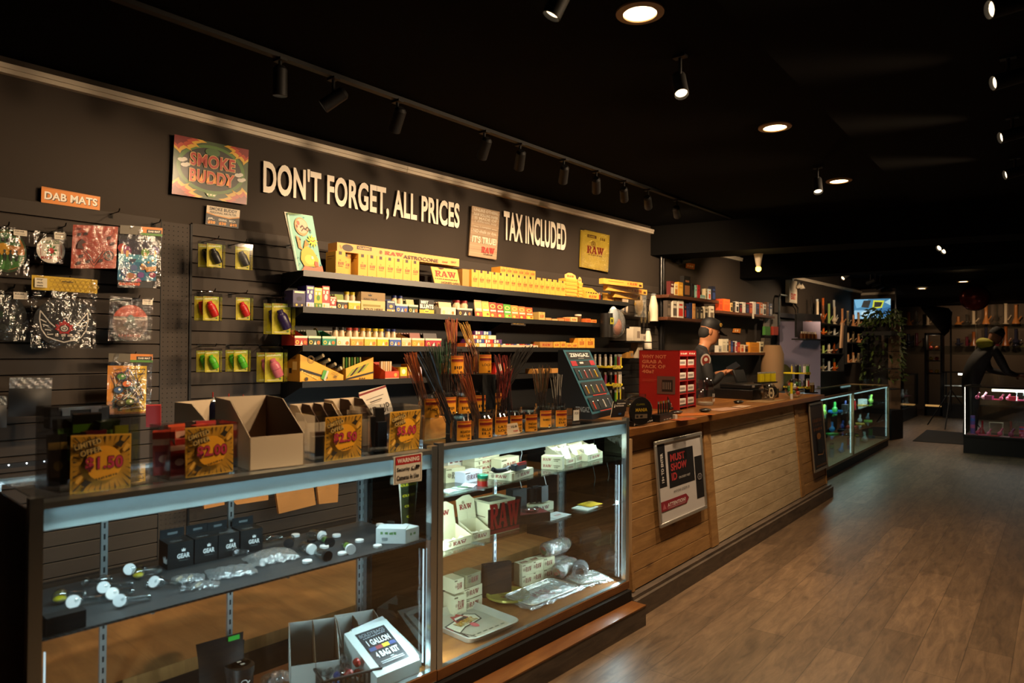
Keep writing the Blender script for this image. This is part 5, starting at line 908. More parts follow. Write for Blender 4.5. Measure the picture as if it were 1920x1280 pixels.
# ================================================================ inside the nearer case
mark = set(SC.objects)
LS = .7605
K3 = Matrix(((0, 0, 1, 0), (1, 0, 0, 0), (0, 1, 0, 0), (0, 0, 0, 1)))
def d_gear(P, w, h): P.text('GEAR', w*.36, h*.36, w*.5, h*.19, '#d8dcdc', .04).poly([(w*.54, h*.62), (w*.53, h*.74), (w*.57, h*.68), (w*.61, h*.76), (w*.65, h*.68), (w*.69, h*.74), (w*.68, h*.62)], '#d8dcdc').rect(w*.42, h*.27, w*.78, h*.29, '#5a6060')
for i, (p0, p1, hp) in enumerate([((310, 1067), (358, 1057), 48), ((359, 1055), (402, 1046), 46), ((402, 1045), (440, 1036), 44), ((440, 1034), (481, 1026), 42)]):
    o = level_box('boxed_pipe', ORD[i]+' black carton with a white crown and the word GEAR, counted from the pegboard end', 'box', 'black cartons on the ribbed shelf', LS, p0, p1, hp, .085, pm('#0d0f10', .42), d_gear, (lambda P, w, h: P.poly([(w*.55, h*.2), (w*.5, h*.45), (w*.62, h*.35), (w*.72, h*.5), (w*.82, h*.35), (w*.95, h*.45), (w*.9, h*.2)], '#d8dcdc')) if i == 0 else None, lambda P, w, h: P.text('GEAR', w*.2, h*.2, w*.5, h*.2, '#6a7070', .03))
    w, h = o['w'], o['h']; MB().box((-w*.48, .04, h), (w*.48, .042, h+.03), pm('#14171a', .4)).build('hang_tab', o); P = Pr(frame((-w*.48, .04, h), (1, 0, 0), (0, 0, 1))); P.rect(w*.3, .01, w*.7, .018, '#5a6468'); P.build('euro_slot', o)
def pipe_bowl(x, y, r, L, rz, label, cap=None, yellow=False, group='small glass bowls on the ribbed shelf'):
    p = on(x, y, LS); t = thing('glass_bowl', (p.x, p.y, LS+r), R(rz), label, 'glass bowl', group)
    MB().sph(r, BLOWN, None, 14, 8).build('bulb', t); MB().tube([(r*.8, 0, 0), (r*1.6, 0, -r*.1), (L, 0, -r*.35)], r*.42, BLOWN, 10, None, r*.5).build('stem', t)
    MB().lathe([(r*.5, -.004), (r*.58, 0), (r*.5, .004)], BLOWN, 12, T(L, 0, -r*.35, 0, 0, R(90))).build('lip', t)
    if cap: MB().cyl(r*.95, -.003, .004, pm('#d6dadc', .5), T(-r*.5, -r*.6, r*.25, 0, R(62), R(-18)), 20).build('white_cap', t)
    if yellow: MB().sph(r*.8, pm('#d8c41f', .4), T(0, 0, -r*.3), 12, 6, (1, 1, .45)).build('yellow_liquid', t)
    return t
for i, (x, y, r, L, rz, c, ye, lb) in enumerate([(112, 1132, .022, .06, 78, False, True, 'glass bowl with yellow base at the shelf corner'), (143, 1140, .019, .07, 80, True, False, 'white-capped glass bowl nearest the shelf corner'), (160, 1098, .013, .04, 70, False, False, 'small clear bowl near the back of the shelf'), (192, 1100, .019, .03, 120, False, False, 'open-mouthed clear bowl near the shelf back'), (198, 1112, .018, .07, 84, True, False, 'first white-capped bowl of the overlapping three'), (213, 1124, .018, .05, 90, True, False, 'second white-capped bowl of the overlapping three'), (229, 1137, .018, .07, 80, True, False, 'third white-capped bowl of the overlapping three'), (246, 1078, .019, .04, 86, True, False, 'white-capped bowl behind the yellow one'), (259, 1086, .02, .065, 86, False, True, 'glass bowl with a yellow liquid base in mid shelf'), (277, 1101, .012, .05, 110, False, False, 'tiny clear bowl beside the yellow one'), (298, 1102, .018, .07, 40, True, False, 'white-capped bowl lying at a slant past the yellow one'), (343, 1110, .011, .03, 60, False, False, 'small twist of clear glass on the shelf front'), (442, 1043, .016, .04, 70, False, False, 'clear round bowl in front of the GEAR cartons'), (486, 1010, .016, .05, 80, False, False, 'clear bowl beside the last GEAR carton')]): pipe_bowl(x, y, r, L, rz, lb, c, ye)
def vial(x, y, rz, capc, label, r=.017, L=.055, cont=None):
    p = on(x, y, LS); t = thing('glass_vial', (p.x, p.y, LS+r), R(rz), label, 'vial', 'lidded glass vials on the ribbed shelf'); Mx = T(0, 0, 0, 0, 0, R(90))
    MB().lathe([(r*.9, 0), (r, .004), (r, L*.8), (r*.85, L)], BLOWN, 14, Mx).build('tube', t); MB().cyl(r*1.08, L, L+.013, pm(capc, .45), Mx, 18).build('screw_cap', t)
    if cont: MB().cyl(r*.7, .01, L*.6, pm(cont, .5), Mx, 10).build('label', t)
    MB().tube([(0, 0, -r*.4), (-.03, .006, -r*.6)], .006, BLOWN, 8).build('stem', t)
for x, y, rz, c, lb, ct in [(583, 1008, 6, '#dfe2e2', 'white-capped vial nearest the shelf back', None), (566, 1032, -2, '#dfe2e2', 'white-capped vial in the middle of the loose caps', None), (606, 1018, -14, '#101112', 'black-capped vial with a green label', '#5a8a4a'), (596, 1044, -6, '#101112', 'black-capped vial nearest the shelf front', None), (648, 1030, -22, '#dfe2e2', 'white-capped vial with a green stripe', '#8ab84a'), (545, 1018, -40, '#101112', 'black-capped vial beside the clear heap', None)]: vial(x, y, rz, c, lb, cont=ct)
for i, (x, y, c, lb) in enumerate([(549, 1004, 0, 'lying behind the black-capped vial'), (631, 1006, 0, 'behind the green-labelled vial'), (608, 1027, 0, 'between the two black-capped vials'), (674, 1016, 0, 'behind the striped vial'), (708, 1026, 0, 'alone beside the white carton'), (642, 1040, 0, 'at the shelf front past the vials'), (576, 1055, 0, 'foremost of the loose caps'), (604, 997, 1, 'black one behind the middle vials'), (584, 1015, 1, 'black one under the white-capped vial'), (547, 1044, 1, 'black one beside the clear heap'), (744, 979, 0, 'in front of the clearance sheet')]):
    p = on(x, y, LS); tag(MB().lathe([(.016, 0), (.0165, .002), (.0165, .008), (.015, .0095), (.0, .0085)], pm('#e2e4e2' if not c else '#131415', .45), 20).build('screw_lid', None, (p.x, p.y, LS+.001)), 'round screw cap '+lb, 'cap', 'loose screw lids on the ribbed shelf')
def flatbag(x, y, w, d, rz, label, stuff, H_=LS, hh=.014, group='clear bags of glass parts on the ribbed shelf'):
    p = on(x, y, H_); t = thing('clear_bag', (p.x, p.y, H_+.001), R(rz), label, 'bag', group)
    MB().grid(lambda u, v: ((u-.5)*w, (v-.5)*d, hh*math.sin(math.pi*u)**.5*math.sin(math.pi*v)**.5+.003*math.sin(29*u+13*v)+.003), 18, 14, CRINK).build('film', t)
    for c, n in stuff:
        for k in range(n): MB().tube([(-w*.3+.6*w*k/max(n, 1), -d*.25, .006), (-w*.2+.6*w*k/max(n, 1), d*.2, .009)], .005, c if not isinstance(c, str) else pm(c, .5), 8).build('glass_tube', t)
    return t
flatbag(352, 1088, .1, .06, 60, 'clear bag of two corks and white parts on the shelf front', [('#c9b48a', 2)]); flatbag(385, 1100, .08, .05, 50, 'second clear bag of a cork beside the first one', [('#c9b48a', 1)]); flatbag(434, 1074, .15, .11, 70, 'flat grey clear bag lying before the GEAR cartons', [(BLOWN, 2)])
flatbag(510, 1048, .17, .12, 80, 'heaped clear bag of many glass tubes at the shelf center', [(BLOWN, 6)], hh=.03)
level_box('white_carton', 'white carton at the mirrored end of the ribbed shelf', 'box', None, LS, (712, 1021), (768, 1022), 28, .07, pm('#dfe6e4', .45), lambda P, w, h: P.bars('greenlion', w*.15, h*.6, w*.6, h*.18, '#6a9a5a', .02).rect(w*.2, h*.2, w*.4, h*.4, '#9aa4a4'), None, None)
level_box('white_carton', 'second white carton tied to the first one at the mirrored end', 'box', None, LS, (770, 1022), (794, 1014), 26, .07, pm('#d8e4e0', .45), lambda P, w, h: P.bars('tube', w*.3, h*.5, w*.5, h*.18, '#6a9a5a', .02))
p = on(125, 1180, LS-.0); tag(MB().box((-.05, -.02, 0), (.04, .02, .045), M_BLACK).build('dark_box', None, (p.x, p.y, LS+.001), R(86)), 'low black box at the open corner of the ribbed shelf', 'box')
keep_in(case1, -.012, 1.27, [o for o in SC.objects if o not in mark])
# signs on the case glass
def csign(P0, hd, corners, y, name, label, draw, thick=.002, mat=None, cat='sign'):
    Q = []
    for x, y_ in corners:
        v = vpl(x, y_, (P0.x+math.cos(R(hd))*y, P0.y-math.sin(R(hd))*y), hd); Q.append(v)
    a = Vector((math.sin(R(hd)), math.cos(R(hd)), 0)); c = sum(Q, Vector())/4; zb = min(q.z for q in Q); L = [((q-c).dot(a), q.z-zb) for q in Q]
    o = MB().prism([L[3], L[2], L[1], L[0]], -thick, 0, mat or pm('#ddd6c4'), YZ).build(name, None, (c.x, c.y, zb), R(90-hd), smooth=False); tag(o, label, cat); P = Pr(qframe(L, -thick), .0003); draw(P); P.build('print', o); return o
def d_warn(P):
    P.rect(0, 0, 1, 1, '#e4dccb').rect(.04, .04, .96, .97, '#3a2a24').rect(.06, .05, .94, .96, '#e4dccb').rect(.06, .68, .94, .96, '#b3201f').text('WARNING', .11, .74, .78, .16, '#efe6d8', .04).text('Security', .1, .4, .46, .18, '#1f1a18', .03).text('Cameras In Use', .1, .13, .78, .17, '#1f1a18', .03)
    P.disc(.66, .5, .06, '#1f1a18', .07).disc(.67, .51, .035, '#e4dccb', .045).poly([(.72, .44), (.76, .6), (.9, .58), (.9, .5)], '#1f1a18')
csign(LP, LH, [(738, 858), (791, 848), (790, 901), (737, 909)], .006, 'warning_sign', 'red and white sign reading WARNING Security Cameras In Use', d_warn)
def d_clear(P):
    P.rect(0, 0, 1, 1, '#3a4426')
    for i in range(12): P.text('CLEARANCE', -.02+.02*i, .95-.078*i-.03, 1.0, .05, '#e8d820' if i % 3 == 1 else '#1f2614', .03, 6)
csign(LP, LH, [(747, 904), (796, 900), (796, 984), (753, 982)], -.16, 'clearance_sheet', 'dark sheet of yellow CLEARANCE lines inside the case', d_clear, cat='sheet')
# brown paper bags hanging behind the case
for i, (c, lb) in enumerate([([(378, 935), (417, 925), (418, 945), (380, 953)], 'small brown paper bag behind the slotted strip'), ([(420, 925), (500, 908), (500, 936), (441, 945)], 'wide brown paper bag half hidden by the band'), ([(512, 908), (583, 899), (589, 945), (520, 962)], 'large brown paper bag hanging behind the case'), ([(590, 902), (632, 895), (630, 940), (595, 944)], 'brown paper bag next to the large one')]):
    sc, zb, w, h, L = quad(c, .14); o = MB().prism([L[3], L[2], L[1], L[0]], -.02, .0, pm('#b87a3a', .7, var=.15), YZ).build('kraft_bag', None, wpos(sc, .14, zb), WROT); tag(o, lb, 'paper bag', 'brown paper bags behind the case'); MB().prism([(L[0][0], L[0][1]-.02), (L[1][0], L[1][1]-.02), L[1], L[0]], -.024, -.02, pm('#a56a30', .7), YZ).build('folded_top', o)
    hook(sc, zb+h*.97, .16, 'black wire hook carrying the '+lb.split(' paper')[0]+' bag number '+ORD[i], 'hooks of the brown paper bags')
# ---- deck of the nearer case
mark = set(SC.objects)
D1 = .252; WHITEC, BROWNC = pm('#c9cdc6', .6), pm('#6a4f34', .7)
def binbox(name, label, h, p0, p1, hpx, d, back=1.9, group=None, n=1, white=WHITEC, brown=BROWNC, front=.5):
    a, b = on(*p0, h), on(*p1, h); w = (b-a).length; rz = math.atan2(b.y-a.y, b.x-a.x); ht = pxm(a, hpx); c = (a+b)/2+Vector((-math.sin(rz), math.cos(rz), 0))*d/2; q = .003
    t = thing(name, (c.x, c.y, h+.001), rz, label, 'cardboard bin', group); H2 = ht*back; m = MB(); m.box((-w/2, -d/2, 0), (w/2, -d/2+q, ht), white).box((-w/2, d/2-q, 0), (w/2, d/2, H2), white).box((-w/2, -d/2, 0), (w/2, d/2, q), brown); m.build('body', t, smooth=False)
    prof = [(-d/2, 0), (d/2, 0), (d/2, H2), (d*.05, H2*.98), (-d/2, ht)]
    for k in range(n+1):
        x = -w/2+w*k/n-(q if k == n else 0)+(q if False else 0); MB().prism(prof, x, x+q*.5, white if k == 0 else brown, K3).prism(prof, x+q*.5, x+q, brown if k == 0 else (white if k == n else brown), K3).build('side_panel', t, smooth=False)
    t['w'] = w; t['h'] = ht; return t
binbox('cardboard_bin', 'white cardboard bin with brown inside, nearest on the deck', D1, (498, 1265), (588, 1252), 42, .2, 2.0, 'cardboard bins on the nearer deck', 2)
binbox('cardboard_bin', 'white cardboard bin of shiny packets behind the kit cartons', D1, (630, 1190), (700, 1178), 34, .17, 1.8, 'cardboard bins on the nearer deck', 1)
binbox('cardboard_bin', 'white cardboard bin farthest back beside the mirrored end', D1, (722, 1165), (790, 1152), 30, .16, 1.8, 'cardboard bins on the nearer deck', 2)
FOIL = speckle('foil_print', ['#3a4a9a', '#8a8f9a', '#b8443a', '#c9b04a', '#20242a', '#5a3a7a', '#d0d4d4'], 70, .25)
for i, (x, y, L1, rz, lb) in enumerate([(640, 1160, .09, 40, 'shiny blue packet lying in the packet bin'), (668, 1150, .09, 80, 'shiny mixed packet on top of the packet bin'), (690, 1148, .08, 110, 'shiny packet at the far end of the packet bin'), (665, 1128, .07, 60, 'black foil packet sticking up in the packet bin'), (650, 1175, .06, 20, 'shiny packet low in the packet bin')]):
    p = on(x, y, D1+.05); tag(MB().grid(lambda u, v: ((u-.5)*L1, (v-.5)*.06, .012*math.sin(3*u+i)+.006*math.sin(17*v)), 8, 6, FOIL if i != 3 else pm('#111214', .3)).build('foil_packet', None, (p.x, p.y, D1+.06+.008*i), R(rz), rot=(.5*math.sin(i), .3, R(rz))), lb, 'packet', 'shiny packets in the cardboard bin')
def d_kit(P, w, h):
    P.rect(w*.17, h*.12, w*.86, h*.9, '#20272c').text('BOLDTBAGS', w*.22, h*.79, w*.58, h*.07, '#8a9498', .0).bars('MULTI PURPOSE FILTER KITS', w*.26, h*.745, w*.5, h*.02, '#8a9498')
    P.text('1 GALLON', w*.25, h*.57, w*.52, h*.12, '#d8dedd', .03).text('4 BAG KIT', w*.25, h*.3, w*.52, h*.12, '#d8dedd', .03)
    for k, c in enumerate(('#3a4a7a', '#8a3038', '#c9b82a', '#3a4878')): P.rect(w*(.2+.15*k), h*.46, w*(.35+.15*k), h*.53, c)
    P.rect(w*.24, h*.2, w*.76, h*.215, '#aab4b4').rect(w*.24, h*.165, w*.76, h*.18, '#aab4b4')
def kit(label, c4, H_, word=None):
    # slanted lid given by four pixels: its lower edge near the deck, its upper edge raised
    bl, br = on(*c4[3], H_+.05), on(*c4[2], H_+.05); tl, tr = on(*c4[0], H_+.15), on(*c4[1], H_+.15); c = (bl+br)/2; c.z = H_; rz = math.atan2(br.y-bl.y, br.x-bl.x); w = (br-bl).length; Ri = Matrix.Rotation(-rz, 4, 'Z'); tv = Ri @ ((tl+tr)/2-(bl+br)/2); d = tv.y
    t = thing('kit_carton', (c.x, c.y, H_+.001), rz, label, 'carton', 'white kit cartons with slanted lids'); MB().prism([(0, 0), (d, 0), (d, .148), (0, .048)], -w/2, w/2, pm('#cfdad6', .5), K3).build('body', t, smooth=False)
    sl = math.hypot(d, .1); P = Pr(frame((-w/2, 0, .048), (1, 0, 0), (0, d/sl, .1/sl)), .0004); d_kit(P, w, sl); P.build('lid_print', t); return t
kit('white slanted carton with a dark label reading 1 GALLON 4 BAG KIT', [(652, 1190), (742, 1155), (792, 1238), (712, 1272)], D1); kit('second white slanted kit carton cut off by the case post', [(746, 1148), (800, 1122), (850, 1200), (798, 1228)], D1)
p = on(640, 1285, D1); bk = thing('plastic_basket', (p.x, p.y+.02, D1+.001), R(70), 'black slotted plastic basket heaped with glass pieces', 'basket'); m = MB(); K5 = pm('#121214', .4)
m.box((-.1, -.07, 0), (.1, .07, .004), K5)
for sx in (-1, 1):
    for k in range(12): m.box((-.1+k*.0178, sx*.075-.002, 0), (-.093+k*.0178, sx*.075+.002, .06), K5)
    for k in range(8): m.box((sx*.102-.002, -.07+k*.0178, 0), (sx*.102+.002, -.063+k*.0178, .06), K5)
m.tube([(-.108, -.08, .063), (.108, -.08, .063), (.108, .08, .063), (-.108, .08, .063), (-.108, -.08, .063)], .006, K5, 8); m.build('basket_body', bk)
for i in range(14):
    a, b = random.uniform(-.08, .08), random.uniform(-.05, .05); tag(MB().lathe([(.006, 0), (.013, .006), (.013, .03), (.007, .038)], [BLOWN, BLOWN, pm('#9a2a24', .2), BLOWN, pm('#2a4a8a', .2)][i % 5], 10).build('glass_piece', None, bk.matrix_basis @ Vector((a, b, .02+.025*(i % 3))), rot=(random.uniform(.6, 1.6), 0, random.uniform(0, 6))), 'small glass piece heaped in the black slotted basket', 'glass piece', 'glass pieces heaped in the basket')
def zipbag(x, y, w, h, rz, label, tilt, zoff=0):
    p = on(x, y, D1); t = thing('zip_pouch', (p.x, p.y, D1+.001), R(rz), label, 'pouch', 'large black pouches on the nearer deck'); Mx = T(0, 0, 0, 0, R(-tilt)); MB().grid(lambda u, v: ((u-.5)*w*(1-.08*math.sin(math.pi*v)), -.03*math.sin(math.pi*u)*(1-v), v*h), 10, 10, pm('#0c0b0b', .35), Mx).grid(lambda u, v: ((u-.5)*w*(1-.08*math.sin(math.pi*v)), .03*math.sin(math.pi*u)*(1-v), v*h), 10, 10, pm('#0c0b0b', .35), Mx).build('body', t); MB().box((w*.16, -.006, h*.9), (w*.4, -.003, h*.98), pm('#2aa02a', .5), Mx).build('green_sticker', t); return t
zipbag(395, 1288, .17, .20, 82, 'tallest black pouch with a green sticker on the deck', 8); zipbag(415, 1300, .17, .17, 82, 'shorter black pouch with a green sticker leaning on the tall one', 10)
for i, (x, y, lb) in enumerate([(434, 1290, 'black tub with white script behind its twin'), (452, 1302, 'black tub with white script nearest the front glass')]):
    p = on(x, y, D1); t = thing('black_tub', (p.x, p.y, D1+.001), R(80), lb, 'tub', 'black lidded tubs'); MB().cyl(.042, 0, .08, pm('#16100f', .35), None, 22).build('body', t); MB().cyl(.045, .08, .105, pm('#0e0d0d', .45), None, 22).build('lid', t)
    P = Pr(Matrix(((1, 0, 0, -.03), (0, 0, -1, -.0425), (0, 1, 0, .0), (0, 0, 0, 1)))); P.ring(.025, .055, .014, .003, '#d8d8d4').line([(.02, .03), (.045, .062)], .004, '#d8d8d4').disc(.022, .024, .011, '#d8d8d4'); P.build('print', t); P = Pr(T(0, 0, .1052)); P.rect(.0, .0, .015, .012, '#b9b9b0'); P.build('price_dot', t)
flatbag(520, 1275, .12, .06, 60, 'glossy dark packet with a green dot before the bins', [('#7a1f1c', 2), ('#3a3a1c', 2)], D1, .03, 'packets low on the nearer deck')
p = on(185, 1290, D1); t = thing('open_tub', (p.x, p.y, D1+.001), R(75), 'translucent tub of glass parts at the lower left corner', 'tub'); MB().lathe([(.05, 0), (.07, .07), (.073, .07), (.052, .0)], CLEAR, 22, None, False).build('tub_wall', t)
for i in range(7): tag(MB().box((-.02, -.012, 0), (.02, .012, .006), [pm('#aab4b8', .3), pm('#14161a', .4), CRINK][i % 3]).build('loose_part', None, (p.x+random.uniform(-.035, .035), p.y+random.uniform(-.035, .035), D1+.05+.006*i), rot=(random.uniform(-.6, .6), .3, i)), 'loose part heaped in the translucent corner tub', 'part', 'loose parts in the translucent tub')

keep_in(case1, -.012, 1.27, [o for o in SC.objects if o not in mark])
# ================================================================ on top of the cases
HTOP = HT+.001
def d_offer(price):
    def f(P, w, h):
        P.rect(0, 0, w, h, '#d8a02a').rect(w*.02, h*.02, w*.98, h*.98, '#b8841c'); cx, cy = w*.52, h*.5
        for k in range(36):
            a = R(k*10+3); b = R(k*10+3+(1.2+1.3*(k % 3))); r0 = .36+.06*(k % 2); e = lambda t: min(.5/max(abs(math.cos(t)), 1e-4), .5/max(abs(math.sin(t)), 1e-4))*.95
            P.poly([(cx+w*r0*math.cos((a+b)/2), cy+h*r0*.9*math.sin((a+b)/2)), (w*(.5+e(a)*math.cos(a)), h*(.5+e(a)*math.sin(a))), (w*(.5+e(b)*math.cos(b)), h*(.5+e(b)*math.sin(b)))], '#33270f')
        P.disc(cx, cy, w*.31, '#e8a01c', h*.31, 30)
        for sx, sy in ((1, 1), (-1, -1)): P.poly([(w*(.5+sx*.3), h*(.5+sy*.26)), (w*(.5+sx*.36), h*(.5+sy*.36)), (w*(.5+sx*.28), h*(.5+sy*.4)), (w*(.5+sx*.18), h*(.5+sy*.32))], '#2a200f').poly([(w*(.5+sx*.36), h*(.5+sy*.18)), (w*(.5+sx*.46), h*(.5+sy*.3)), (w*(.5+sx*.4), h*(.5+sy*.34)), (w*(.5+sx*.32), h*(.5+sy*.22))], '#e0a840')
        for t_, u, v, ww in (('LIMITED', .03, .74, .44), ('OFFER', .12, .62, .36)): P.text(t_, w*u, h*v, w*ww, h*.12, '#1d150a', .12, 14).text(t_, w*(u+.012), h*(v+.012), w*ww, h*.095, '#d8b468', .015, 14)
        P.text(price, w*.2, h*.36, w*.64, h*.27, '#5a1420', .05).text(price, w*.21, h*.375, w*.62, h*.24, '#b8304a', .03).bars('WHILE SUPPLIES LAST', w*.38, h*.2, w*.36, h*.035, '#3a2a10', .02, 12)
    return f
def tub(label, p0, p1, hpx, d, corners, price, group='clear tubs with LIMITED OFFER signs'):
    a, b = on(*p0, HT), on(*p1, HT); w = (b-a).length; rz = math.atan2(b.y-a.y, b.x-a.x); h = pxm(a, hpx); c = (a+b)/2+Vector((-math.sin(rz), math.cos(rz), 0))*d/2; q = .004
    t = thing('offer_tub', (c.x, c.y, HTOP), rz, label, 'tub', group); m = MB(); m.box((-w/2, -d/2, 0), (w/2, d/2, q), CLEAR)
    for A_, B_ in (((-w/2, -d/2, 0), (w/2, -d/2+q, h)), ((-w/2, d/2-q, 0), (w/2, d/2, h)), ((-w/2, -d/2+q, 0), (-w/2+q, d/2-q, h)), ((w/2-q, -d/2+q, 0), (w/2, d/2-q, h))): m.box(A_, B_, CLEAR)
    m.build('tub_body', t, smooth=False)
    S = [vpl(x, y, (a.x, a.y), 90-math.degrees(rz)) for x, y in corners]; u = Vector((math.cos(rz), math.sin(rz), 0)); L = [((s-c).dot(u), s.z-HTOP) for s in S]; y = -d/2-.002
    MB().prism([L[3], L[2], L[1], L[0]], y-.001, y, pm('#d8a850'), YZ).build('sign_card', t, smooth=False); W_, H_ = (L[1][0]-L[0][0]+L[2][0]-L[3][0])/2, (L[0][1]-L[3][1]+L[1][1]-L[2][1])/2
    P = Pr(qframe(L, y-.0012) @ Matrix.Diagonal((1/W_, 1/H_, 1, 1)), .0002); d_offer(price)(P, W_, H_); P.build('sign_print', t); return t, w, d, h
def contents(t, w, d, h, items, group):
    for i, (name, label, cat, col, x, y, z, sx, sy, sz, rx, rz, ex) in enumerate(items):
        o = MB().box((-sx/2, -sy/2, 0), (sx/2, sy/2, sz), pm(col, .4) if isinstance(col, str) else col); o = o.build(name, None, t.matrix_basis @ Vector((x*w, y*d, z)), rot=(R(rx), 0, t.rotation_euler.z+R(rz)), smooth=False); tag(o, label, cat, group)
        if ex: P = Pr(frame((-sx/2, -sy/2, 0), (1, 0, 0), (0, 0, 1))); ex(P, sx, sz); P.build('print', o)
def e_stripe(c, c2): return lambda P, w, h: P.rect(0, h*.7, w, h*.84, c).rect(w*.1, h*.2, w*.9, h*.55, c2).disc(w*.5, h*.38, w*.25, c, h*.1, 10)
t1, w, d, h = tub('nearest clear tub with the $1.50 offer sign', (112, 926), (262, 902), 160, .14, [(132, 816), (245, 812), (243, 912), (130, 926)], '$1.50')
contents(t1, w, d, h, [('zigzag_packet', 'tall yellow printed packet at the far end of the nearest tub', 'packet', '#a8a41c', .36, -.2, .012, .04, .012, .15, -3, 2, e_stripe('#5a7a1c', '#c9c43a')), ('snack_packet', 'black and green packet standing highest in the nearest tub', 'packet', '#12160e', -.2, .1, .02, .06, .02, .17, -8, 10, e_stripe('#5a8a1c', '#1d2414')), ('snack_packet', 'black packet with lime edge in the middle of the nearest tub', 'packet', '#14160f', .0, .2, .03, .07, .02, .175, 10, -14, e_stripe('#6a9a1c', '#c9a84a')), ('snack_packet', 'dark red packet behind the $1.50 sign', 'packet', '#7a1a24', -.02, -.1, .01, .07, .02, .145, 5, 18, e_stripe('#d8b86a', '#3a1014')), ('snack_packet', 'gold and black packet at the near end of the nearest tub', 'packet', '#1a140f', -.38, .0, .01, .045, .02, .14, -6, -12, e_stripe('#a8843a', '#2a2016')), ('snack_packet', 'green-black packet lying across the nearest tub', 'packet', '#1c2a12', .14, .25, .02, .08, .02, .165, 16, 24, e_stripe('#8aa82a', '#20301a'))], 'packets in the $1.50 tub')
t2, w, d, h = tub('clear tub of red packets with the $2.00 offer sign', (318, 902), (446, 884), 100, .14, [(346, 802), (436, 795), (435, 882), (347, 896)], '$2.00')
contents(t2, w, d, h, [('red_packet', lb, 'packet', c, x, y, z, .06, .02, hh_, rx, rz, e_stripe('#e0a88a', '#8a1a14')) for lb, c, x, y, z, hh_, rx, rz in [('bright red packet at the near end of the $2.00 tub', '#b8341c', -.42, 0, .01, .135, 12, -30), ('orange red packet leaning in the $2.00 tub', '#c8481c', -.2, .1, .01, .145, -8, 14), ('red packet showing a pale panel in the $2.00 tub', '#a82a1c', -.3, -.2, .005, .11, 0, 4), ('red packet upright at the middle of the $2.00 tub', '#b82a20', .06, .15, .01, .14, 6, 30), ('flat red box on top of the $2.00 tub', '#a81f1c', .25, .1, .03, .13, -20, -12), ('lime packet peeking out of the $2.00 tub', '#7a8a2a', .1, -.05, .01, .125, 4, -8)]], 'packets in the $2.00 tub')
p = on(276, 815, HT); tag(MB().box((-.03, -.012, 0), (.03, .012, .1), pm('#a82a2a', .45)).build('red_packet', None, (p.x-.05, p.y+.05, HT+.03), rot=(R(8), 0, R(60))), 'red packet leaning over the gap between the first two tubs', 'packet')
t3, w, d, h = tub('clear tub with the $2.50 offer sign beside the white bin', (590, 864), (690, 853), 84, .16, [(610, 783), (678, 776), (676, 856), (607, 865)], '$2.50')
contents(t3, w, d, h, [('dark_packet', lb, 'packet', c, x, y, .006, .05, .02, hh_, 4, rz, None) for lb, c, x, y, hh_, rz in [('dark packet low in the $2.50 tub', '#15100f', -.3, -.1, .07, 6), ('brown packet low in the $2.50 tub', '#3a2418', -.2, .2, .08, -10), ('dark red-edged packet in the $2.50 tub', '#2a1414', .0, .1, .075, 12)]], 'packets in the $2.50 tub')
t4_, w, d, h = tub('clear tub with the $5.00 offer sign at the case end', (694, 848), (793, 838), 82, .17, [(731, 772), (788, 767), (783, 839), (728, 848)], '$5.00')
contents(t4_, w, d, h, [('dark_packet', lb, 'packet', c, x, y, .006, .04, .02, hh_, rx, rz, None) for lb, c, x, y, hh_, rx, rz in [('black packet standing in the $5.00 tub', '#100f10', -.3, .1, .12, 6, 8), ('black curved packet rising highest in the $5.00 tub', '#0e0d0e', -.05, .2, .15, -4, -6), ('orange-striped packet in the $5.00 tub', '#6a3a14', -.42, -.1, .1, -10, 10), ('blue-black packet in the $5.00 tub', '#16202a', -.18, -.2, .1, 0, 0)]], 'packets in the $5.00 tub')
WB = pm('#d8c3a4', .6); BB = pm('#4a3122', .75)
binbox('cardboard_bin', 'large white cardboard bin with brown inside beside the $2.00 tub', HT, (468, 884), (570, 872), 63, .3, 2.05, 'cardboard bins on the case top', 1, WB, BB)
t = binbox('cardboard_bin', 'white cardboard bin of spray cans behind the $2.00 tub', HT, (398, 850), (470, 838), 46, .2, 2.0, 'cardboard bins on the case top', 1, WB, BB)
M_CAN = pm('#1c1f3a', .25, .4)
for i, (x, y, lb) in enumerate([(398, 832, 'first purple spray can, half hidden by the bin side'), (428, 838, 'middle purple spray can in the white bin'), (455, 842, 'last and nearest purple spray can in the white bin')]):
    p = on(x, y, HT); t = thing('spray_can', (p.x, p.y, HT+.006), 0, lb, 'spray can', 'purple spray cans in the bin'); MB().lathe([(.026, 0), (.027, .004), (.027, .15), (.022, .165)], M_CAN, 20).build('can_body', t); MB().lathe([(.022, .165), (.024, .168), (.015, .176), (.008, .178), (.007, .184)], M_CHROME, 18).build('valve_cup', t); MB().cyl(.0022, .182, .205, pm('#a8241c', .4), None, 8).build('nozzle_straw', t)
for i, (x0, x1, y, lb) in enumerate([(575, 640, 848, 'long white cardboard bin with dividers behind the $2.50 tub'), (644, 700, 838, 'white cardboard bin behind the handwritten sheet')]): binbox('cardboard_bin', lb, HT, (x0, y), (x1, y-8), 54, .12, 1.6, 'cardboard bins on the case top', 3 if i == 0 else 2, WB, BB)
a, b = on(690, 842, HT), on(730, 836, HT)
S = [vpl(x, y, (-2.38, 2.0), 10) for x, y in [(672, 736), (722, 722), (736, 768), (686, 790)]]; c = sum(S, Vector())/4; u = Vector((math.sin(R(10)), math.cos(R(10)), 0)); zb = HTOP; L = [((s-c).dot(u), s.z-zb) for s in S]
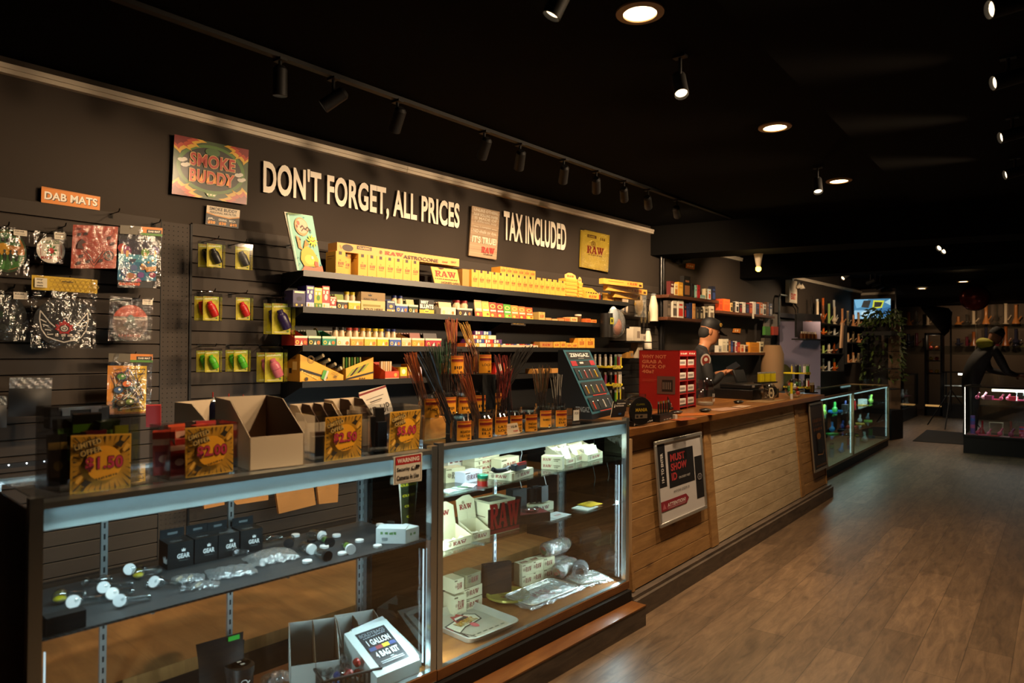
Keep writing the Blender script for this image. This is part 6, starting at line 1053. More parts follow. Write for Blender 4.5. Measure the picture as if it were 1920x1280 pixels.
o = MB().prism([L[3], L[2], L[1], L[0]], -.004, 0, pm('#dcd0bc'), YZ).box((L[3][0]+.01, -.03, 0), (L[2][0]-.01, .03, .003), CLEAR).box((L[3][0]+.02, -.003, 0), (L[2][0]-.02, 0, L[3][1]+.01), CLEAR).build('sign_holder', None, (c.x, c.y, zb), R(80), smooth=False); tag(o, 'clear stand holding a white sheet with handwritten letters', 'sign'); P = Pr(qframe(L, -.004)); P.rect(0, 0, 1, 1, '#e4d8c4').rect(0, .93, 1, 1, '#8a3030').text("I'D UP", .2, .08, .74, .34, '#2a2018', .0, 0).line([(.2, .72), (.84, .72)], .02, '#5a4a3c').line([(.3, .6), (.75, .6)], .03, '#2a2018').line([(.3, .54), (.7, .54)], .012, '#5a4a3c'); P.build('print', o)
# ---- incense jars and their sticks
M_LABEL = pm('#e0941c', .5)
def jar(label, x, y, hpx, H_, word, grp='clear incense jars with orange labels', rpx=None):
    p = on(x, y, H_); h = pxm(p, hpx); r = pxm(p, rpx) if rpx else h*.37; t = thing('incense_jar', (p.x, p.y, H_+.001), R(66), label, 'jar', grp)
    MB().lathe([(r*.9, 0), (r, h*.06), (r, h*.74), (r*.78, h*.84), (r*.78, h*.88), (r*.84, h*.9), (r*.84, h)], CLEAR, 22, None, False).lathe([(0, .003), (r*.9, .003)], CLEAR, 22, None, False).build('glass_body', t)
    def band(a0, a1, z0, z1, m, rr): return MB().grid(lambda u, v: (rr*math.cos(R(a0+(a1-a0)*u)), rr*math.sin(R(a0+(a1-a0)*u)), z0+(z1-z0)*v), 10, 1, m)
    lm = band(-135, -32, h*.04, h*.62, M_LABEL, r*1.01); lm.v = lm.v; b2 = band(-135, -32, h*.62, h*.72, pm('#c8801c', .5), r*1.01)
    for q in (band(-130, -38, h*.5, h*.6, pm('#7a2014', .5), r*1.018), band(-130, -38, h*.66, h*.7, pm('#a83a18', .5), r*1.018), band(-128, -40, h*.46, h*.48, pm('#c8641c', .5), r*1.018)): lm.add(q.v, q.f, q.mats[0])
    lm.add(b2.v, b2.f, b2.mats[0]); band2 = band(118, 186, h*.1, h*.62, pm('#a8641c', .5), r*1.01); lm.add(band2.v, band2.f, band2.mats[0])
    ws = [q for q in word.split('/') if q]
    if not ws:
        for k in range(4): q = band(-112+14*k, -103+14*k, h*(.2+.03*(k % 2)), h*.33, pm('#2a1a0c'), r*1.022); lm.add(q.v, q.f, q.mats[0])
    for k, wd in enumerate(ws):
        vs, fs, asp = text_geo(wd, .02); W_ = 62; v0 = [((r*1.022)*math.cos(R(-115+W_*x_)), (r*1.022)*math.sin(R(-115+W_*x_)), h*(.3-.14*k+.09*y_)) for x_, y_ in vs]; lm.add(v0, fs, pm('#2a1a0c'))
    q = band(-76, -56, h*.07, h*.13, pm('#5a3414'), r*1.02); lm.add(q.v, q.f, q.mats[0]); lm.build('label_wrap', t); return t, p, r, h
def bundle(label, base, tipA, tipB, n, cols, depth, r=.0016):
    # sticks from inside the jar to tips spread between two pixels, all tips at about the given forward depth
    m = MB(); b0 = Vector(base)
    n = int(n*1.35)
    for k in range(n):
        f = k/(n-1)+random.uniform(-.03, .03); x, y = tipA[0]+(tipB[0]-tipA[0])*f, tipA[1]+(tipB[1]-tipA[1])*f+random.uniform(-6, 8); dd = ray(x, y); tip = CAM+dd*(depth+random.uniform(-.08, .08)); s = b0+Vector((random.uniform(-.022, .022), random.uniform(-.022, .022), .004)); mid = s*.42+tip*.58; c1, c2 = random.choice(cols)
        m.tube([s, mid], r, pm(c1, .7), 4); m.tube([mid, tip], r*1.05, pm(c2, .6), 4)
    tag(m.build('incense_bundle', None, (0, 0, 0), smooth=False), label, 'incense sticks', 'bundles of incense sticks', 'stuff'); return m
BLK = [('#2a1c12', '#14100c'), ('#1f1610', '#1c1712')]; ORG = [('#5a3018', '#8a4a20'), ('#6a3a1c', '#a8521c'), ('#4a2814', '#7a3014')]; GRN = [('#2a1c12', '#1f3a24'), ('#241a10', '#2f5a38'), ('#2a1810', '#14241a')]; RED = [('#3a1a12', '#6a1f1a'), ('#2a1612', '#8a2a1f'), ('#241410', '#3a1412')]; PNK = [('#6a3424', '#c0705a'), ('#7a3a24', '#c8643a'), ('#5a3018', '#b88a3a')]; GRY = [('#2a2018', '#8a8478'), ('#241c16', '#5a5248')]
RIS = HT+.098
for i, (x, y, hp, w_, lb) in enumerate([(864, 826, 53, 'MOUNTAIN/HEATHER', 'front incense jar reading MOUNTAIN HEATHER'), (904, 821, 51, 'BLUE/ILL', 'second front incense jar reading BLUE'), (934, 815, 48, 'LATE/LOO', 'third front incense jar, behind the price card'), (962, 811, 46, 'STEAM/ROSE', 'fourth front incense jar, partly behind the price card'), (990, 809, 46, 'INDIAN/SANDAL', 'fifth front incense jar reading INDIAN SANDAL'), (1017, 801, 45, 'BAMBOO', 'sixth front incense jar reading BAMBOO'), (1046, 800, 44, 'SUN/DAL', 'last front incense jar before the teal stand')]): jar(lb, x, y, hp, HT, w_)
def riser(label, x0, x1, y, d=.12, h=.095):
    a, b = on(x0, y, HT), on(x1, y-(x1-x0)*.13, HT); w = (b-a).length; rz = math.atan2(b.y-a.y, b.x-a.x); c = (a+b)/2+Vector((-math.sin(rz), math.cos(rz), 0))*d/2; o = MB().box((-w/2, -d/2, 0), (w/2, d/2, h), wood('riser_wood', '#9a5f24', '#c98a3c', (2, 2, 8), .45, 1, seed=x0)).build('wood_block', None, (c.x, c.y, HTOP), rz, bevel=.003); return tag(o, label, 'wood block', 'wooden blocks under the rear jars')
riser('wooden block under the PEACH jar', 796, 836, 826); riser('long wooden block under the rear row of jars', 842, 935, 800, .12); 
for i, (x, y, hp, w_, lb) in enumerate([(804, 784, 52, 'PEACH', 'incense jar reading PEACH on its own wooden block'), (838, 777, 46, '', 'first rear incense jar on the long block'), (866, 776, 44, '', 'second rear incense jar on the long block'), (897, 772, 44, '', 'third rear incense jar on the long block'), (924, 768, 44, '', 'last rear incense jar on the long block')]): jar(lb, x, y, hp, RIS, w_)
for i, (x, y, hp, lb) in enumerate([(852, 702, 48, 'large tall incense jar at the back, nearer the tubs'), (904, 701, 50, 'large tall incense jar at the back, reading LOCU')]): jar(lb, x, y, hp, HT+.275, 'LOCU' if i else '', rpx=17)
for i, (x, lb) in enumerate([(852, 'black plinth under the large rear jar nearer the tubs'), (904, 'black plinth under the large rear LOCU jar')]):
    p = on(x, 701, HT+.275); tag(MB().box((-.045, -.045, 0), (.045, .045, .273), M_BLACK).build('jar_plinth', None, (p.x, p.y, HTOP), R(88)), lb, 'plinth')
dp = lambda x, y, H_: (on(x, y, H_)-CAM).dot(CF)
for lb, bx, by, H_, tA, tB, n, cols, dd in [('orange sticks leaning from the PEACH jar', 804, 782, RIS, (757, 668), (782, 662), 18, ORG, -.2), ('black and blue sticks leaning from the MOUNTAIN HEATHER jar', 858, 822, HT, (778, 664), (812, 662), 22, BLK+[('#5a3018', '#2a4a6a')], -.25), ('dense black green-tipped fan behind the front jars', 838, 775, RIS, (798, 652), (846, 640), 26, GRN, .0), ('wide brown and green fan rising in the center of the jars', 866, 774, RIS, (826, 666), (868, 672), 24, GRN+ORG, .05), ('orange and green fan spreading over the rear jars', 897, 771, RIS, (852, 668), (902, 664), 26, ORG+GRN[:1], .05), ('dark amber sticks leaning from the BLUE jar', 902, 818, HT, (858, 700), (884, 704), 20, ORG, -.2), ('red sticks leaning from the fourth front jar', 960, 808, HT, (926, 668), (956, 672), 24, RED, -.1), ('dull red sticks between the tall rear jars and teal stand', 934, 812, HT, (930, 700), (962, 694), 18, RED, -.05), ('thin black sticks fanned widely behind the red ones', 924, 766, RIS, (960, 660), (1006, 648), 26, BLK, .15), ('upright brown sticks in the BAMBOO jar', 1017, 799, HT, (998, 690), (1032, 688), 22, [('#2f2016', '#5a3a1c'), ('#2a1c12', '#3a3018')], .0), ('sparse grey curved sticks in the last front jar', 1046, 798, HT, (1032, 706), (1054, 702), 9, GRY, .0), ('tall pink and orange sticks from the large rear jar', 852, 700, HT+.275, (834, 600), (858, 601), 20, PNK, .0), ('golden sticks from the large LOCU jar', 904, 700, HT+.275, (860, 604), (880, 608), 12, [('#7a4a1c', '#b8842a'), ('#6a3a1c', '#c99a3a')], .0)]:
    b = on(bx, by, H_); bundle(lb, (b.x, b.y, H_), tA, tB, n, cols, dp(bx, by, H_)+dd)
def card(name, label, corners, hd, H_, draw, P0, lean=0, cat='price card'):
    S = [vpl(x, y, P0, hd) for x, y in corners]; c = sum(S, Vector())/4; u = Vector((math.sin(R(hd)), math.cos(R(hd)), 0)); L = [((s-c).dot(u), s.z-H_-.001) for s in S]; zz = min(l[1] for l in L); L = [(a, b-zz) for a, b in L]
    o = MB().prism([L[3], L[2], L[1], L[0]], -.003, 0, pm('#dccbae', .5), YZ).build(name, None, (c.x, c.y, H_+.001), R(90-hd), smooth=False); tag(o, label, cat); P = Pr(qframe(L, -.003)); draw(P); P.build('print', o); return o
def d_pc(P): P.rect(0, 0, 1, 1, '#d8c4a8').text('3/$2.00', .4, .55, .5, .25, '#2a1c14', .05).line([(.1, .8), (.34, .74)], .03, '#b86a4a').line([(.12, .6), (.34, .56)], .03, '#c88a6a').bars('each .75', .52, .2, .4, .16, '#b84a3a', .02)
p = on(962, 812, HT); card('price_card', 'small cream price card leaning on the fourth front jar', [(946, 797), (969, 794), (974, 813), (951, 817)], 4, HT, d_pc, (p.x+.03, p.y))
p = on(1075, 795, HT); t = thing('price_block', (p.x, p.y, HTOP), R(80), 'clear block with a white price card before the teal stand', 'price block'); MB().box((-.03, -.02, 0), (.03, .02, .085), CLEAR).build('acrylic_block', t); P = Pr(frame((-.022, -.0205, .02), (1, 0, 0), (0, 0, 1))); P.rect(0, 0, .044, .055, '#d0c8ba').text('3/$2.00', .008, .03, .03, .014, '#2a1c14', .03); P.build('price_label', t)
# ---- teal lighter stand
a, b = on(1110, 787, HT), on(1156, 776, HT); w = (b-a).length; rz = math.atan2(b.y-a.y, b.x-a.x); c = (a+b)/2; hz_ = .325
top = vpl(1075, 656, (c.x-.19, c.y), math.degrees(math.atan2(math.cos(rz), math.sin(rz))) if False else 90-math.degrees(rz)); hS = top.z-HTOP; dS = .19
t = thing('lighter_stand', (c.x, c.y, HTOP), rz, 'tall teal slanted stand of lighters reading ZENGAZ', 'lighter stand'); TEAL, TB_ = pm('#1c5a6a', .45), pm('#10181f', .5)
MB().prism([(0, 0), (dS+.02, 0), (dS+.02, hS), (dS-.01, hS), (0, .03)], -w/2, w/2, pm('#0d1218', .5), K3).build('stand_body', t, smooth=False)
sl = math.hypot(dS-.01, hS-.03); FS = frame((-w/2, 0, .03), (1, 0, 0), (0, (dS-.01)/sl, (hS-.03)/sl)); P = Pr(FS, .0006); P.rect(0, 0, w, sl, TEAL).rect(w*.06, sl*.84, w*.94, sl*.97, TB_).text('ZENGAZ', w*.14, sl*.885, w*.72, sl*.06, '#d8dcd8', .03).rect(w*.4, sl*.855, w*.62, sl*.865, '#8a9090').rect(w*.06, sl*.74, w*.94, sl*.82, '#14181c').rect(w*.06, sl*.74, w*.26, sl*.82, '#a82030').rect(w*.76, sl*.74, w*.94, sl*.82, '#a82030').rect(w*.36, sl*.77, w*.5, sl*.8, '#d0d0cc')
for k, (v0, v1) in enumerate(((.52, .71), (.28, .48), (.04, .24))): P.rect(w*.06, sl*v0, w*.94, sl*v1, '#0f1e26')
P.rect(w*.3, sl*.255, w*.84, sl*.27, '#b8322a').rect(w*.3, sl*.012, w*.84, sl*.027, '#b8322a'); P.build('front_print', t); P = Pr(frame((-w/2-.0005, .1, 0), (0, -1, 0), (0, 0, 1))); P.text('ZENGAZ', .0, .04, .085, .03, '#8a9298', .02); P.build('side_print', t)
for k, (v0, cc) in enumerate(((.54, ['#1c6a7a', '#b85a5a', '#8a5a4a', '#c8a020']), (.3, ['#b8882a', '#6a7a4a', '#c88a5a', '#a83a3a']), (.06, ['#c83a1c', '#20242a', '#c9c4bc', '#5a6070']))):
    for j, c_ in enumerate(cc): tag(MB().box((-.006, -.004, 0), (.006, .004, .045), pm(c_, .35)).cyl(.004, .045, .05, M_CHROME, None, 8).build('lighter', None, t.matrix_basis @ (FS @ Vector((w*(.18+.2*j), sl*v0, .006))), rot=(-math.atan2(dS-.01, hS-.03), 0, rz)), ['upper', 'middle', 'lower'][k]+' row lighter of the teal stand, '+ORD[j]+' along', 'lighter', 'lighters in the teal stand')
# ================================================================ wooden service counter
CY0, CY1, CT = 3.50, 7.66, 1.05
ct = thing('service_counter', (-1.93, CY0, 0), R(90), 'long wooden service counter clad in pale and brown boards', 'counter'); CL = CY1-CY0
TOPW = wood('counter_top_wood', '#7a4a22', '#b57a3e', (1.2, 8, 8), .32, 1.2, (1.6, .18, (0, 0, 0), .35), seed=1)
MB().box((0, -.0, CT-.045), (CL, .76, CT), TOPW).build('countertop', ct, bevel=.003); MB().box((.02, .14, .12), (CL, .74, CT-.046), M_BLACK).build('carcass', ct)
MB().box((-.05, -.08, 0), (CL+.02, .1, .105), M_PLINTH).box((-.05, -.06, .105), (CL+.02, .1, .125), M_PLINTH).build('kickboard', ct)
TILT = Matrix(((1, 0, 0, 0), (0, 1, .075/.9, -.075*1.0/.9*1.0), (0, 0, 1, 0), (0, 0, 0, 1)))   # foot stands out towards the aisle
PALE = [wood('pale_board', '#b39a76', '#dcc6a0', (1.4, 9, 9), .65, 1, seed=k, knots=(1.6, 1, 5)) for k in range(4)]; TAN = [wood('tan_board', '#8a6438', '#b98d56', (1.4, 9, 9), .6, 1, seed=k+7, knots=(1.9, 1, 6)) for k in range(4)]
def boards(x0, x1, n, mats, split, name):
    m = MB(); z0, z1 = .13, CT-.05; hh = (z1-z0)/n
    for k in range(n):
        cuts = [x0]+(sorted(random.uniform(x0+.25, x1-.25) for _ in range(split)) if k % 2 else [])+[x1]
        for a, b in zip(cuts, cuts[1:]): m.box((a+.0015, .05+.004*random.random(), z0+k*hh+.002), (b-.0015, .075, z0+(k+1)*hh-.002), random.choice(mats), TILT)
    m.build(name, ct, bevel=.0015)
boards(.03, 1.14, 9, TAN, 0, 'board_panel'); boards(1.26, 3.26, 10, PALE, 0, 'board_panel'); boards(3.36, CL-.02, 9, TAN, 0, 'board_panel')
for x0, x1, m in ((0, .03, TAN[1]), (1.14, 1.26, TAN[2]), (3.26, 3.36, TAN[0]), (CL-.02, CL, TAN[3])): MB().box((x0, .042, .13), (x1, .08, CT-.047), m, TILT).build('post', ct, bevel=.002)
tag(MB().box((-.012, -.045, 0), (.012, .045, .88), wood('beech_strip', '#a8845c', '#c6a478', (9, 9, 1.4), .6)).build('filler_board', None, (-1.93, 3.475, .115)), 'pale upright board closing the gap between glass case and counter', 'board')
# framed posters on the sloping front
def fposter(name, label, corners, fr, draw):
    Q = []
    for x, y in corners:
        d = ray(x, y); n = Vector((.9, 0, .075)).normalized(); P0 = Vector((-1.93-.05+.018, 4, .1+.9)); k = n.dot(P0-CAM)/n.dot(d)
        Q.append(CAM+d*k)
    tl, tr, br, bl = Q; c = (bl+br)/2; c.z = min(bl.z, br.z); u = Vector((0, 1, 0)); v = Vector((-.083, 0, 1)).normalized(); n = u.cross(v); t = thing(name, c, 0, label, 'poster'); L = [((q-c).dot(u), (q-c).dot(v)) for q in Q]; x0, x1 = (L[0][0]+L[3][0])/2, (L[1][0]+L[2][0])/2; y0, y1 = (L[2][1]+L[3][1])/2, (L[0][1]+L[1][1])/2
    F = Matrix(((u.x, v.x, n.x, 0), (u.y, v.y, n.y, 0), (u.z, v.z, n.z, 0), (0, 0, 0, 1))); b = MB(); f = .024
    for A_, B_ in (((x0, y0, 0), (x1, y0+f, .014)), ((x0, y1-f, 0), (x1, y1, .014)), ((x0, y0+f, 0), (x0+f, y1-f, .014)), ((x1-f, y0+f, 0), (x1, y1-f, .014))): b.box(A_, B_, fr, F)
    b.build('frame', t, bevel=.004); MB().box((x0+f, y0+f, 0), (x1-f, y1-f, .006), pm('#cfccc8', .5), F).build('sheet', t, smooth=False); W_, H_ = x1-x0-2*f, y1-y0-2*f
    P = Pr(F @ Matrix.Translation((x0+f, y0+f, .0062)), .0003); draw(P, W_, H_); P.build('print', t)
def d_id(P, w, h):
    K = '#17161a'; P.rect(0, 0, w, h, '#cdc9c8').rect(0, h*.44, w*.17, h*1.0, K).rect(w*.22, h*.4, w*.8, h*.88, K).rect(w*.82, h*.13, w, h*.72, K)
    P.text('19+ TO ENTER', w*.12, h*.5, h*.38, w*.055, '#d8d4d0', .04, 90)
    for k, t_ in enumerate(('MUST', 'SHOW', 'ID')): P.text(t_, w*.27, h*(.74-.125*k), w*(.33, .36, .12)[k], h*.1, '#b33a3c', .04)
    P.text('ON EVERY VISIT', w*.43, h*.49, w*.26, h*.03, '#d0ccc8', .0).text('ANYONE UNDER 30', w*.29, h*.33, w*.36, h*.032, '#2a2628', .0)
    P.poly([(0, h*.14), (w*.56, h*.14), (w*.62, h*.2), (w*.56, h*.265), (0, h*.265)], '#8a2432').text('ATTENTION!', w*.14, h*.175, w*.4, h*.05, '#d8d0cc', .03).line([(w*.14, h*.16), (w*.54, h*.16)], h*.004, '#d8d0cc').poly([(w*.03, h*.165), (w*.11, h*.165), (w*.07, h*.24)], '#b8606a').ring(w*.91, h*.43, w*.06, w*.012, '#8a8588', 6, h*.05).text('H', w*.89, h*.41, w*.04, h*.04, '#8a8588')
fposter('framed_poster', 'silver framed poster reading MUST SHOW ID on the counter front', [(1225, 828), (1314, 808), (1322, 950), (1236, 994)], pm('#c9c6c0', .3, .7), d_id)
def d_vint(P, w, h):
    P.rect(0, 0, w, h, '#2a2322').rect(w*.06, h*.8, w*.94, h*.97, '#3d2f28').bars('VAPE & SMOKE', w*.14, h*.72, w*.72, h*.06, '#7a4a20', .03).bars('ACCESSORIES', w*.16, h*.66, w*.68, h*.04, '#5f3a1c', .03).bars('OF AGE ONLY', w*.16, h*.59, w*.68, h*.045, '#8a5222', .03)
    P.rect(w*.3, h*.44, w*.72, h*.56, '#3a2414').disc(w*.5, h*.5, w*.16, '#a8702a', h*.05, 14).rect(w*.34, h*.24, w*.66, h*.44, '#171412').line([(w*.3, h*.22), (w*.7, h*.2), (w*.82, h*.26)], w*.02, '#b8843a').rect(w*.1, h*.03, w*.9, h*.06, '#6a4a24')
fposter('framed_poster', 'narrow framed dark brown poster at the far end of the counter front', [(1515, 756), (1541, 751), (1550, 876), (1525, 887)], pm('#a89a88', .35, .6), d_vint)
# ---- things on the counter
CT1 = CT+.001
def lit_row(name, label, x, y, n, step, H_, rz, cols, grp, capc='#d8dad6', r=.0065, h=.06, zoff=0):
    p = on(x, y, H_); u = Vector((math.cos(R(rz)), math.sin(R(rz)), 0)); proto = None; caps = MB()
    for i in range(n):
        c = cols[i % len(cols)]; t = MB().cyl(r, 0, h, pm(c, .35), None, 10)
        o = t.build(name, None, (p.x+u.x*step*i, p.y+u.y*step*i, H_+zoff)); tag(o, ORD[i]+' '+label, 'lighter', grp); MB().cyl(r*.95, h, h+.014, pm(capc, .25, .6), None, 10).build('metal_top', o)
def tower(label, x, y, tiers, tierh, n, w, grp, names):
    p = on(x, y, CT); t = thing('lighter_tower', (p.x, p.y, CT1), R(72), label, 'lighter display'); YL = pm('#d8c41f', .5); m = MB(); m.cyl(.02, 0, tierh*tiers, M_BLACK); m.build('column', t)
    for k in range(tiers):
        z = .06+k*tierh; MB().cyl(w*.5, z, z+.012, YL, None, 28).build('tier', t); P = Pr(frame((-.04, -w*.5-.003, z-.008), (1, 0, 0), (0, 0, 1))); P.rect(0, 0, .08, .026, '#c9b41c').rect(.004, .003, .076, .023, '#3a3a14').text('CLIPPER', .01, .006, .06, .014, '#d8c41f', .03); P.build('brand_tab', t)
        for i in range(n):
            a = R(180+180*(i+.5)/n); c = random.choice(['#c8c4b8', '#2a2a2a', '#b8301f', '#3a6a3a', '#c9b43a', '#d8d4cc', '#7a8a9a', '#8a3a5a', '#4a8a3a']); q = t.matrix_basis @ Vector((w*.44*math.cos(a), w*.44*math.sin(a), z+.0125)); o = MB().cyl(.0085, 0, .068, pm(c, .3), None, 10).build('lighter', None, q); tag(o, ORD[i]+' lighter around the '+names[k]+' tier of the '+grp, 'lighter', 'lighters on the '+grp); MB().cyl(.008, .068, .086, pm('#d0d2d0', .2, .7), None, 10).build('metal_top', o)
tower('three-tier yellow lighter tower behind the teal stand', 1134, 770, 3, .13, 9, .26, 'tower behind the teal stand', ['lowest', 'middle', 'top']); tower('two-tier yellow lighter tower at the far counter end', 1494, 737, 2, .15, 9, .27, 'tower at the far counter end', ['lower', 'upper'])
lit_row('lighter', 'bright yellow lighter in the row before the tower', 1150, 772, 4, .03, CT, 70, ['#141414', '#c9c42a', '#c9c42a', '#141414'], 'yellow lighters before the tower', h=.075, r=.009, zoff=.09)
tag(MB().box((-.06, -.02, 0), (.06, .02, .089), M_BLACK).build('lighter_box', None, on(1150, 772, CT)+Vector((.015, .045, .001)), R(70)), 'black box holding the yellow lighters before the tower', 'box')
p = on(1164, 790, CT)
p = on(1152, 788, HT); S0_ = Vector((p.x-.07, p.y+.05)); 
def d_mania(P): P.rect(0, 0, 1, 1, '#17100e').bars('CLIPPER OFFICIAL', .3, .82, .6, .07, '#d0c8bc', .02).text('OUTDOOR', .2, .66, .6, .1, '#d8d0c4', .03).poly([(.08, .6), (.12, .85), (.17, .62)], '#d8d0c4').disc(.6, .2, .12, '#20406a', .07, 10)
card('standing_card', 'small dark card standing between teal stand and round jar', [(1149, 744), (1175, 743), (1169, 773), (1144, 774)], 4, HT, d_mania, S0_, cat='card')
p = on(1204, 800, CT); r = pxm(p, 29); t = thing('round_jar', (p.x-.08, p.y+.08, CT1), R(66), 'round glass jar with a black disc label reading MANIA', 'jar'); MB().sph(r, CLEAR, T(0, 0, r*.94), 24, 12, (1.25, .72, 1)).build('glass_body', t); MB().cyl(r*.62, r*1.75, r*2.05, CLEAR, None, 20).build('neck', t)
MB().cyl(r*.9, 0, .012, pm('#120f0e', .45), T(-r*.3, -r*.74, r*.98, 0, R(90)), 28).build('label_disc', t, smooth=False); P = Pr(frame((-r*1.2, -r*.74-.0122, 0), (1, 0, 0), (0, 0, 1))); P.text('MANIA', r*.45, r*.95, r*.95, r*.22, '#a88a1c', .03).text('CLIPPER', r*.5, r*1.35, r*.7, r*.12, '#6a6414', .02).rect(r*.4, r*.5, r*1.4, r*.78, '#6a5a48').bars('METAL', r*.5, r*.56, r*.6, r*.15, '#1c1612', .03); P.build('label_print', t)
for i in range(26): a, b = random.uniform(-1, 1), random.uniform(-.6, .6); tag(MB().cyl(.004, 0, .05, pm(['#b8b4a8', '#6a665c', '#c9a84a', '#3a3834'][i % 4], .25, .5), None, 6).build('metal_lighter', None, t.matrix_basis @ Vector((r*.35+a*r*.5, b*r*.5, r*(.3+.045*i))), rot=(random.uniform(.3, 1.4), 0, random.uniform(0, 6))), 'small metal lighter loose inside the round MANIA jar', 'lighter', 'metal lighters inside the round jar')
p, q = on(1188, 800, CT), on(1238, 788, CT); u = (q-p); rz = math.atan2(u.y, u.x); w = u.length; t = thing('lighter_tray', (p.x, p.y, CT1), rz, 'low black tray of gold and black lighters at the counter corner', 'tray'); MB().box((0, 0, 0), (w, .07, .03), pm('#0d0c0c', .4)).build('tray_body', t); P = Pr(frame((0, 0, 0), (1, 0, 0), (0, 0, 1))); P.text('CLIPPER', w*.06, .008, w*.28, .011, '#c9c4bc', .02).poly([(w*.02, .005), (w*.03, .026), (w*.045, .005)], '#c9c4bc').bars('Outdoor', w*.5, .008, w*.2, .009, '#c9c4bc'); P.build('tray_print', t)
for i in range(6): o = MB().cyl(.009, 0, .062, pm(['#15120f', '#15120f', '#3a2a14', '#b8822a', '#c9943a', '#8a6a2a'][i], .3), None, 10).build('lighter', None, t.matrix_basis @ Vector((.015+i*.021, .022, .031))); tag(o, ORD[i]+' short lighter in the low black corner tray', 'lighter', 'lighters in the corner tray')
p, q = on(1236, 792, CT), on(1260, 786, CT); u = (q-p); rz = math.atan2(u.y, u.x); w = u.length; t = thing('lighter_box', (p.x, p.y+.01, CT1), rz, 'black counter box of five dark pen lighters', 'box'); MB().box((0, .0, 0), (w, .06, .045), pm('#0f0e0e', .4)).build('body', t); P = Pr(frame((0, 0, 0), (1, 0, 0), (0, 0, 1))); P.bars('GREENGO', w*.3, .006, w*.6, .007, '#a8a49c'); P.build('print', t)
for i in range(5): o = MB().cyl(.006, 0, .065, pm('#2a2a26', .3), None, 10).build('pen_lighter', None, t.matrix_basis @ Vector((w*(.12+.19*i), .02, .046))); tag(o, ORD[i]+' dark pen lighter in the black counter box', 'lighter', 'pen lighters in the counter box'); MB().cyl(.0055, .065, .08, pm('#b8a43a' if i % 2 else '#c8c8c0', .25, .6), None, 10).build('tip', o)
tag(MB().box((-.012, -.012, 0), (.012, .012, .03), pm('#cfc9bc')).build('price_cube', None, on(1264, 786, CT)+Vector((0, .01, .001)), R(75)), 'tiny white price cube at the counter edge', 'price tag')
# red display of cigarette packs
a, b, c = on(1216, 763, CT), on(1274, 769, CT), on(1305, 763, CT); e1, e2 = b-a, c-b; w = e2.length; d = e1.length; rz = math.atan2(e2.y, e2.x); hR = 1.5-CT+.0; t = thing('pack_display', (b.x, b.y, CT1), rz, 'tall red display reading WHY NOT GRAB A PACK with white packs', 'display'); REDM = pm('#a81c1c', .45); m = MB(); q = .006
m.box((0, 0, 0), (q, d, hR), REDM).box((w-q, 0, 0), (w, d, hR), REDM).box((w*.5-q/2, .003, 0), (w*.5+q/2, d, hR), REDM).box((0, d-q, 0), (w, d, hR), REDM).box((0, 0, hR-q), (w, d, hR), REDM).box((0, 0, hR*.9), (w, q, hR), REDM)
m.build('cabinet', t, smooth=False)
P = Pr(frame((0, d, 0), (0, -1, 0), (0, 0, 1)), .0006)
for k, t_ in enumerate(('WHY NOT', 'GRAB A', 'PACK OF', '40s?')): P.text(t_, d*.08, hR*(.86-.085*k), d*(.6, .5, .58, .3)[k], hR*.062, '#d87a5a', .05)
P.rect(d*.46, hR*.26, d*.9, hR*.56, '#6a4a44').rect(d*.58, hR*.3, d*.84, hR*.5, '#2a1c1a')
for k in range(5): P.rect(d*(.6+.045*k), hR*.34, d*(.62+.045*k), hR*.46, '#8a7a70')
P.line([(d*.1, hR*.5), (d*.46, hR*.5)], hR*.006, '#c85a44').line([(d*.1, hR*.475), (d*.4, hR*.475)], hR*.006, '#c85a44'); P.build('side_print', t)
for k in range(4):
    z = hR*(.05+.22*k); MB().box((q, .004, z-.006), (w-q, d-q, z), REDM).build('rack_shelf', t)
    for s_ in range(2):
        o = MB().box((-w*.2, 0, 0), (w*.2, .022, hR*.13), pm('#d8d0c4', .5)).box((-w*.2, -.0006, 0), (w*.2, 0, hR*.035), pm('#b8301c' if k == 3 else '#3a3430')).box((-w*.14, -.0006, hR*.06), (w*.14, 0, hR*.1), pm('#8a7f78')).build('cigarette_pack', None, t.matrix_basis @ Vector((w*(.26+.49*s_), .012, z+.0005)), rz, smooth=False); tag(o, ['near', 'far'][s_]+' column white pack on the '+['lowest', 'second', 'third', 'top'][k]+' level of the red display', 'pack', 'packs in the red display')
P = Pr(frame((0, 0, 0), (1, 0, 0), (0, 0, 1)), .0006); P.bars('BACKWOOD', w*.06, hR*.93, w*.4, hR*.03, '#e0c8b8', .02).bars('SELECT', w*.55, hR*.93, w*.36, hR*.03, '#e0c8b8', .02); P.build('header_print', t)
p = on(1262, 768, CT); t = thing('card_reader_stand', (p.x, p.y, CT1), R(60), 'brown backed stand holding a dark card reader before the red display', 'card reader'); MB().prism([(0, 0), (.1, 0), (.075, .14), (.06, .14)], -.035, .035, pm('#7a5230', .6), K3).build('easel', t, smooth=False); Fq = Matrix.Translation((0, -.0, .0)) @ frame((-.035, -.004, .004), (1, 0, 0), (0, .4, .92)); MB().box((0, 0, -.0), (.075, .15, .014), pm('#16130f', .4), Fq).build('reader', t); P = Pr(Fq @ Matrix.Translation((0, 0, .0142))); P.rect(.014, .05, .06, .12, '#d8d2c4').rect(.01, .012, .064, .03, '#8a3a1c').bars('SCAN HERE', .014, .034, .046, .01, '#d8d2c4', .02); P.build('screen', t)
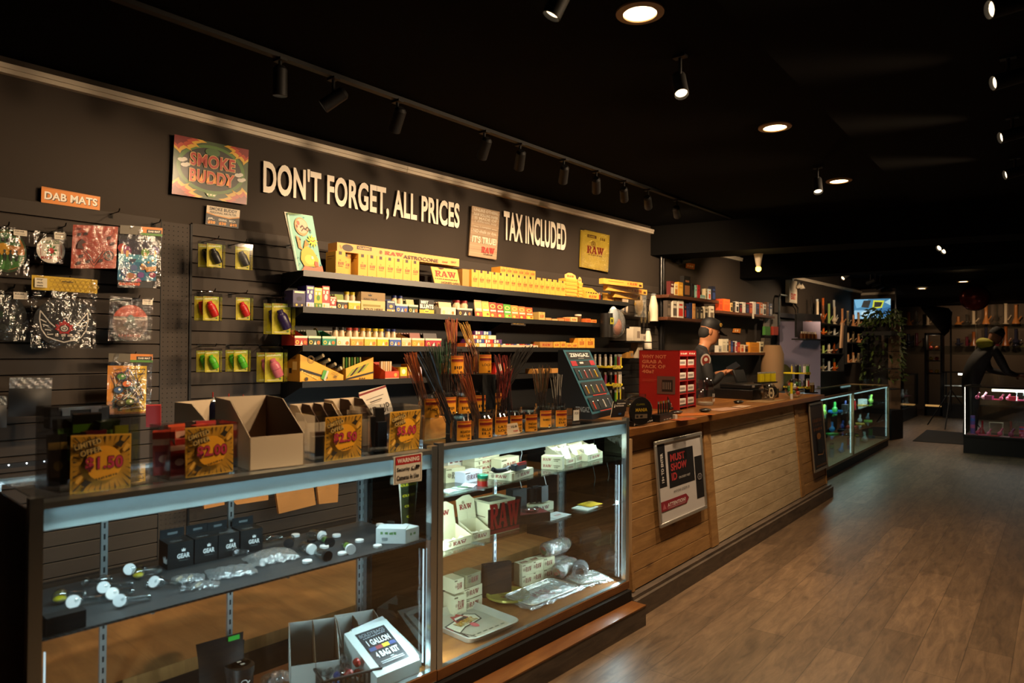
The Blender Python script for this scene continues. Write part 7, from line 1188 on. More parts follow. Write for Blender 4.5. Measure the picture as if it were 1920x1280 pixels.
p = on(1290, 760, CT); t = thing('leaflet_box', (p.x, p.y, CT1), R(72), 'small kraft box with a black sloped notch', 'box'); MB().prism([(0, 0), (.06, 0), (.06, .08), (.03, .08), (0, .05)], -.04, .04, pm('#b88a4a', .6), K3).build('body', t, smooth=False); P = Pr(frame((-.04, 0, 0), (1, 0, 0), (0, 0, 1))); P.poly([(.0, .045), (.03, .05), (.03, .012), (.0, .02)], '#1a1512'); P.build('notch', t)
p = on(1322, 759, CT); t = thing('candy_jar', (p.x, p.y, CT1), R(70), 'slanted open glass jar with white script and pale grains', 'jar'); r = pxm(p, 17); MB().lathe([(r*.8, 0), (r, r*.2), (r, r*1.7)], CLEAR, 20, None, False).lathe([(r*.92, 0), (r*1.0, r*.25), (r*.96, r*.9), (r*.9, r*1.05)], CLEAR, 20, T(0, 0, r*1.7, 0, R(-22)), False).build('glass_body', t); MB().cyl(r*.86, .002, r*.3, pm('#b8ae9a', .7), None, 18).build('grains', t)
P = Pr(Matrix(((.94, 0, .34, r*.1), (.34, 0, -.94, -r*1.0), (0, 1, 0, 0), (0, 0, 0, 1)))); P.bars('Juju', .0, r*.9, r*.6, r*.4, '#d8d2c8', .03).bars('FOR', .0, r*.4, r*.6, r*.35, '#d8d2c8', .03); P.build('script', t)
for i, (x, y, w, h_, rz, c, lb) in enumerate([(1300, 778, .3, .16, 60, '#b8641f', 'orange sheet lying at the counter edge'), (1285, 788, .18, .1, 80, '#9a4a1a', 'darker orange sheet with a lifted dark corner'), (1362, 768, .34, .14, 86, '#b89078', 'pink and white printed sheet in the middle of the counter'), (1395, 763, .24, .1, 95, '#c0a084', 'second pale printed sheet past the pink one'), (1440, 752, .5, .2, 88, '#9a7a52', 'thin tan board lying before the till')]):
    p = on(x, y, CT); tag(MB().grid(lambda u, v: ((u-.5)*w, (v-.5)*h_, .0015+.006*max(0, u-.85)*4*(i == 1)), 8, 2, pm(c, .45)).box((-w/2, -h_/2, 0), (w/2, h_/2, .0012), pm(c, .45)).build('paper_sheet' if i < 4 else 'thin_board', None, (p.x-.03, p.y+.03, CT1+.0016*(i % 2)), R(rz)), lb, 'paper' if i < 4 else 'board')
for i, (x, y, lb) in enumerate([(1322, 772, 'black oval gadget on the counter before the slanted jar'), (1385, 756, 'small dark oval dish on the counter before the till'), (1268, 776, 'black rounded gadget beside the pen lighter box')]):
    p = on(x, y, CT); tag(MB().sph(1, pm('#14110f', .3), None, 16, 8, (.06, .035, .014)).build('black_gadget', None, (p.x, p.y, CT1+.0135), R(80)), lb, 'gadget')
# till
p = on(1408, 748, CT); t = thing('till', (p.x-.1, p.y+.16, CT1), R(82), 'black till with a drawer and a low screen', 'till'); BK = pm('#0e0d0d', .35); MB().box((-.26, -.2, 0), (.26, .2, .09), BK).build('drawer', t, bevel=.006); MB().box((-.22, -.16, .091), (.22, .16, .14), BK).build('printer_body', t, bevel=.01); MB().box((-.1, -.01, 0), (.1, .012, .13), BK, T(.1, .1, .14, 0, R(-20))).build('screen', t, bevel=.005); P = Pr(frame((-.2, -.161, .1), (1, 0, 0), (0, 0, 1))); P.rect(0, .01, .05, .03, '#8a7f74'); P.rect(.12, .01, .3, .026, '#2a1c12'); P.build('keys', t)
p = on(1440, 750, CT); r = pxm(p, 17); t = thing('glass_bowl', (p.x, p.y, CT1), 0, 'round fishbowl jar with a hexagon label under the yellow lighters', 'jar'); MB().lathe([(r*.6, 0), (r, r*.7), (r*.95, r*1.3), (r*.6, r*1.75), (r*.66, r*1.85)], CLEAR, 22, None, False).build('glass_body', t); P = Pr(Matrix(((.94, 0, .34, r*.34), (.34, 0, -.94, -r*.9), (0, 1, 0, r*.35), (0, 0, 0, 1)))); P.disc(r*.3, r*.5, r*.3, '#c9bc9a', r*.62, 6).disc(r*.3, r*.5, r*.2, '#2a2418', r*.5, 6).bars('HP', r*.16, r*.35, r*.28, r*.3, '#c9bc9a'); P.build('label', t)
for i in range(16): a, b = random.uniform(-.6, .6), random.uniform(-.6, .6); tag(MB().sph(.013, pm(['#3a3430', '#1a1714', '#6a5a3a', '#8a8478'][i % 4], .3), None, 8, 5).build('wrapped_candy', None, (p.x+a*r, p.y+b*r, CT1+.02+.008*i)), 'small wrapped piece inside the round fishbowl jar', 'candy', 'wrapped pieces in the fishbowl jar')
t2 = thing('lighter_rack', (p.x-.02, p.y, CT1+r*1.87), R(80), 'black rack on top of the fishbowl jar', 'rack'); MB().box((-.16, -.03, 0), (.16, .03, .012), M_BLACK).build('rack_tray', t2)
for i in range(12): o = MB().cyl(.0095, 0, .075, pm('#c9b81f' if i % 4 else '#a8981a', .3), None, 10).build('lighter', None, t2.matrix_basis @ Vector((-.15+i*.0268, -.01, .0125))); tag(o, ORD[i]+' yellow lighter in the rack on the fishbowl jar', 'lighter', 'yellow lighters on the fishbowl jar'); MB().cyl(.009, .075, .09, pm('#c8c8bc', .25, .6), None, 10).build('metal_top', o)
p = on(1490, 745, CT); r = pxm(p, 18); t = thing('round_jar', (p.x, p.y, CT1), 0, 'big round jar of green and red wrapped pieces at the far counter end', 'jar'); MB().sph(r, CLEAR, T(0, 0, r*.95), 22, 12).build('glass_body', t)
for i in range(14): tag(MB().sph(.02, pm(['#2f7a24', '#8a8478', '#a82a1c', '#3a6a2a', '#c9c4bc'][i % 5], .35), None, 8, 5).build('wrapped_candy', None, (p.x+random.uniform(-.5, .5)*r, p.y+random.uniform(-.5, .5)*r, CT1+.03+r*1.2*i/14)), 'green or red wrapped piece in the big far jar', 'candy', 'wrapped pieces in the big far jar')
tag(MB().cyl(.012, 0, .16, pm('#c9b81f', .35)).sph(.02, pm('#1a1a1a', .3), T(0, 0, .17)).cyl(.014, .0, .05, pm('#c8c4bc'), T(0, 0, -.001)).build('torch_lighter', None, on(1484, 748, CT)+Vector((0, 0, .002))), 'tall yellow torch lighter standing before the big far jar', 'lighter')
p = on(1521, 737, CT); t = thing('bottle_stand', (p.x, p.y, CT1), R(80), 'small black stand of bottles at the counter end', 'stand'); MB().box((-.05, -.05, 0), (.05, .05, .012), M_BLACK).box((-.05, .04, 0), (.05, .05, .2), M_BLACK).build('stand_body', t)
for i in range(3): tag(MB().cyl(.013, 0, .075, pm(['#6a4a24', '#8a6a3a', '#4a3418'][i], .25), None, 10).cyl(.009, .075, .1, M_TRIM, None, 8).build('small_bottle', None, t.matrix_basis @ Vector((-.03+.03*i, -.01, .0125))), ORD[i]+' small brown bottle on the black counter-end stand', 'bottle', 'bottles on the counter-end stand')
# ================================================================ goods hung at the far end of the slat wall
def wthing(name, label, cat, x, y, off, group=None): s, z = wl(x, y, off); return thing(name, wpos(s, off, z), WROT, label, cat, group)
def d_pr(P): P.rect(0, 0, 1, 1, '#c9bba4').rect(.1, .5, .9, .9, '#b09a80').line([(.2, .3), (.8, .1)], .04, '#4a5a6a').rect(.15, .1, .3, .4, '#6a7080').rect(.6, .15, .75, .45, '#3a3a44')
wsign('wall_print', 'pale framed print hanging beyond the shelf end', 'print', [(1161, 555), (1178, 559), (1177, 590), (1160, 588)], .01, pm('#cfc2ac'), d_pr, .02)
t = wthing('bagged_disc', 'oval yellow tray in a shiny bag hanging past the shelf end', 'tray', 1198, 594, .1); MB().sph(1, pm('#d8a42a', .4, .2), T(0, 0, .13), 20, 8, (.085, .012, .118)).build('disc', t); MB().grid(lambda u, v: ((u-.5)*.24, -.02-.006*math.sin(9*u+4*v), v*.27), 10, 10, CRINK).build('clear_bag', t)
for i, (x, y, h, r, c, lb) in enumerate([(1225, 602, .27, .05, '#cdbfa4', 'tall white tapered bag hanging beside the black pipe'), (1215, 654, .19, .04, '#d8cdb8', 'white roll hanging under the yellow bag'), (1211, 690, .14, .035, '#b8a88c', 'lower white roll behind the red display')]):
    t = wthing('hanging_roll', lb, 'bag', x, y, .1, 'white rolls hung beyond the shelf end'); MB().lathe([(r, 0), (r*.95, h*.6), (r*.6, h*.92), (r*.5, h)], pm(c, .6), 16).build('roll', t); MB().lathe([(r*.5, h), (r*.62, h+.02), (r*.2, h+.03)], CRINK, 12).build('tied_top', t)
for i, x in enumerate((1203, 1210, 1217)):
    t = wthing('foil_pouch', ORD[i]+' hanging foil pouch between the yellow bag and the rolls', 'pouch', x, 606, .1, 'foil pouches past the shelf end'); MB().sph(1, pm('#7a6a4a', .3, .5), T(0, 0, .07), 10, 6, (.02, .008, .07)).build('body', t)
for i, (x, y, s_, lb) in enumerate([(1180, 640, .26, 'black shelf of white boxes at the wall end'), (1177, 672, .2, 'lower black shelf at the wall end')]):
    t = wthing('wall_shelf', lb, 'shelf', x+10, y, .13); MB().box((-s_, -.09, -.012), (s_*.8, .12, 0), M_BLACK).build('board', t)
for i, (x, y, w_, h, c, lb) in enumerate([(1188, 639, .14, .14, '#c9bca6', 'white cube box on the wall end shelf'), (1200, 639, .1, .07, '#b8ab98', 'small white box beside the white cube box'), (1176, 671, .1, .07, '#b8843a', 'brown printed box on the lower wall end shelf'), (1194, 671, .09, .16, '#a89a84', 'white stand on the lower wall end shelf')]):
    s, z = wl(x, y, .15); carton('small_box', lb, 'box', 'boxes at the wall end', s, w_, .08, h, z+.001, .19, pm(c, .55), lambda P, w, h: P.rect(w*.5, h*.2, w*.9, h*.7, '#8a7a6a'))
t = wthing('hanging_sack', 'white and orange printed bag bulging above the lighter tower', 'bag', 1150, 622, .3); MB().sph(1, pm('#b8c4cc', .4), T(0, 0, .14), 14, 8, (.06, .04, .1)).sph(1, pm('#c8642a', .4), T(.05, -.01, .05), 12, 7, (.06, .04, .08)).build('sack', t); MB().sph(1, CRINK, T(.02, -.01, .08), 14, 8, (.15, .06, .14)).build('clear_wrap', t)
t = wthing('black_canister', 'tall black canister with a yellow square label beside the printed bag', 'canister', 1137, 632, .3); MB().cyl(.06, 0, .22, pm('#141210', .4)).build('body', t); P = Pr(frame((-.03, -.061, .12), (1, 0, 0), (0, 0, 1))); P.rect(0, 0, .06, .06, '#a8a42a').rect(.015, .015, .045, .045, '#2a2a1a'); P.build('label', t)
# security camera and orange card on the plain wall
t = wthing('security_camera', 'black security camera on the wall past the pipe', 'camera', 1268, 488, .02); MB().cyl(.05, 0, .03, M_BLACK, T(0, -.02, 0, 0, R(90))).build('mount', t); MB().cyl(.035, 0, .11, M_BLACK, T(.02, -.05, -.01, R(60), R(80))).build('housing', t); MB().cyl(.026, .11, .112, pm('#5a5a58', .1), T(.02, -.05, -.01, R(60), R(80))).build('lens', t)
wsign('wall_card', 'small orange card on the wall beside the security camera', 'card', [(1287, 492), (1303, 495), (1302, 505), (1286, 502)], .004, pm('#d8803a'), lambda P: P.rect(0, 0, 1, 1, '#d8742a').bars('NOTICE', .15, .3, .7, .35, '#f0d8b8', .03), .0)
wsign('wall_card', 'small orange card between the two vape shelves', 'card', [(1375, 616), (1389, 616), (1388, 624), (1374, 623)], .004, pm('#d8803a'), lambda P: P.rect(0, 0, 1, 1, '#d87f2a').bars('18+', .25, .25, .5, .5, '#f0d8b8', .03), .0)
# ---- brown shelves of boxed pens behind the till
BRN = wood('brown_shelf', '#3a1f10', '#6a3a1c', (1, 6, 6), .5)
vs = {}
for nm, x0, y0, x1, y1, lb in (('a', 1252, 553, 1347, 562, 'upper brown wall shelf nearest the black pipe'), ('b', 1250, 595, 1347, 600, 'lower brown wall shelf nearest the black pipe'), ('c', 1346, 583, 1452, 591, 'long brown wall shelf right of the stepped pair'), ('d', 1330, 660, 1452, 661, 'long low brown shelf beside the clerk')):
    s0, z0 = wl(x0, y0, .18); s1, z1 = wl(x1, y1, .18); z = (z0+z1)/2; vs[nm] = z; o = MB().box((0, -.19, -.035), (s1-s0, -.001, 0), BRN).build('brown_shelf', None, wpos(s0, 0, z), WROT, bevel=.004); tag(o, lb, 'shelf', 'brown shelves behind the till')
PC = ['#d8d0c0', '#14120f', '#c8c0b0', '#1d1a18', '#8a1f1c', '#e0d8c8', '#2a3a6a', '#c9642a']
def vrow(nm, lst, lb):
    for i, (x0, x1, yt, yb, c, c2) in enumerate(lst):
        s0, _ = wl(x0, yb, .16); s1, _ = wl(x1, yb, .16); h = wl(x0, yt, .16)[1]-wl(x0, yb, .16)[1]
        carton('pen_box', ORD[i]+' small box from the pipe end on the '+lb, 'box', 'boxed pens on the '+lb, (s0+s1)/2, (s1-s0)*.93, .05, h, vs[nm]+.001, .16, pm(c, .5), (lambda k: lambda P, w, h: P.rect(w*.12, h*.1, w*.88, h*.55, k).rect(w*.2, h*.7, w*.8, h*.8, k))(c2))
vrow('a', [(1257, 1264, 526, 552, '#5a1f1c', '#c9c0b0'), (1265, 1271, 531, 553, '#d8c898', '#b8742a'), (1272, 1281, 527, 553, '#c9902a', '#e0b04a'), (1282, 1295, 517, 556, '#14110f', '#8a5a34'), (1297, 1302, 531, 557, '#15120f', '#3a302a'), (1303, 1307, 533, 557, '#7ab0a0', '#c9d0c8'), (1308, 1313, 533, 558, '#a81f24', '#c8302f'), (1314, 1322, 553, 560, '#8ac0b8', '#c9d8d0'), (1323, 1326, 540, 560, '#c9b894', '#8a7a5a'), (1328, 1333, 541, 561, '#c8d0cc', '#d85a34'), (1335, 1342, 536, 562, '#15182a', '#2a3a6a')], 'upper pipe-end shelf')
vrow('b', [(1251, 1258, 562, 593, '#4a4038', '#7a6a5a'), (1261, 1270, 562, 594, '#c9bfae', '#5a5048'), (1271, 1282, 562, 595, '#d8d0c0', '#c8341f'), (1283, 1287, 568, 596, '#15120f', '#a81f1c'), (1288, 1292, 568, 596, '#16204a', '#2a4a8a'), (1293, 1298, 567, 597, '#14204a', '#1a2a5a'), (1299, 1304, 568, 597, '#c98a4a', '#d8a86a'), (1306, 1310, 575, 598, '#3a342c', '#8a7a60'), (1313, 1318, 576, 599, '#2a2620', '#c9b89a'), (1321, 1328, 574, 599, '#c9bba0', '#3a342c'), (1331, 1339, 573, 600, '#d8ccb4', '#6a5a48')], 'lower pipe-end shelf')
vrow('c', [(1348, 1355, 560, 582, '#c8481c', '#a83a14'), (1356, 1369, 560, 583, '#d8641f', '#c8501a'), (1370, 1374, 566, 583, '#c9a86a', '#15120f'), (1375, 1379, 565, 584, '#15120f', '#5a5048')]+[(1380+i*6.4, 1385.5+i*6.4, 564+(i*3) % 5, 584+i*.6, PC[i % 8], PC[(i+3) % 8]) for i in range(9)]+[(1438, 1442, 565, 590, '#5a341c', '#8a5a3a'), (1443, 1448, 567, 590, '#3a4a6a', '#c9c4bc')], 'long right-hand brown shelf')
vrow('d', [(1347, 1353, 646, 659, '#d8d0c0', '#8a8478'), (1354, 1362, 634, 659, '#d8ccb0', '#b8ab90'), (1363, 1366, 634, 659, '#c9c0ac', '#15120f'), (1367, 1370, 636, 659, '#7a4a24', '#c98a4a'), (1371, 1374, 638, 659, '#2a3a6a', '#5a6a9a'), (1375, 1378, 639, 659, '#1d2030', '#8a1f1c'), (1379, 1382, 638, 659, '#d8d0c8', '#a81f1c'), (1383, 1388, 640, 659, '#a81f24', '#d8742a'), (1389, 1395, 644, 659, '#d8b48a', '#c8501c'), (1396, 1403, 645, 659, '#d8ccb4', '#8a2a1c'), (1397, 1403, 632, 644, '#c98a3a', '#2a241c'), (1405, 1424, 641, 660, '#d88a1f', '#c97a1a'), (1425, 1432, 640, 660, '#d8c8a0', '#2a241c'), (1433, 1445, 633, 660, '#4a4034', '#5a5044')], 'low brown shelf beside the clerk')
t = wthing('white_tag', 'white tag hanging from the long brown shelf', 'tag', 1412, 597, .2); MB().box((-.025, -.004, 0), (.025, 0, .065), pm('#d8cdb8')).build('tag_card', t)
# door that stands ajar, its frame, the exit sign with conduit
sd0, zd = wl(1458, 597); sd1 = wl(1500, 597)[0]; MB_ = MB().box((sd0-.05, -.03, 0), (sd0, .02, 2.07), pm('#23202a', .5)).box((sd1, -.03, 0), (sd1+.06, .02, 2.07), M_BLACK).box((sd0-.05, -.03, 2.0), (sd1+.06, .02, 2.07), pm('#23242e', .5)).box((sd0, .0, 0), (sd1, .015, 2.0), pm('#0d0c0c', .8)); struct(MB_.build('door_frame_1', None, WP, WROT))
dr = MB().box((0, -.02, 0), (.62, .02, 1.93), pm('#8a7f94', .5)); o = struct(dr.build('door_1', None, wpos(sd0+.02, .0, .01), WROT-R(48))); MB().box((.56, -.05, .95), (.6, .05, .98), M_CHROME).build('door_handle', o)
t = wthing('exit_sign', 'white exit sign with red letters and twin lamps above the door', 'exit sign', 1480, 568, .02); MB().box((-.16, -.06, 0), (.16, 0, .34), M_TRIM).build('box', t); P = Pr(frame((-.13, -.061, .02), (1, 0, 0), (0, 0, 1))); P.rect(0, 0, .26, .15, '#d8cdb8').text('EXIT', .03, .03, .2, .09, '#c0301f', .05); P.build('letters', t)
for sx in (.1, .22): MB().lathe([(.02, 0), (.045, .06), (.04, .062)], M_TRIM, 12, T(sx, -.08, .24, 0, R(60), R(20))).build('lamp_head', t)
o = MB().tube([(-.16, -.02, .1), (-.42, -.02, .1), (-.46, -.02, .05), (-.46, -.02, -.35)], .014, M_ALU, 8).tube([(.1, -.02, .34), (.1, -.02, .62)], .014, M_ALU, 8).tube([(.16, -.02, .0), (.3, -.02, -.06), (.3, -.02, -.8)], .012, M_SOFT, 8).build('conduit', t)
t = wthing('dome_camera', 'black dome camera under the far trim', 'camera', 1496, 535, .06); MB().sph(.06, pm('#0c0c0d', .1), None, 14, 8).cyl(.065, .0, .05, M_BLACK).build('dome', t)
# hanging nets, portrait board, and small goods by the door
for i, (x, y, c, lb) in enumerate([(1437, 628, '#3f7a2a', 'grey net bag with a green bottom hanging by the door'), (1452, 628, '#a8341c', 'net bag with a red bottom hanging by the door')]):
    t = wthing('net_bag', lb, 'bag', x, y, .1, 'net bags by the door'); MB().box((-.09, -.01, .12), (.09, .01, .3), pm('#7a6f62', .7)).build('top_part', t); MB().box((-.09, -.02, 0), (.09, .02, .12), pm(c, .6)).build('bottom_part', t)
def d_face(P):
    P.rect(0, 0, 1, 1, '#0b0a0a').poly([(.3, .55), (.34, .74), (.6, .72), (.64, .5), (.6, .3), (.48, .16), (.36, .26)], '#5f2f18').poly([(.5, .7), (.62, .7), (.64, .5), (.6, .34), (.52, .42)], '#b8683a').poly([(.5, .54), (.58, .56), (.6, .44), (.52, .44)], '#cf8450').poly([(.26, .7), (.3, .9), (.5, .96), (.66, .84), (.64, .7)], '#120e0d').poly([(.36, .3), (.6, .34), (.58, .2), (.46, .1), (.38, .18)], '#1f130d').disc(.46, .6, .035, '#120c0a', .02).disc(.58, .6, .03, '#120c0a', .02)
wsign('portrait_board', 'dark board with the portrait of a bearded man in a cap', 'portrait', [(1494, 589), (1539, 590), (1539, 634), (1494, 632)], .03, M_BLACK, d_face, .25)
wsign('printed_banner', 'pale blue printed banner under the portrait board', 'banner', [(1514, 640), (1529, 641), (1528, 678), (1512, 677)], .01, pm('#8a9498'), lambda P: P.rect(.05, .05, .95, .95, '#7d9098').rect(.1, .75, .9, .95, '#b8c0c0').disc(.4, .45, .25, '#4a6a7a', .18).disc(.65, .3, .2, '#8a5a4a', .14), .3)
tag(MB().box((0, -.2, 0), (.78, 0, .02), M_BLACK).build('dark_ledge', None, wpos(wl(1484, 636, .3)[0], .3, wl(1484, 637, .3)[1]), WROT), 'dark ledge of small brown bottles under the portrait', 'shelf'); zb = wl(1484, 637, .3)[1]+.021
for i in range(9): tag(MB().cyl(.025, 0, .07, pm(['#5a3014', '#8a5a34'][i % 2], .3), None, 10).cyl(.012, .07, .1, M_TRIM, None, 8).build('small_bottle', None, wpos(wl(1484, 636, .3)[0]+.06+i*.08, .42, zb)), ORD[i]+' small brown bottle on the ledge under the portrait', 'bottle', 'bottles under the portrait')
pw = vpl(1448, 690, (-3.1, 0), 0); pc_ = vpl(1468, 690, (-3.08, 0), 0)
tag(MB().lathe([(.13, 0), (.15, .1), (.15, .5), (.11, .62)], pm('#8a6a48', .8), 18).build('wicker_bin', None, (pw.x, pw.y, .961)), 'beige rounded basket behind the till', 'basket'); tag(MB().box((-.2, -.35, 0), (.2, .75, .96), M_BLACK).build('back_counter', None, (-3.1, pw.y, 0)), 'black back counter under the beige basket', 'counter'); tag(MB().sph(1, pm('#4a4a1c', .8), None, 14, 8, (.13, .13, .18)).build('olive_bundle', None, (pc_.x, pc_.y, 1.141)), 'olive green bundle beside the beige basket', 'bundle')
# ---- glass pipes on the far wall shelves
_bm = {}
def bong(h, r, m, kind, loc, label, group):
    key = (h, r, m.name, kind)
    if key not in _bm:
        b = MB(); rt = r*.42
        prof = {0: [(r, 0), (r*.95, h*.06), (rt, h*.34), (rt, h*.97), (rt*1.3, h)], 1: [(r, 0), (r, h*.03), (rt, h*.06), (rt, h*.12), (r*.9, h*.2), (r*.9, h*.32), (rt, h*.42), (rt, h*.97), (rt*1.3, h)], 2: [(r*.8, 0), (r*.8, h*.02), (rt, h*.05), (rt, h*.97), (rt*1.2, h)]}[kind]
        b.lathe(prof, m, 12); b.tube([(r*.5, 0, h*.18), (r*1.3, 0, h*.4)], r*.16, m, 6); o = b.build('glass_pipe'); _bm[key] = o
        o.location = loc; return tag(o, label, 'glass pipe', group)
    o = _bm[key].copy(); COL.objects.link(o); o.location = loc; o['label'] = label; o['group'] = group; return o
GM = [BLOWN, pm('#b8a890', .12), pm('#c8c8c4', .1, .3), BLOWN, pm('#a8501c', .2), pm('#8aa05a', .15)]
def glassbay(x0, x1, ys, n, hs, lb, gm, uprights):
    s0 = wl(x0, ys[0], .25)[0]; s1 = wl(x1, ys[0], .25)[0]; zs = [wl(x0, y, .25)[1] for y in ys]
    t = thing('pipe_shelves', wpos(s0, 0, 0), WROT, lb+' black wall bay of glass pipe shelves', 'shelves'); L_ = s1-s0
    for z in zs: MB().box((0, -.26, z-.02), (L_, -.001, z), M_BLACK).build('shelf_board', t)
    for x in uprights: MB().box((x*L_, -.26, zs[-1]-.02), (x*L_+.03, -.001, zs[0]), M_BLACK).build('upright', t)
    for k, z in enumerate(zs):
        for i in range(n): bong(hs[k]*(1, .8, .92, .7)[i % 4], .045, gm[(i+k) % len(gm)], (i+k) % 3, wpos(s0+.12+(L_-.24)*i/(n-1), .13+.05*(i % 2), z+.001), ORD[i]+' glass pipe along the '+['top', 'second', 'third', 'lowest'][k]+' shelf of the '+lb+' bay', 'glass pipes of the '+lb+' bay')
glassbay(1531, 1582, [604, 626, 662, 697], 9, [.42, .17, .18, .2], 'nearer', GM, (0, .98)); glassbay(1589, 1626, [610, 641, 680], 7, [.3, .2, .18], 'farther', [pm('#c88a5a', .12), BLOWN, pm('#d8b890', .1)], (-.06, 1.0))
wsign('pale_post', 'pale upright batten between the two pipe bays', 'batten', [(1580, 605), (1583, 605), (1580, 652), (1577, 652)], .03, pm('#b8906a'), lambda P: P.rect(.1, .1, .2, .2, '#a88060'), .26)
# ---- television, door and plant at the corner
t = thing('television', (-2.74, 14.15, 2.1), R(8), 'television playing a blue and yellow picture in the far corner', 'television'); MB().box((-.31, 0, 0), (.31, .05, .385), M_BLACK).build('screen_frame', t)
def em(c): return pm(c, .5, 0, 1.1)
P = Pr(frame((-.3, -.001, .01), (1, 0, 0), (0, 0, 1)), .0008); P.rect(0, 0, .6, .365, em('#2f6f96')).poly([(0, .36), (.24, .36), (.14, .22), (.04, .2)], em('#5f9cc0')).poly([(.16, .34), (.28, .34), (.24, .2), (.12, .22)], em('#101a20')).poly([(.32, .34), (.5, .33), (.46, .2), (.3, .18)], em('#b8c02a')).poly([(.34, .31), (.47, .3), (.44, .22), (.33, .21)], em('#10181a')).rect(0, 0, .6, .16, em('#7aa8c4')).poly([(.36, .16), (.6, .22), (.6, .05), (.42, .02)], em('#1a5a8a')).disc(.18, .1, .06, em('#a8c8d8'), .04).poly([(.5, .3), (.6, .36), (.6, .24)], em('#8fb8c8')); P.build('picture', t); MB().box((-.03, .05, .15), (.03, .5, .21), M_BLACK).build('arm', t)
fr = MB().box((-2.56, 14.64, 0), (-2.36, 14.679, 2.02), pm('#8a6a4a', .6)).box((-2.6, 14.64, 2.02), (-2.36, 14.679, 2.12), pm('#8a6a4a', .6)); struct(fr.build('door_frame_2'))
t = thing('plant_cabinet', (-2.44, 13.45, 0), R(78), 'dim tall glass cabinet draped in hanging leaves', 'cabinet'); MB().box((-.24, -.24, 0), (.24, .24, .5), M_BLACK).build('base', t); MB().box((-.24, -.24, 1.78), (.24, .24, 1.85), M_BLACK).build('top_board', t); MB().box((-.235, -.235, .5), (.235, .235, 1.78), CLEAR).build('glass_box', t)
for z in (.85, 1.2, 1.5): MB().box((-.22, -.22, z), (.22, .22, z+.012), M_SOFT).build('shelf', t)
pl_ = thing('trailing_plant', (-2.44, 13.45, 1.851), 0, 'bushy green plant trailing over the dim glass cabinet', 'plant'); MB().lathe([(.1, 0), (.14, .16), (.15, .16), (.12, .0)], M_SOFT, 16).build('pot', pl_)
lf = [MB(), MB()]; LFM = [pm('#3f4f1c', .5), pm('#29380f', .5)]
for i in range(420):
    a = random.uniform(0, 6.28); hang = random.random()
    if i < 250: rr = random.uniform(.05, .3); p = Vector((rr*math.cos(a), rr*math.sin(a), .14+random.uniform(-.02, .3)*(1-rr)))
    else: q_ = .27/max(abs(math.cos(a)), abs(math.sin(a))); p = Vector((q_*math.cos(a), q_*math.sin(a), .15-hang*1.0))
    L_ = random.uniform(.06, .13); Mx = Matrix.Translation(p) @ Euler((random.uniform(-1, 1), random.uniform(-.3, 1.2), a)).to_matrix().to_4x4(); lf[i % 2].add([(0, 0, 0), (L_*.5, -.022, .01), (L_, 0, -.02), (L_*.5, .022, .01)], [(0, 1, 2, 3)], LFM[i % 2], Mx)
lf[0].build('foliage', pl_, smooth=False); lf[1].build('foliage', pl_, smooth=False)
# ---- far glass case carrying on from the counter
def glasscase(name, label, loc, rz, L_, D, h, zb, base, fr, shelves, posts, led, ledpos):
    t = thing(name, loc, rz, label, 'display case'); MB().box((0, .02, 0), (L_, D, zb-.03), base).build('base', t); MB().box((0, 0, zb-.03), (L_, D, zb), fr).build('deck', t)
    for x in posts: MB().box((x, 0, zb), (x+.03, .03, h), fr).build('post', t)
    for x in (0, L_-.03): MB().box((x, D-.03, zb), (x+.03, D, h), fr).build('post', t)
    MB().box((0, 0, h-.02), (L_, .03, h), fr).box((0, D-.03, h-.02), (L_, D, h), fr).box((0, .03, h-.02), (.03, D-.03, h), fr).box((L_-.03, .03, h-.02), (L_, D-.03, h), fr).build('top_frame', t); MB().box((.01, .005, zb), (L_-.01, .009, h-.02), GLASS).build('front_pane', t); MB().box((.03, .03, h-.008), (L_-.03, D-.03, h-.003), GLASS).build('top_pane', t)
    for z in shelves: MB().box((.03, .06, z-.006), (L_-.03, D-.04, z), SHELFG).build('shelf', t)
    for k, (A_, B_) in enumerate(ledpos): MB().box(A_, B_, pm(*led)).build('light_strip', t)
    return t
BRF = pm('#8a6a44', .45, .3)
fc = glasscase('display_case', 'far long glass case with teal light beyond the wooden counter', (-2.15, 8.35, 0), R(90), 4.05, .6, .97, .14, M_BLACK, BRF, [.42, .7], (0, 1.62, 4.0), ('#bfe8e8', .5, 0, 1.6), [((.06, .02, .93), (1.6, .032, .945)), ((1.66, .02, .93), (3.98, .032, .945)), ((.04, .03, .2), (.046, .042, .9)), ((1.6, .03, .16), (1.608, .04, .93)), ((3.97, .03, .16), (3.978, .04, .93)), ((3.4, .56, .93), (4.0, .575, .95)), ((.1, .56, .93), (1.9, .575, .95))])
for x in (.8, 2.8): o = lamp('case_light', 'AREA', (-2.3, 8.35+x, .92), 14, (.7, 1, .95), None); o.data.shape = 'RECTANGLE'; o.data.size = .04; o.data.size_y = 1.6
CC = ['#2f8a3a', '#c8d0cc', '#a81f1c', '#2a7ab8', '#8ab84a', '#d8dcd8', '#1d1a1a', '#5a7a8a', '#c8a03a', '#203a8a']
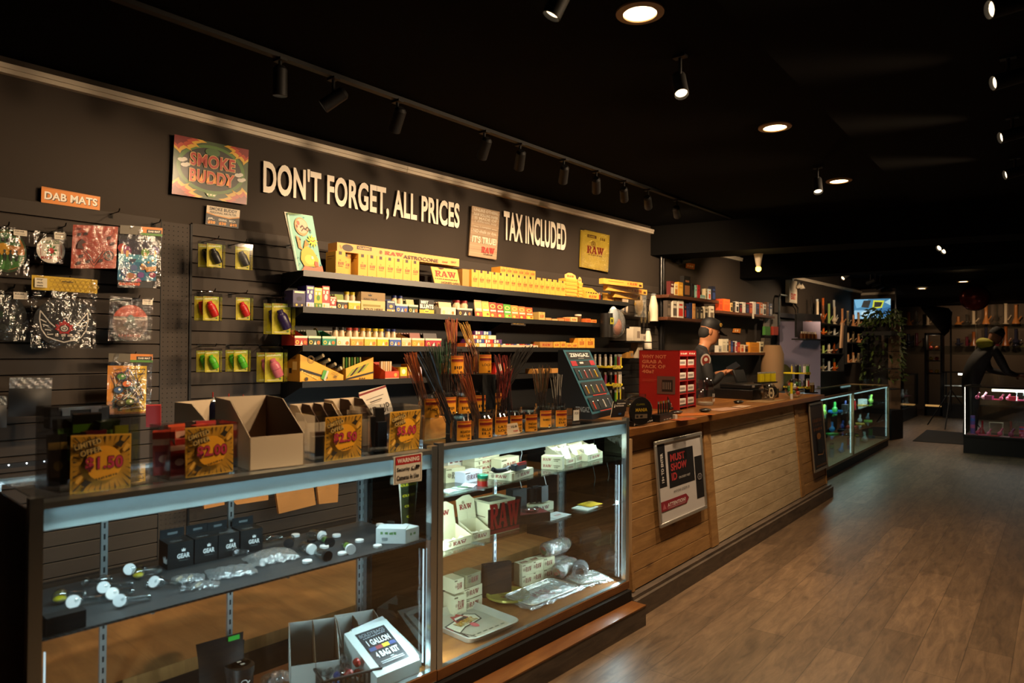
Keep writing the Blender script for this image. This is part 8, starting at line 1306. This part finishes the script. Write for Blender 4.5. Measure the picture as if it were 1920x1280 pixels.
def stock(t, z, x0, x1, y, n, lb, kinds, grp, cols, sc=1):
    for i in range(n):
        x = x0+(x1-x0)*(i+.5)/n; k = kinds[i % len(kinds)]; m = pm(cols[(i*3+len(lb)) % len(cols)], .3); b = MB(); w = .05*sc*(.8+.5*random.random())
        if k == 'b': b.box((-w, -w*.6, 0), (w, w*.6, w*1.2), m)
        elif k == 'f': b.box((-w*1.5, -w, 0), (w*1.5, w, w*.25), m)
        elif k == 'c': b.cyl(w*.5, 0, w*2.2, m, None, 10); b.cyl(w*.4, w*2.2, w*2.5, M_BLACK, None, 10)
        else: b.sph(w*.7, m, T(0, 0, w*.7), 10, 6).tube([(0, 0, w), (w*.8, 0, w*2.4)], w*.3, m, 8)
        o = b.build({'b': 'small_carton', 'f': 'flat_packet', 'c': 'lidded_bottle', 'p': 'hand_pipe'}[k], None, t.matrix_basis @ Vector((x, y+.06*(i % 2), z+.001)), t.rotation_euler.z+random.uniform(-.4, .4)); tag(o, ORD[i]+' item along the '+lb, 'shop item', grp)
stock(fc, .7, .1, 3.9, .16, 14, 'upper glass shelf of the far teal case', 'fbpcp', 'goods on the upper shelf of the far case', CC); stock(fc, .42, .1, 3.9, .2, 14, 'lower glass shelf of the far teal case', 'fpfp', 'goods on the lower shelf of the far case', CC); stock(fc, .14, .1, 3.9, .16, 16, 'deck of the far teal case', 'pfbccc', 'goods on the deck of the far case', CC)
# dark case on the aisle's other side, full of pink things
WF = pm('#b8b4ac', .3, .5)
bc = glasscase('display_case', 'black based glass case of pink things in the aisle', (-1.15, 12.27, 0), R(-3), 2.2, .6, 1.0, .27, M_BLACK, M_BLACK, [.80], (0, 2.1), ('#fff2dc', .5, 0, 3), [((.02, .0, .28), (.028, .006, .98)), ((.35, .05, .93), (2.1, .06, .965))])
o = lamp('case_light', 'AREA', (-.4, 12.45, .93), 5, (1, .92, .85), None); o.data.shape = 'RECTANGLE'; o.data.size = 1.5; o.data.size_y = .04
PK = ['#c84a7a', '#d8789a', '#b83a5a', '#e0a8b8', '#c8304a', '#d85a8a', '#8a2a5a']
stock(bc, .80, .12, 1.0, .15, 12, 'shelf of the pink aisle case', 'ppbf', 'pink things on the aisle case shelf', PK, .9); stock(bc, .27, .06, 1.0, .12, 14, 'deck of the pink aisle case', 'fpfp', 'pink things on the aisle case deck', PK, .8)
for i, (x, h, c, lb) in enumerate([(.08, .27, '#7a5aa8', 'tall pink and violet tube standing in the aisle case'), (.2, .2, '#8a1f24', 'red glass pipe beside the violet tube'), (.55, .22, '#6a1f1a', 'dark red glass pipe past the white frame'), (.68, .15, '#c8304a', 'pink can with a white mark in the aisle case'), (.85, .2, '#2a2a2c', 'clear dark pipe at the picture edge')]):
    tag((MB().cyl(.03, 0, h, pm(c, .3), None, 14).cyl(.0305, h*.3, h*.5, pm('#d86a9a', .3), None, 14).cyl(.0305, h*.7, h*.85, pm('#4a6ab8', .3), None, 14) if i in (0, 3) else MB().lathe([(.035, 0), (.03, .04), (.014, .08), (.014, h), (.02, h)], pm(c, .2), 12)).build('standing_tube', None, bc.matrix_basis @ Vector((x, .3, .271))), lb, 'tube', 'tubes in the aisle case')
tag(MB().tube([(-.08, 0, 0), (-.08, 0, .19), (.08, 0, .19), (.08, 0, 0)], .012, pm('#b8b09c', .4), 4).build('empty_stand', None, bc.matrix_basis @ Vector((.38, .22, .271))), 'empty white rectangular frame standing in the aisle case', 'frame')
# second far case, end cases and mats
f2 = glasscase('display_case', 'narrow far case with one bright upright light strip', (-2.62, 15.25, 0), R(90), 3.3, .5, 1.0, .28, M_BLACK, M_BLACK, [.5, .75], (0, .86, 3.27), ('#fff4e4', .5, 0, 4), [((.87, -.002, .3), (.885, .002, .99))])
stock(f2, .5, .1, 3.0, .12, 10, 'middle shelf of the narrow far case', 'pbf', 'goods in the narrow far case', ['#d8d4cc', '#c8c4bc', '#8a8680', '#a85a6a'], 1.1); stock(f2, .28, .1, 3.0, .12, 10, 'deck of the narrow far case', 'pfp', 'goods on the narrow far case deck', ['#d8d4cc', '#c8a89a', '#a84a6a'], 1.1)
o = lamp('case_light', 'AREA', (-2.75, 16.6, .95), 5, (1, .95, .9), None); o.data.shape = 'RECTANGLE'; o.data.size = .04; o.data.size_y = 2.4
f3 = glasscase('display_case', 'dark end case facing down the aisle behind the softbox', (-2.14, 18.6, 0), 0, 2.6, .5, 1.05, .3, M_BLACK, M_BLACK, [.48, .72], (0, 2.5), ('#fff4e4', .5, 0, 4), [((.3, .02, .98), (.46, .03, 1.02))]); stock(f3, .72, .05, .8, .12, 6, 'upper shelf of the dark end case', 'ff', 'goods in the dark end case', ['#d8d4cc'], 1.0); stock(f3, .48, .05, .8, .12, 6, 'middle shelf of the dark end case', 'ff', 'goods low in the dark end case', ['#d8d4cc'], 1.0)
o = lamp('case_light', 'AREA', (-1.6, 18.75, 1.0), 3, (1, .95, .9), None); o.data.size = .3
tc2 = thing('tall_cabinet', (-2.54, 18.9, 0), 0, 'tall dark cabinet of small lit things beside the softbox', 'cabinet'); MB().box((0, 0, 0), (.04, .4, 1.95), M_BLACK).box((.32, 0, 0), (.36, .4, 1.95), M_BLACK).box((0, 0, 1.9), (.36, .4, 1.95), M_BLACK).box((0, 0, 0), (.36, .4, .2), M_BLACK).build('carcass', tc2); MB().box((.02, -.02, .22), (.34, .0, .26), pm('#e0a860', .5, 0, .6)).build('glowing_strip', tc2)
for i, z in enumerate((1.0, 1.3, 1.55)):
    MB().box((.04, .02, z-.02), (.32, .38, z), M_SOFT).build('shelf', tc2)
    for k in range(2): tag(MB().sph(.045, pm(['#b8641f', '#c8a02a', '#a8301c'][(i+k) % 3], .4), T(0, 0, .045), 10, 6).build('small_ornament', None, (-2.42+.12*k, 19.0, z+.001)), ['lower', 'middle', 'upper'][i]+' shelf '+['near', 'far'][k]+' ornament in the tall dark cabinet', 'ornament', 'ornaments in the tall cabinet')
o = lamp('cabinet_light', 'POINT', (-2.36, 19.0, 1.85), 2.5, WARM, None); o.data.shadow_soft_size = .03
for nm, cs, lb in (('floor_mat', [(1711, 827), (1738, 806), (1812, 812), (1812, 834)], 'dark mat on the floor before the pink aisle case'), ):
    Q = [hz(x, y, 0) for x, y in cs]; tag(MB().prism([(q.x, q.y) for q in Q][::-1], .0005, .008, pm('#141110', .9)).build(nm), lb, 'floor mat')
# softbox lamp on its stand
so = hz(1783, 802, 0); t = thing('softbox_lamp', (so.x, so.y, 0), 0, 'black softbox lamp on a tripod with a glowing edge', 'studio lamp'); m = MB(); TP = (-.03, .0, 2.2)
MB().tube([(0, 0, .35), (0, 0, 1.5), (.0, 0, 2.25)], .016, M_BLACK, 8).build('stand', t)
for a in (20, 150, 265): MB().tube([(0, 0, .75), (.5*math.cos(R(a)), .5*math.sin(R(a)), .012)], .012, M_BLACK, 6).build('leg', t)
ax = Vector((-.8, -.05, -.56)).normalized(); qm = Matrix.Translation((-.1, 0, 2.26)) @ ax.to_track_quat('Z', 'Y').to_matrix().to_4x4(); MB().lathe([(.05, -.12), (.12, -.06), (.33, .14), (.36, .26)], M_BLACK, 8, qm, False).build('hood', t); MB().cyl(.34, .235, .24, pm('#ffffff', .5, 0, 5), qm, 8).build('diffuser', t)
# red foil balloon, and the pipe wall behind
p = vpl(1828, 558, (0, 15.0), 90); t = thing('foil_balloon', p, 0, 'round red foil balloon floating under the far ceiling', 'balloon'); MB().sph(.24, pm('#6a1210', .25, .5), None, 24, 12, (1, .8, 1)).build('foil', t); MB().tube([(0, 0, -.24), (.02, 0, -.7), (-.02, 0, -1.3), (0, 0, -p.z+1.01)], .003, M_TRIM, 4).build('string', t)
for i, (z, lb) in enumerate([(2.2, 'upper'), (1.66, 'lower')]):
    tag(MB().box((-3.3, 20.7, z-.02), (.6, 20.98, z), SHELFG).build('glass_shelf'), lb+' long glass shelf on the back wall', 'shelf')
    for k, (x, h) in enumerate([(1704, 30), (1719, 32), (1740, 26), (1797, 18), (1813, 22), (1826, 34), (1849, 44), (1870, 46), (1886, 46), (1905, 40)]):
        q = vpl(x, 604, (0, 20.85), 90); bong(h*.0116*(1 if i == 0 else .9), .085, [pm('#b8743a', .2), pm('#8a4a1c', .2), BLOWN, pm('#2a2a3a', .15), pm('#c8b090', .3), pm('#5a1f2a', .15)][(k*2+i*3) % 6], (k+i) % 3, (q.x, 20.82, z+.001), ORD[k]+' tall glass pipe along the '+lb+' back wall shelf', 'glass pipes on the back wall')
for x, w_ in ((-1.9, 5), (-.9, 6)): lamp('back_wall_glow', 'SPOT', (x, 19.3, 2.6), w_*5, WARM, (x, 20.9, 1.9), None, spot_size=R(90), spot_blend=.8)
import bmesh
# ================================================================ people
HEAD = [(-.13, .05, .055, .058), (-.05, .045, .062, .054), (-.012, .058, .068, .054), (.004, .088, .072, .05), (.022, .098, .076, .055), (.05, .098, .084, .064), (.08, .097, .091, .069), (.105, .095, .096, .072), (.13, .087, .099, .074), (.155, .096, .1, .076), (.19, .086, .096, .074), (.215, .062, .076, .058), (.232, .02, .03, .022)]
def figure(name, label, loc, fwd, J, bones, cols, region, hm):
    names = list(J); me = bpy.data.meshes.new(name+'_skeleton'); me.from_pydata([J[k][0] for k in names], [(names.index(a), names.index(b)) for a, b in bones], []); o = bpy.data.objects.new(name, me); COL.objects.link(o)
    sk = o.modifiers.new('skin', 'SKIN'); sk.use_smooth_shade = True; sk.branch_smoothing = .4; sb = o.modifiers.new('sub', 'SUBSURF'); sb.levels = 2; sb.render_levels = 2
    if not me.skin_vertices: me.attributes.new('skin', 'FLOAT', 'POINT')
    for i, k in enumerate(names):
        r = J[k][1]; me.skin_vertices[0].data[i].radius = r if isinstance(r, tuple) else (r, r); me.skin_vertices[0].data[i].use_root = (k == 'pelvis')
    bpy.context.view_layer.update(); ev = o.evaluated_get(bpy.context.evaluated_depsgraph_get()); m2 = bpy.data.meshes.new_from_object(ev); bpy.data.objects.remove(o)
    for c in cols: m2.materials.append(c)
    pts = [(Vector(J[k][0]), region(k)) for k in names]
    for p in m2.polygons: p.use_smooth = True; p.material_index = min(pts, key=lambda q: (q[0]-p.center).length)[1]
    # the head, ring by ring from the neck up, in the same mesh
    vs = []; fs = []; n = 28; nb = len(m2.vertices)
    for z, f, k, w in HEAD:
        for i in range(n):
            a = 2*math.pi*i/n; c, s_ = math.cos(a), math.sin(a); x = (f if c > 0 else k)*abs(c)**.9*(1 if c > 0 else -1); y = w*abs(s_)**.85*(1 if s_ > 0 else -1)
            if abs(y) < .022 and c > 0 and .06 < z < .14: x += {.08: .026, .105: .017, .13: .006}.get(z, 0)*(1-abs(y)/.026)
            vs.append(hm @ Vector((x, y, z)))
    for j in range(len(HEAD)-1): fs += [(j*n+i, j*n+(i+1) % n, (j+1)*n+(i+1) % n, (j+1)*n+i) for i in range(n)]
    fs.append(tuple((len(HEAD)-1)*n+i for i in range(n)))
    for sg in (-1, 1):
        e = MB().sph(1, cols[0], hm @ T(-.008, sg*.076, .105) @ Euler((0, R(-12), R(-18*sg))).to_matrix().to_4x4(), 12, 7, (.021, .008, .033)); fs += [tuple(q+len(vs) for q in f_) for f_ in e.f]; vs += e.v
    hb = bpy.data.meshes.new('h'); hb.from_pydata(vs, [], fs); bm = bmesh.new(); bm.from_mesh(m2); bm.from_mesh(hb); bm.to_mesh(m2); bm.free(); bpy.data.meshes.remove(hb)
    for p in m2.polygons: p.use_smooth = True
    b = bpy.data.objects.new(name, m2); COL.objects.link(b); b.location = loc; b.rotation_euler = (0, 0, fwd); return tag(b, label, 'person')
def hand(J, B, sd, w, d, curl, tag_):
    # palm from the wrist along d, four curled fingers of unequal length and a thumb off the side
    w, d = Vector(w), Vector(d).normalized(); up = Vector((0, 0, 1)); sdv = d.cross(up).normalized(); up = sdv.cross(d)
    pm_ = w+d*.055; J[tag_+'_palm'] = (tuple(pm_), (.036, .022)); B.append((tag_+'_wrist', tag_+'_palm'))
    for i, (o_, L_) in enumerate(((-.03, .062), (-.01, .072), (.01, .068), (.03, .052))):
        a = pm_+d*.04+sdv*o_; b = a+d*L_*.5-up*L_*curl*.4; c = b+d*L_*.25-up*L_*curl*.8
        for n_, q, r in (('k', a, .0105), ('m', b, .009), ('t', c, .008)): J['%s_f%d%s' % (tag_, i, n_)] = (tuple(q), r)
        B += [(tag_+'_palm', '%s_f%dk' % (tag_, i)), ('%s_f%dk' % (tag_, i), '%s_f%dm' % (tag_, i)), ('%s_f%dm' % (tag_, i), '%s_f%dt' % (tag_, i))]
    a = w+d*.03-sdv*sd*.035; b = a+d*.035-sdv*sd*.022+up*.012; J[tag_+'_th1'] = (tuple(a), .013); J[tag_+'_th2'] = (tuple(b), .0095); B += [(tag_+'_palm', tag_+'_th1'), (tag_+'_th1', tag_+'_th2')]
def body(lean, headdrop, arms):
    L_ = lean; sh = .50*L_
    J = {'pelvis': ((0, 0, .95), (.125, .16)), 'waist': ((.08*L_, 0, 1.1), (.105, .145)), 'chest': ((.3*L_, 0, 1.32), (.12, .17)), 'neckb': ((.02+sh, 0, 1.47), (.065, .08)), 'neck': ((.05+sh, 0, 1.535-headdrop*.3), .056), 'headb': ((.062+sh, 0, 1.58-headdrop*.3), .05)}
    B = [('pelvis', 'waist'), ('waist', 'chest'), ('chest', 'neckb'), ('neckb', 'neck'), ('neck', 'headb')]
    for s, n in ((-1, 'r'), (1, 'l')):
        J[n+'_sho'] = ((sh-.01, s*.185, 1.415), .07); B.append(('chest', n+'_sho')); e, w, d = arms[n]
        J[n+'_elb'] = (e, .05); J[n+'_cuff'] = (tuple(Vector(e)*.2+Vector(w)*.8), .04); J[n+'_wrist'] = (w, .029); B += [(n+'_sho', n+'_elb'), (n+'_elb', n+'_cuff'), (n+'_cuff', n+'_wrist')]; hand(J, B, s, w, d, .8, n)
        J[n+'_hip'] = ((-.0, s*.095, .87), .092); J[n+'_knee'] = ((.02, s*.105, .49), .064); J[n+'_ank'] = ((-.02, s*.11, .1), .045); J[n+'_toe'] = ((.14, s*.125, .04), (.034, .042)); B += [('pelvis', n+'_hip'), (n+'_hip', n+'_knee'), (n+'_knee', n+'_ank'), (n+'_ank', n+'_toe')]
    return J, B
SKIN = pm('#a8704c', .5); JACK = pm('#111012', .75); JEAN = pm('#14151c', .8)
def reg(k): return 0 if any(q in k for q in ('headb', 'neck', 'palm', '_f', '_th', 'wrist')) and k != 'neckb' else (2 if any(q in k for q in ('hip', 'knee', 'ank', 'toe')) else 1)
def facekit(b, hm):
    for s in (-1, 1): MB().sph(.0115, pm('#cfc6ba', .3), hm @ T(.079, s*.031, .128), 10, 6).sph(.006, pm('#1a1310', .2), hm @ T(.087, s*.031, .127), 8, 5).build('eye', b); MB().tube([hm @ Vector(q) for q in ((.083, s*.05, .15), (.096, s*.032, .153), (.099, s*.016, .15))], .0042, pm('#1c120c', .7), 5).build('eyebrow', b)
    MB().tube([hm @ Vector(q) for q in ((.09, -.022, .048), (.1, 0, .05), (.09, .022, .048))], .005, pm('#7a3f34', .5), 5).build('mouth', b)
def headframe(J, pitch): q = Vector(J['headb'][0]); return Matrix.Translation(q+Vector((.0, 0, -.025))) @ Euler((0, R(pitch), 0)).to_matrix().to_4x4()
# clerk behind the counter, looking down at a phone
p = vpl(1311, 640, (-2.86, 0), 0); FW = R(38.5); DZ = .05
J, B = body(.12, DZ, {'r': ((.08, -.26, 1.13), (.255, -.11, 1.24), (.8, .5, .3)), 'l': ((.1, .25, 1.13), (.27, .09, 1.23), (.8, -.45, .3))})
for k in list(J): J[k] = ((J[k][0][0], J[k][0][1], J[k][0][2]*1.03), J[k][1])
hm = headframe(J, 16); ck = figure('person', 'person in a black cap and dark jacket looking at a phone behind the counter', (p.x-.05, p.y, 0), FW, J, B, [SKIN, JACK, JEAN], reg, hm); facekit(ck, hm)
cap = MB().lathe([(.104, -.012), (.107, .02), (.1, .06), (.07, .09), (.02, .1), (.0, .1)], M_BLACK, 24, hm @ T(-.002, 0, .155) @ Matrix.Diagonal((1, .8, 1, 1)), False).grid(lambda u, v: hm @ Vector((.07+.115*v*(1-.45*(2*u-1)**2), (u-.5)*.15, .15-.03*v)), 12, 4, M_BLACK).grid(lambda u, v: hm @ Vector((.07+.115*v*(1-.45*(2*u-1)**2), (u-.5)*.15, .146-.03*v)), 12, 4, M_BLACK).build('cap', ck); q = Pr(hm @ Matrix.Translation((.068, -.076, .198)) @ frame((0, 0, 0), (.8, .6, 0), (-.1, .3, .95)), .003); q.disc(0, 0, .022, '#c8961f', .02, 12).disc(.0, 0, .009, '#2a1f0c', .009, 8); q.build('cap_badge', cap)
MB().sph(1, pm('#15100d', .8), hm @ T(-.04, 0, .095), 16, 9, (.068, .077, .085)).build('hair', ck); sp = Vector(J['r_sho'][0]); q = Pr(Matrix.Translation(sp+Vector((-.01, -.074, -.05))) @ frame((0, 0, 0), (1, 0, 0), (0, -.25, .97)), .003); q.disc(0, 0, .05, '#b8b0a4', .065, 18).disc(0, 0, .036, '#7a2a20', .05, 16).disc(0, .01, .018, '#c9c0b0', .02, 10); q.build('shoulder_patch', ck)
hp = ck.matrix_basis @ Vector((.38, -.01, 1.325)); tag(MB().box((-.045, -.006, -.03), (.075, .004, .045), pm('#17181c', .25)).box((-.042, .004, -.027), (.072, .0046, .042), pm('#8a98a8', .3, 0, .3)).build('phone', None, hp, rot=(R(-50), R(-30), FW)), 'phone held in both hands by the person in the black cap', 'phone')
# customer bent over the far counter
p = vpl(1822, 700, (0, 13.45), 90)
J, B = body(.55, .12, {'r': ((.42, -.24, 1.08), (.64, -.12, 1.03), (1, .1, -.1)), 'l': ((.42, .25, 1.1), (.64, .1, 1.04), (1, -.1, -.1))})
YEL = pm('#8a861c', .8)
for k in list(J): J[k] = ((J[k][0][0], J[k][0][1], J[k][0][2]*1.1), J[k][1])
for k in ('chest', 'waist', 'pelvis', 'r_sho', 'l_sho', 'r_elb', 'l_elb'): r = J[k][1]; J[k] = (J[k][0], tuple(q*1.22 for q in r) if isinstance(r, tuple) else r*1.22)
hm = headframe(J, 30); cu = figure('person', 'person in a dark coat, yellow hood and black hat leaning over a case', (p.x-.02, p.y, 0), FW-R(6), J, B, [pm('#7a5038', .5), JACK, JEAN], reg, hm); facekit(cu, hm)
MB().lathe([(.108, -.03), (.112, .0), (.102, .06), (.064, .105), (.0, .118)], pm('#0f0e0f', .9), 20, hm @ T(-.004, 0, .145) @ Matrix.Diagonal((1, .82, 1, 1)), False).build('knitted_hat', cu); nb = Vector(J['neckb'][0]); MB().sph(1, YEL, T(nb.x-.07, 0, nb.z+.02, 0, 0, R(34)), 18, 9, (.12, .17, .09)).build('hood', cu)
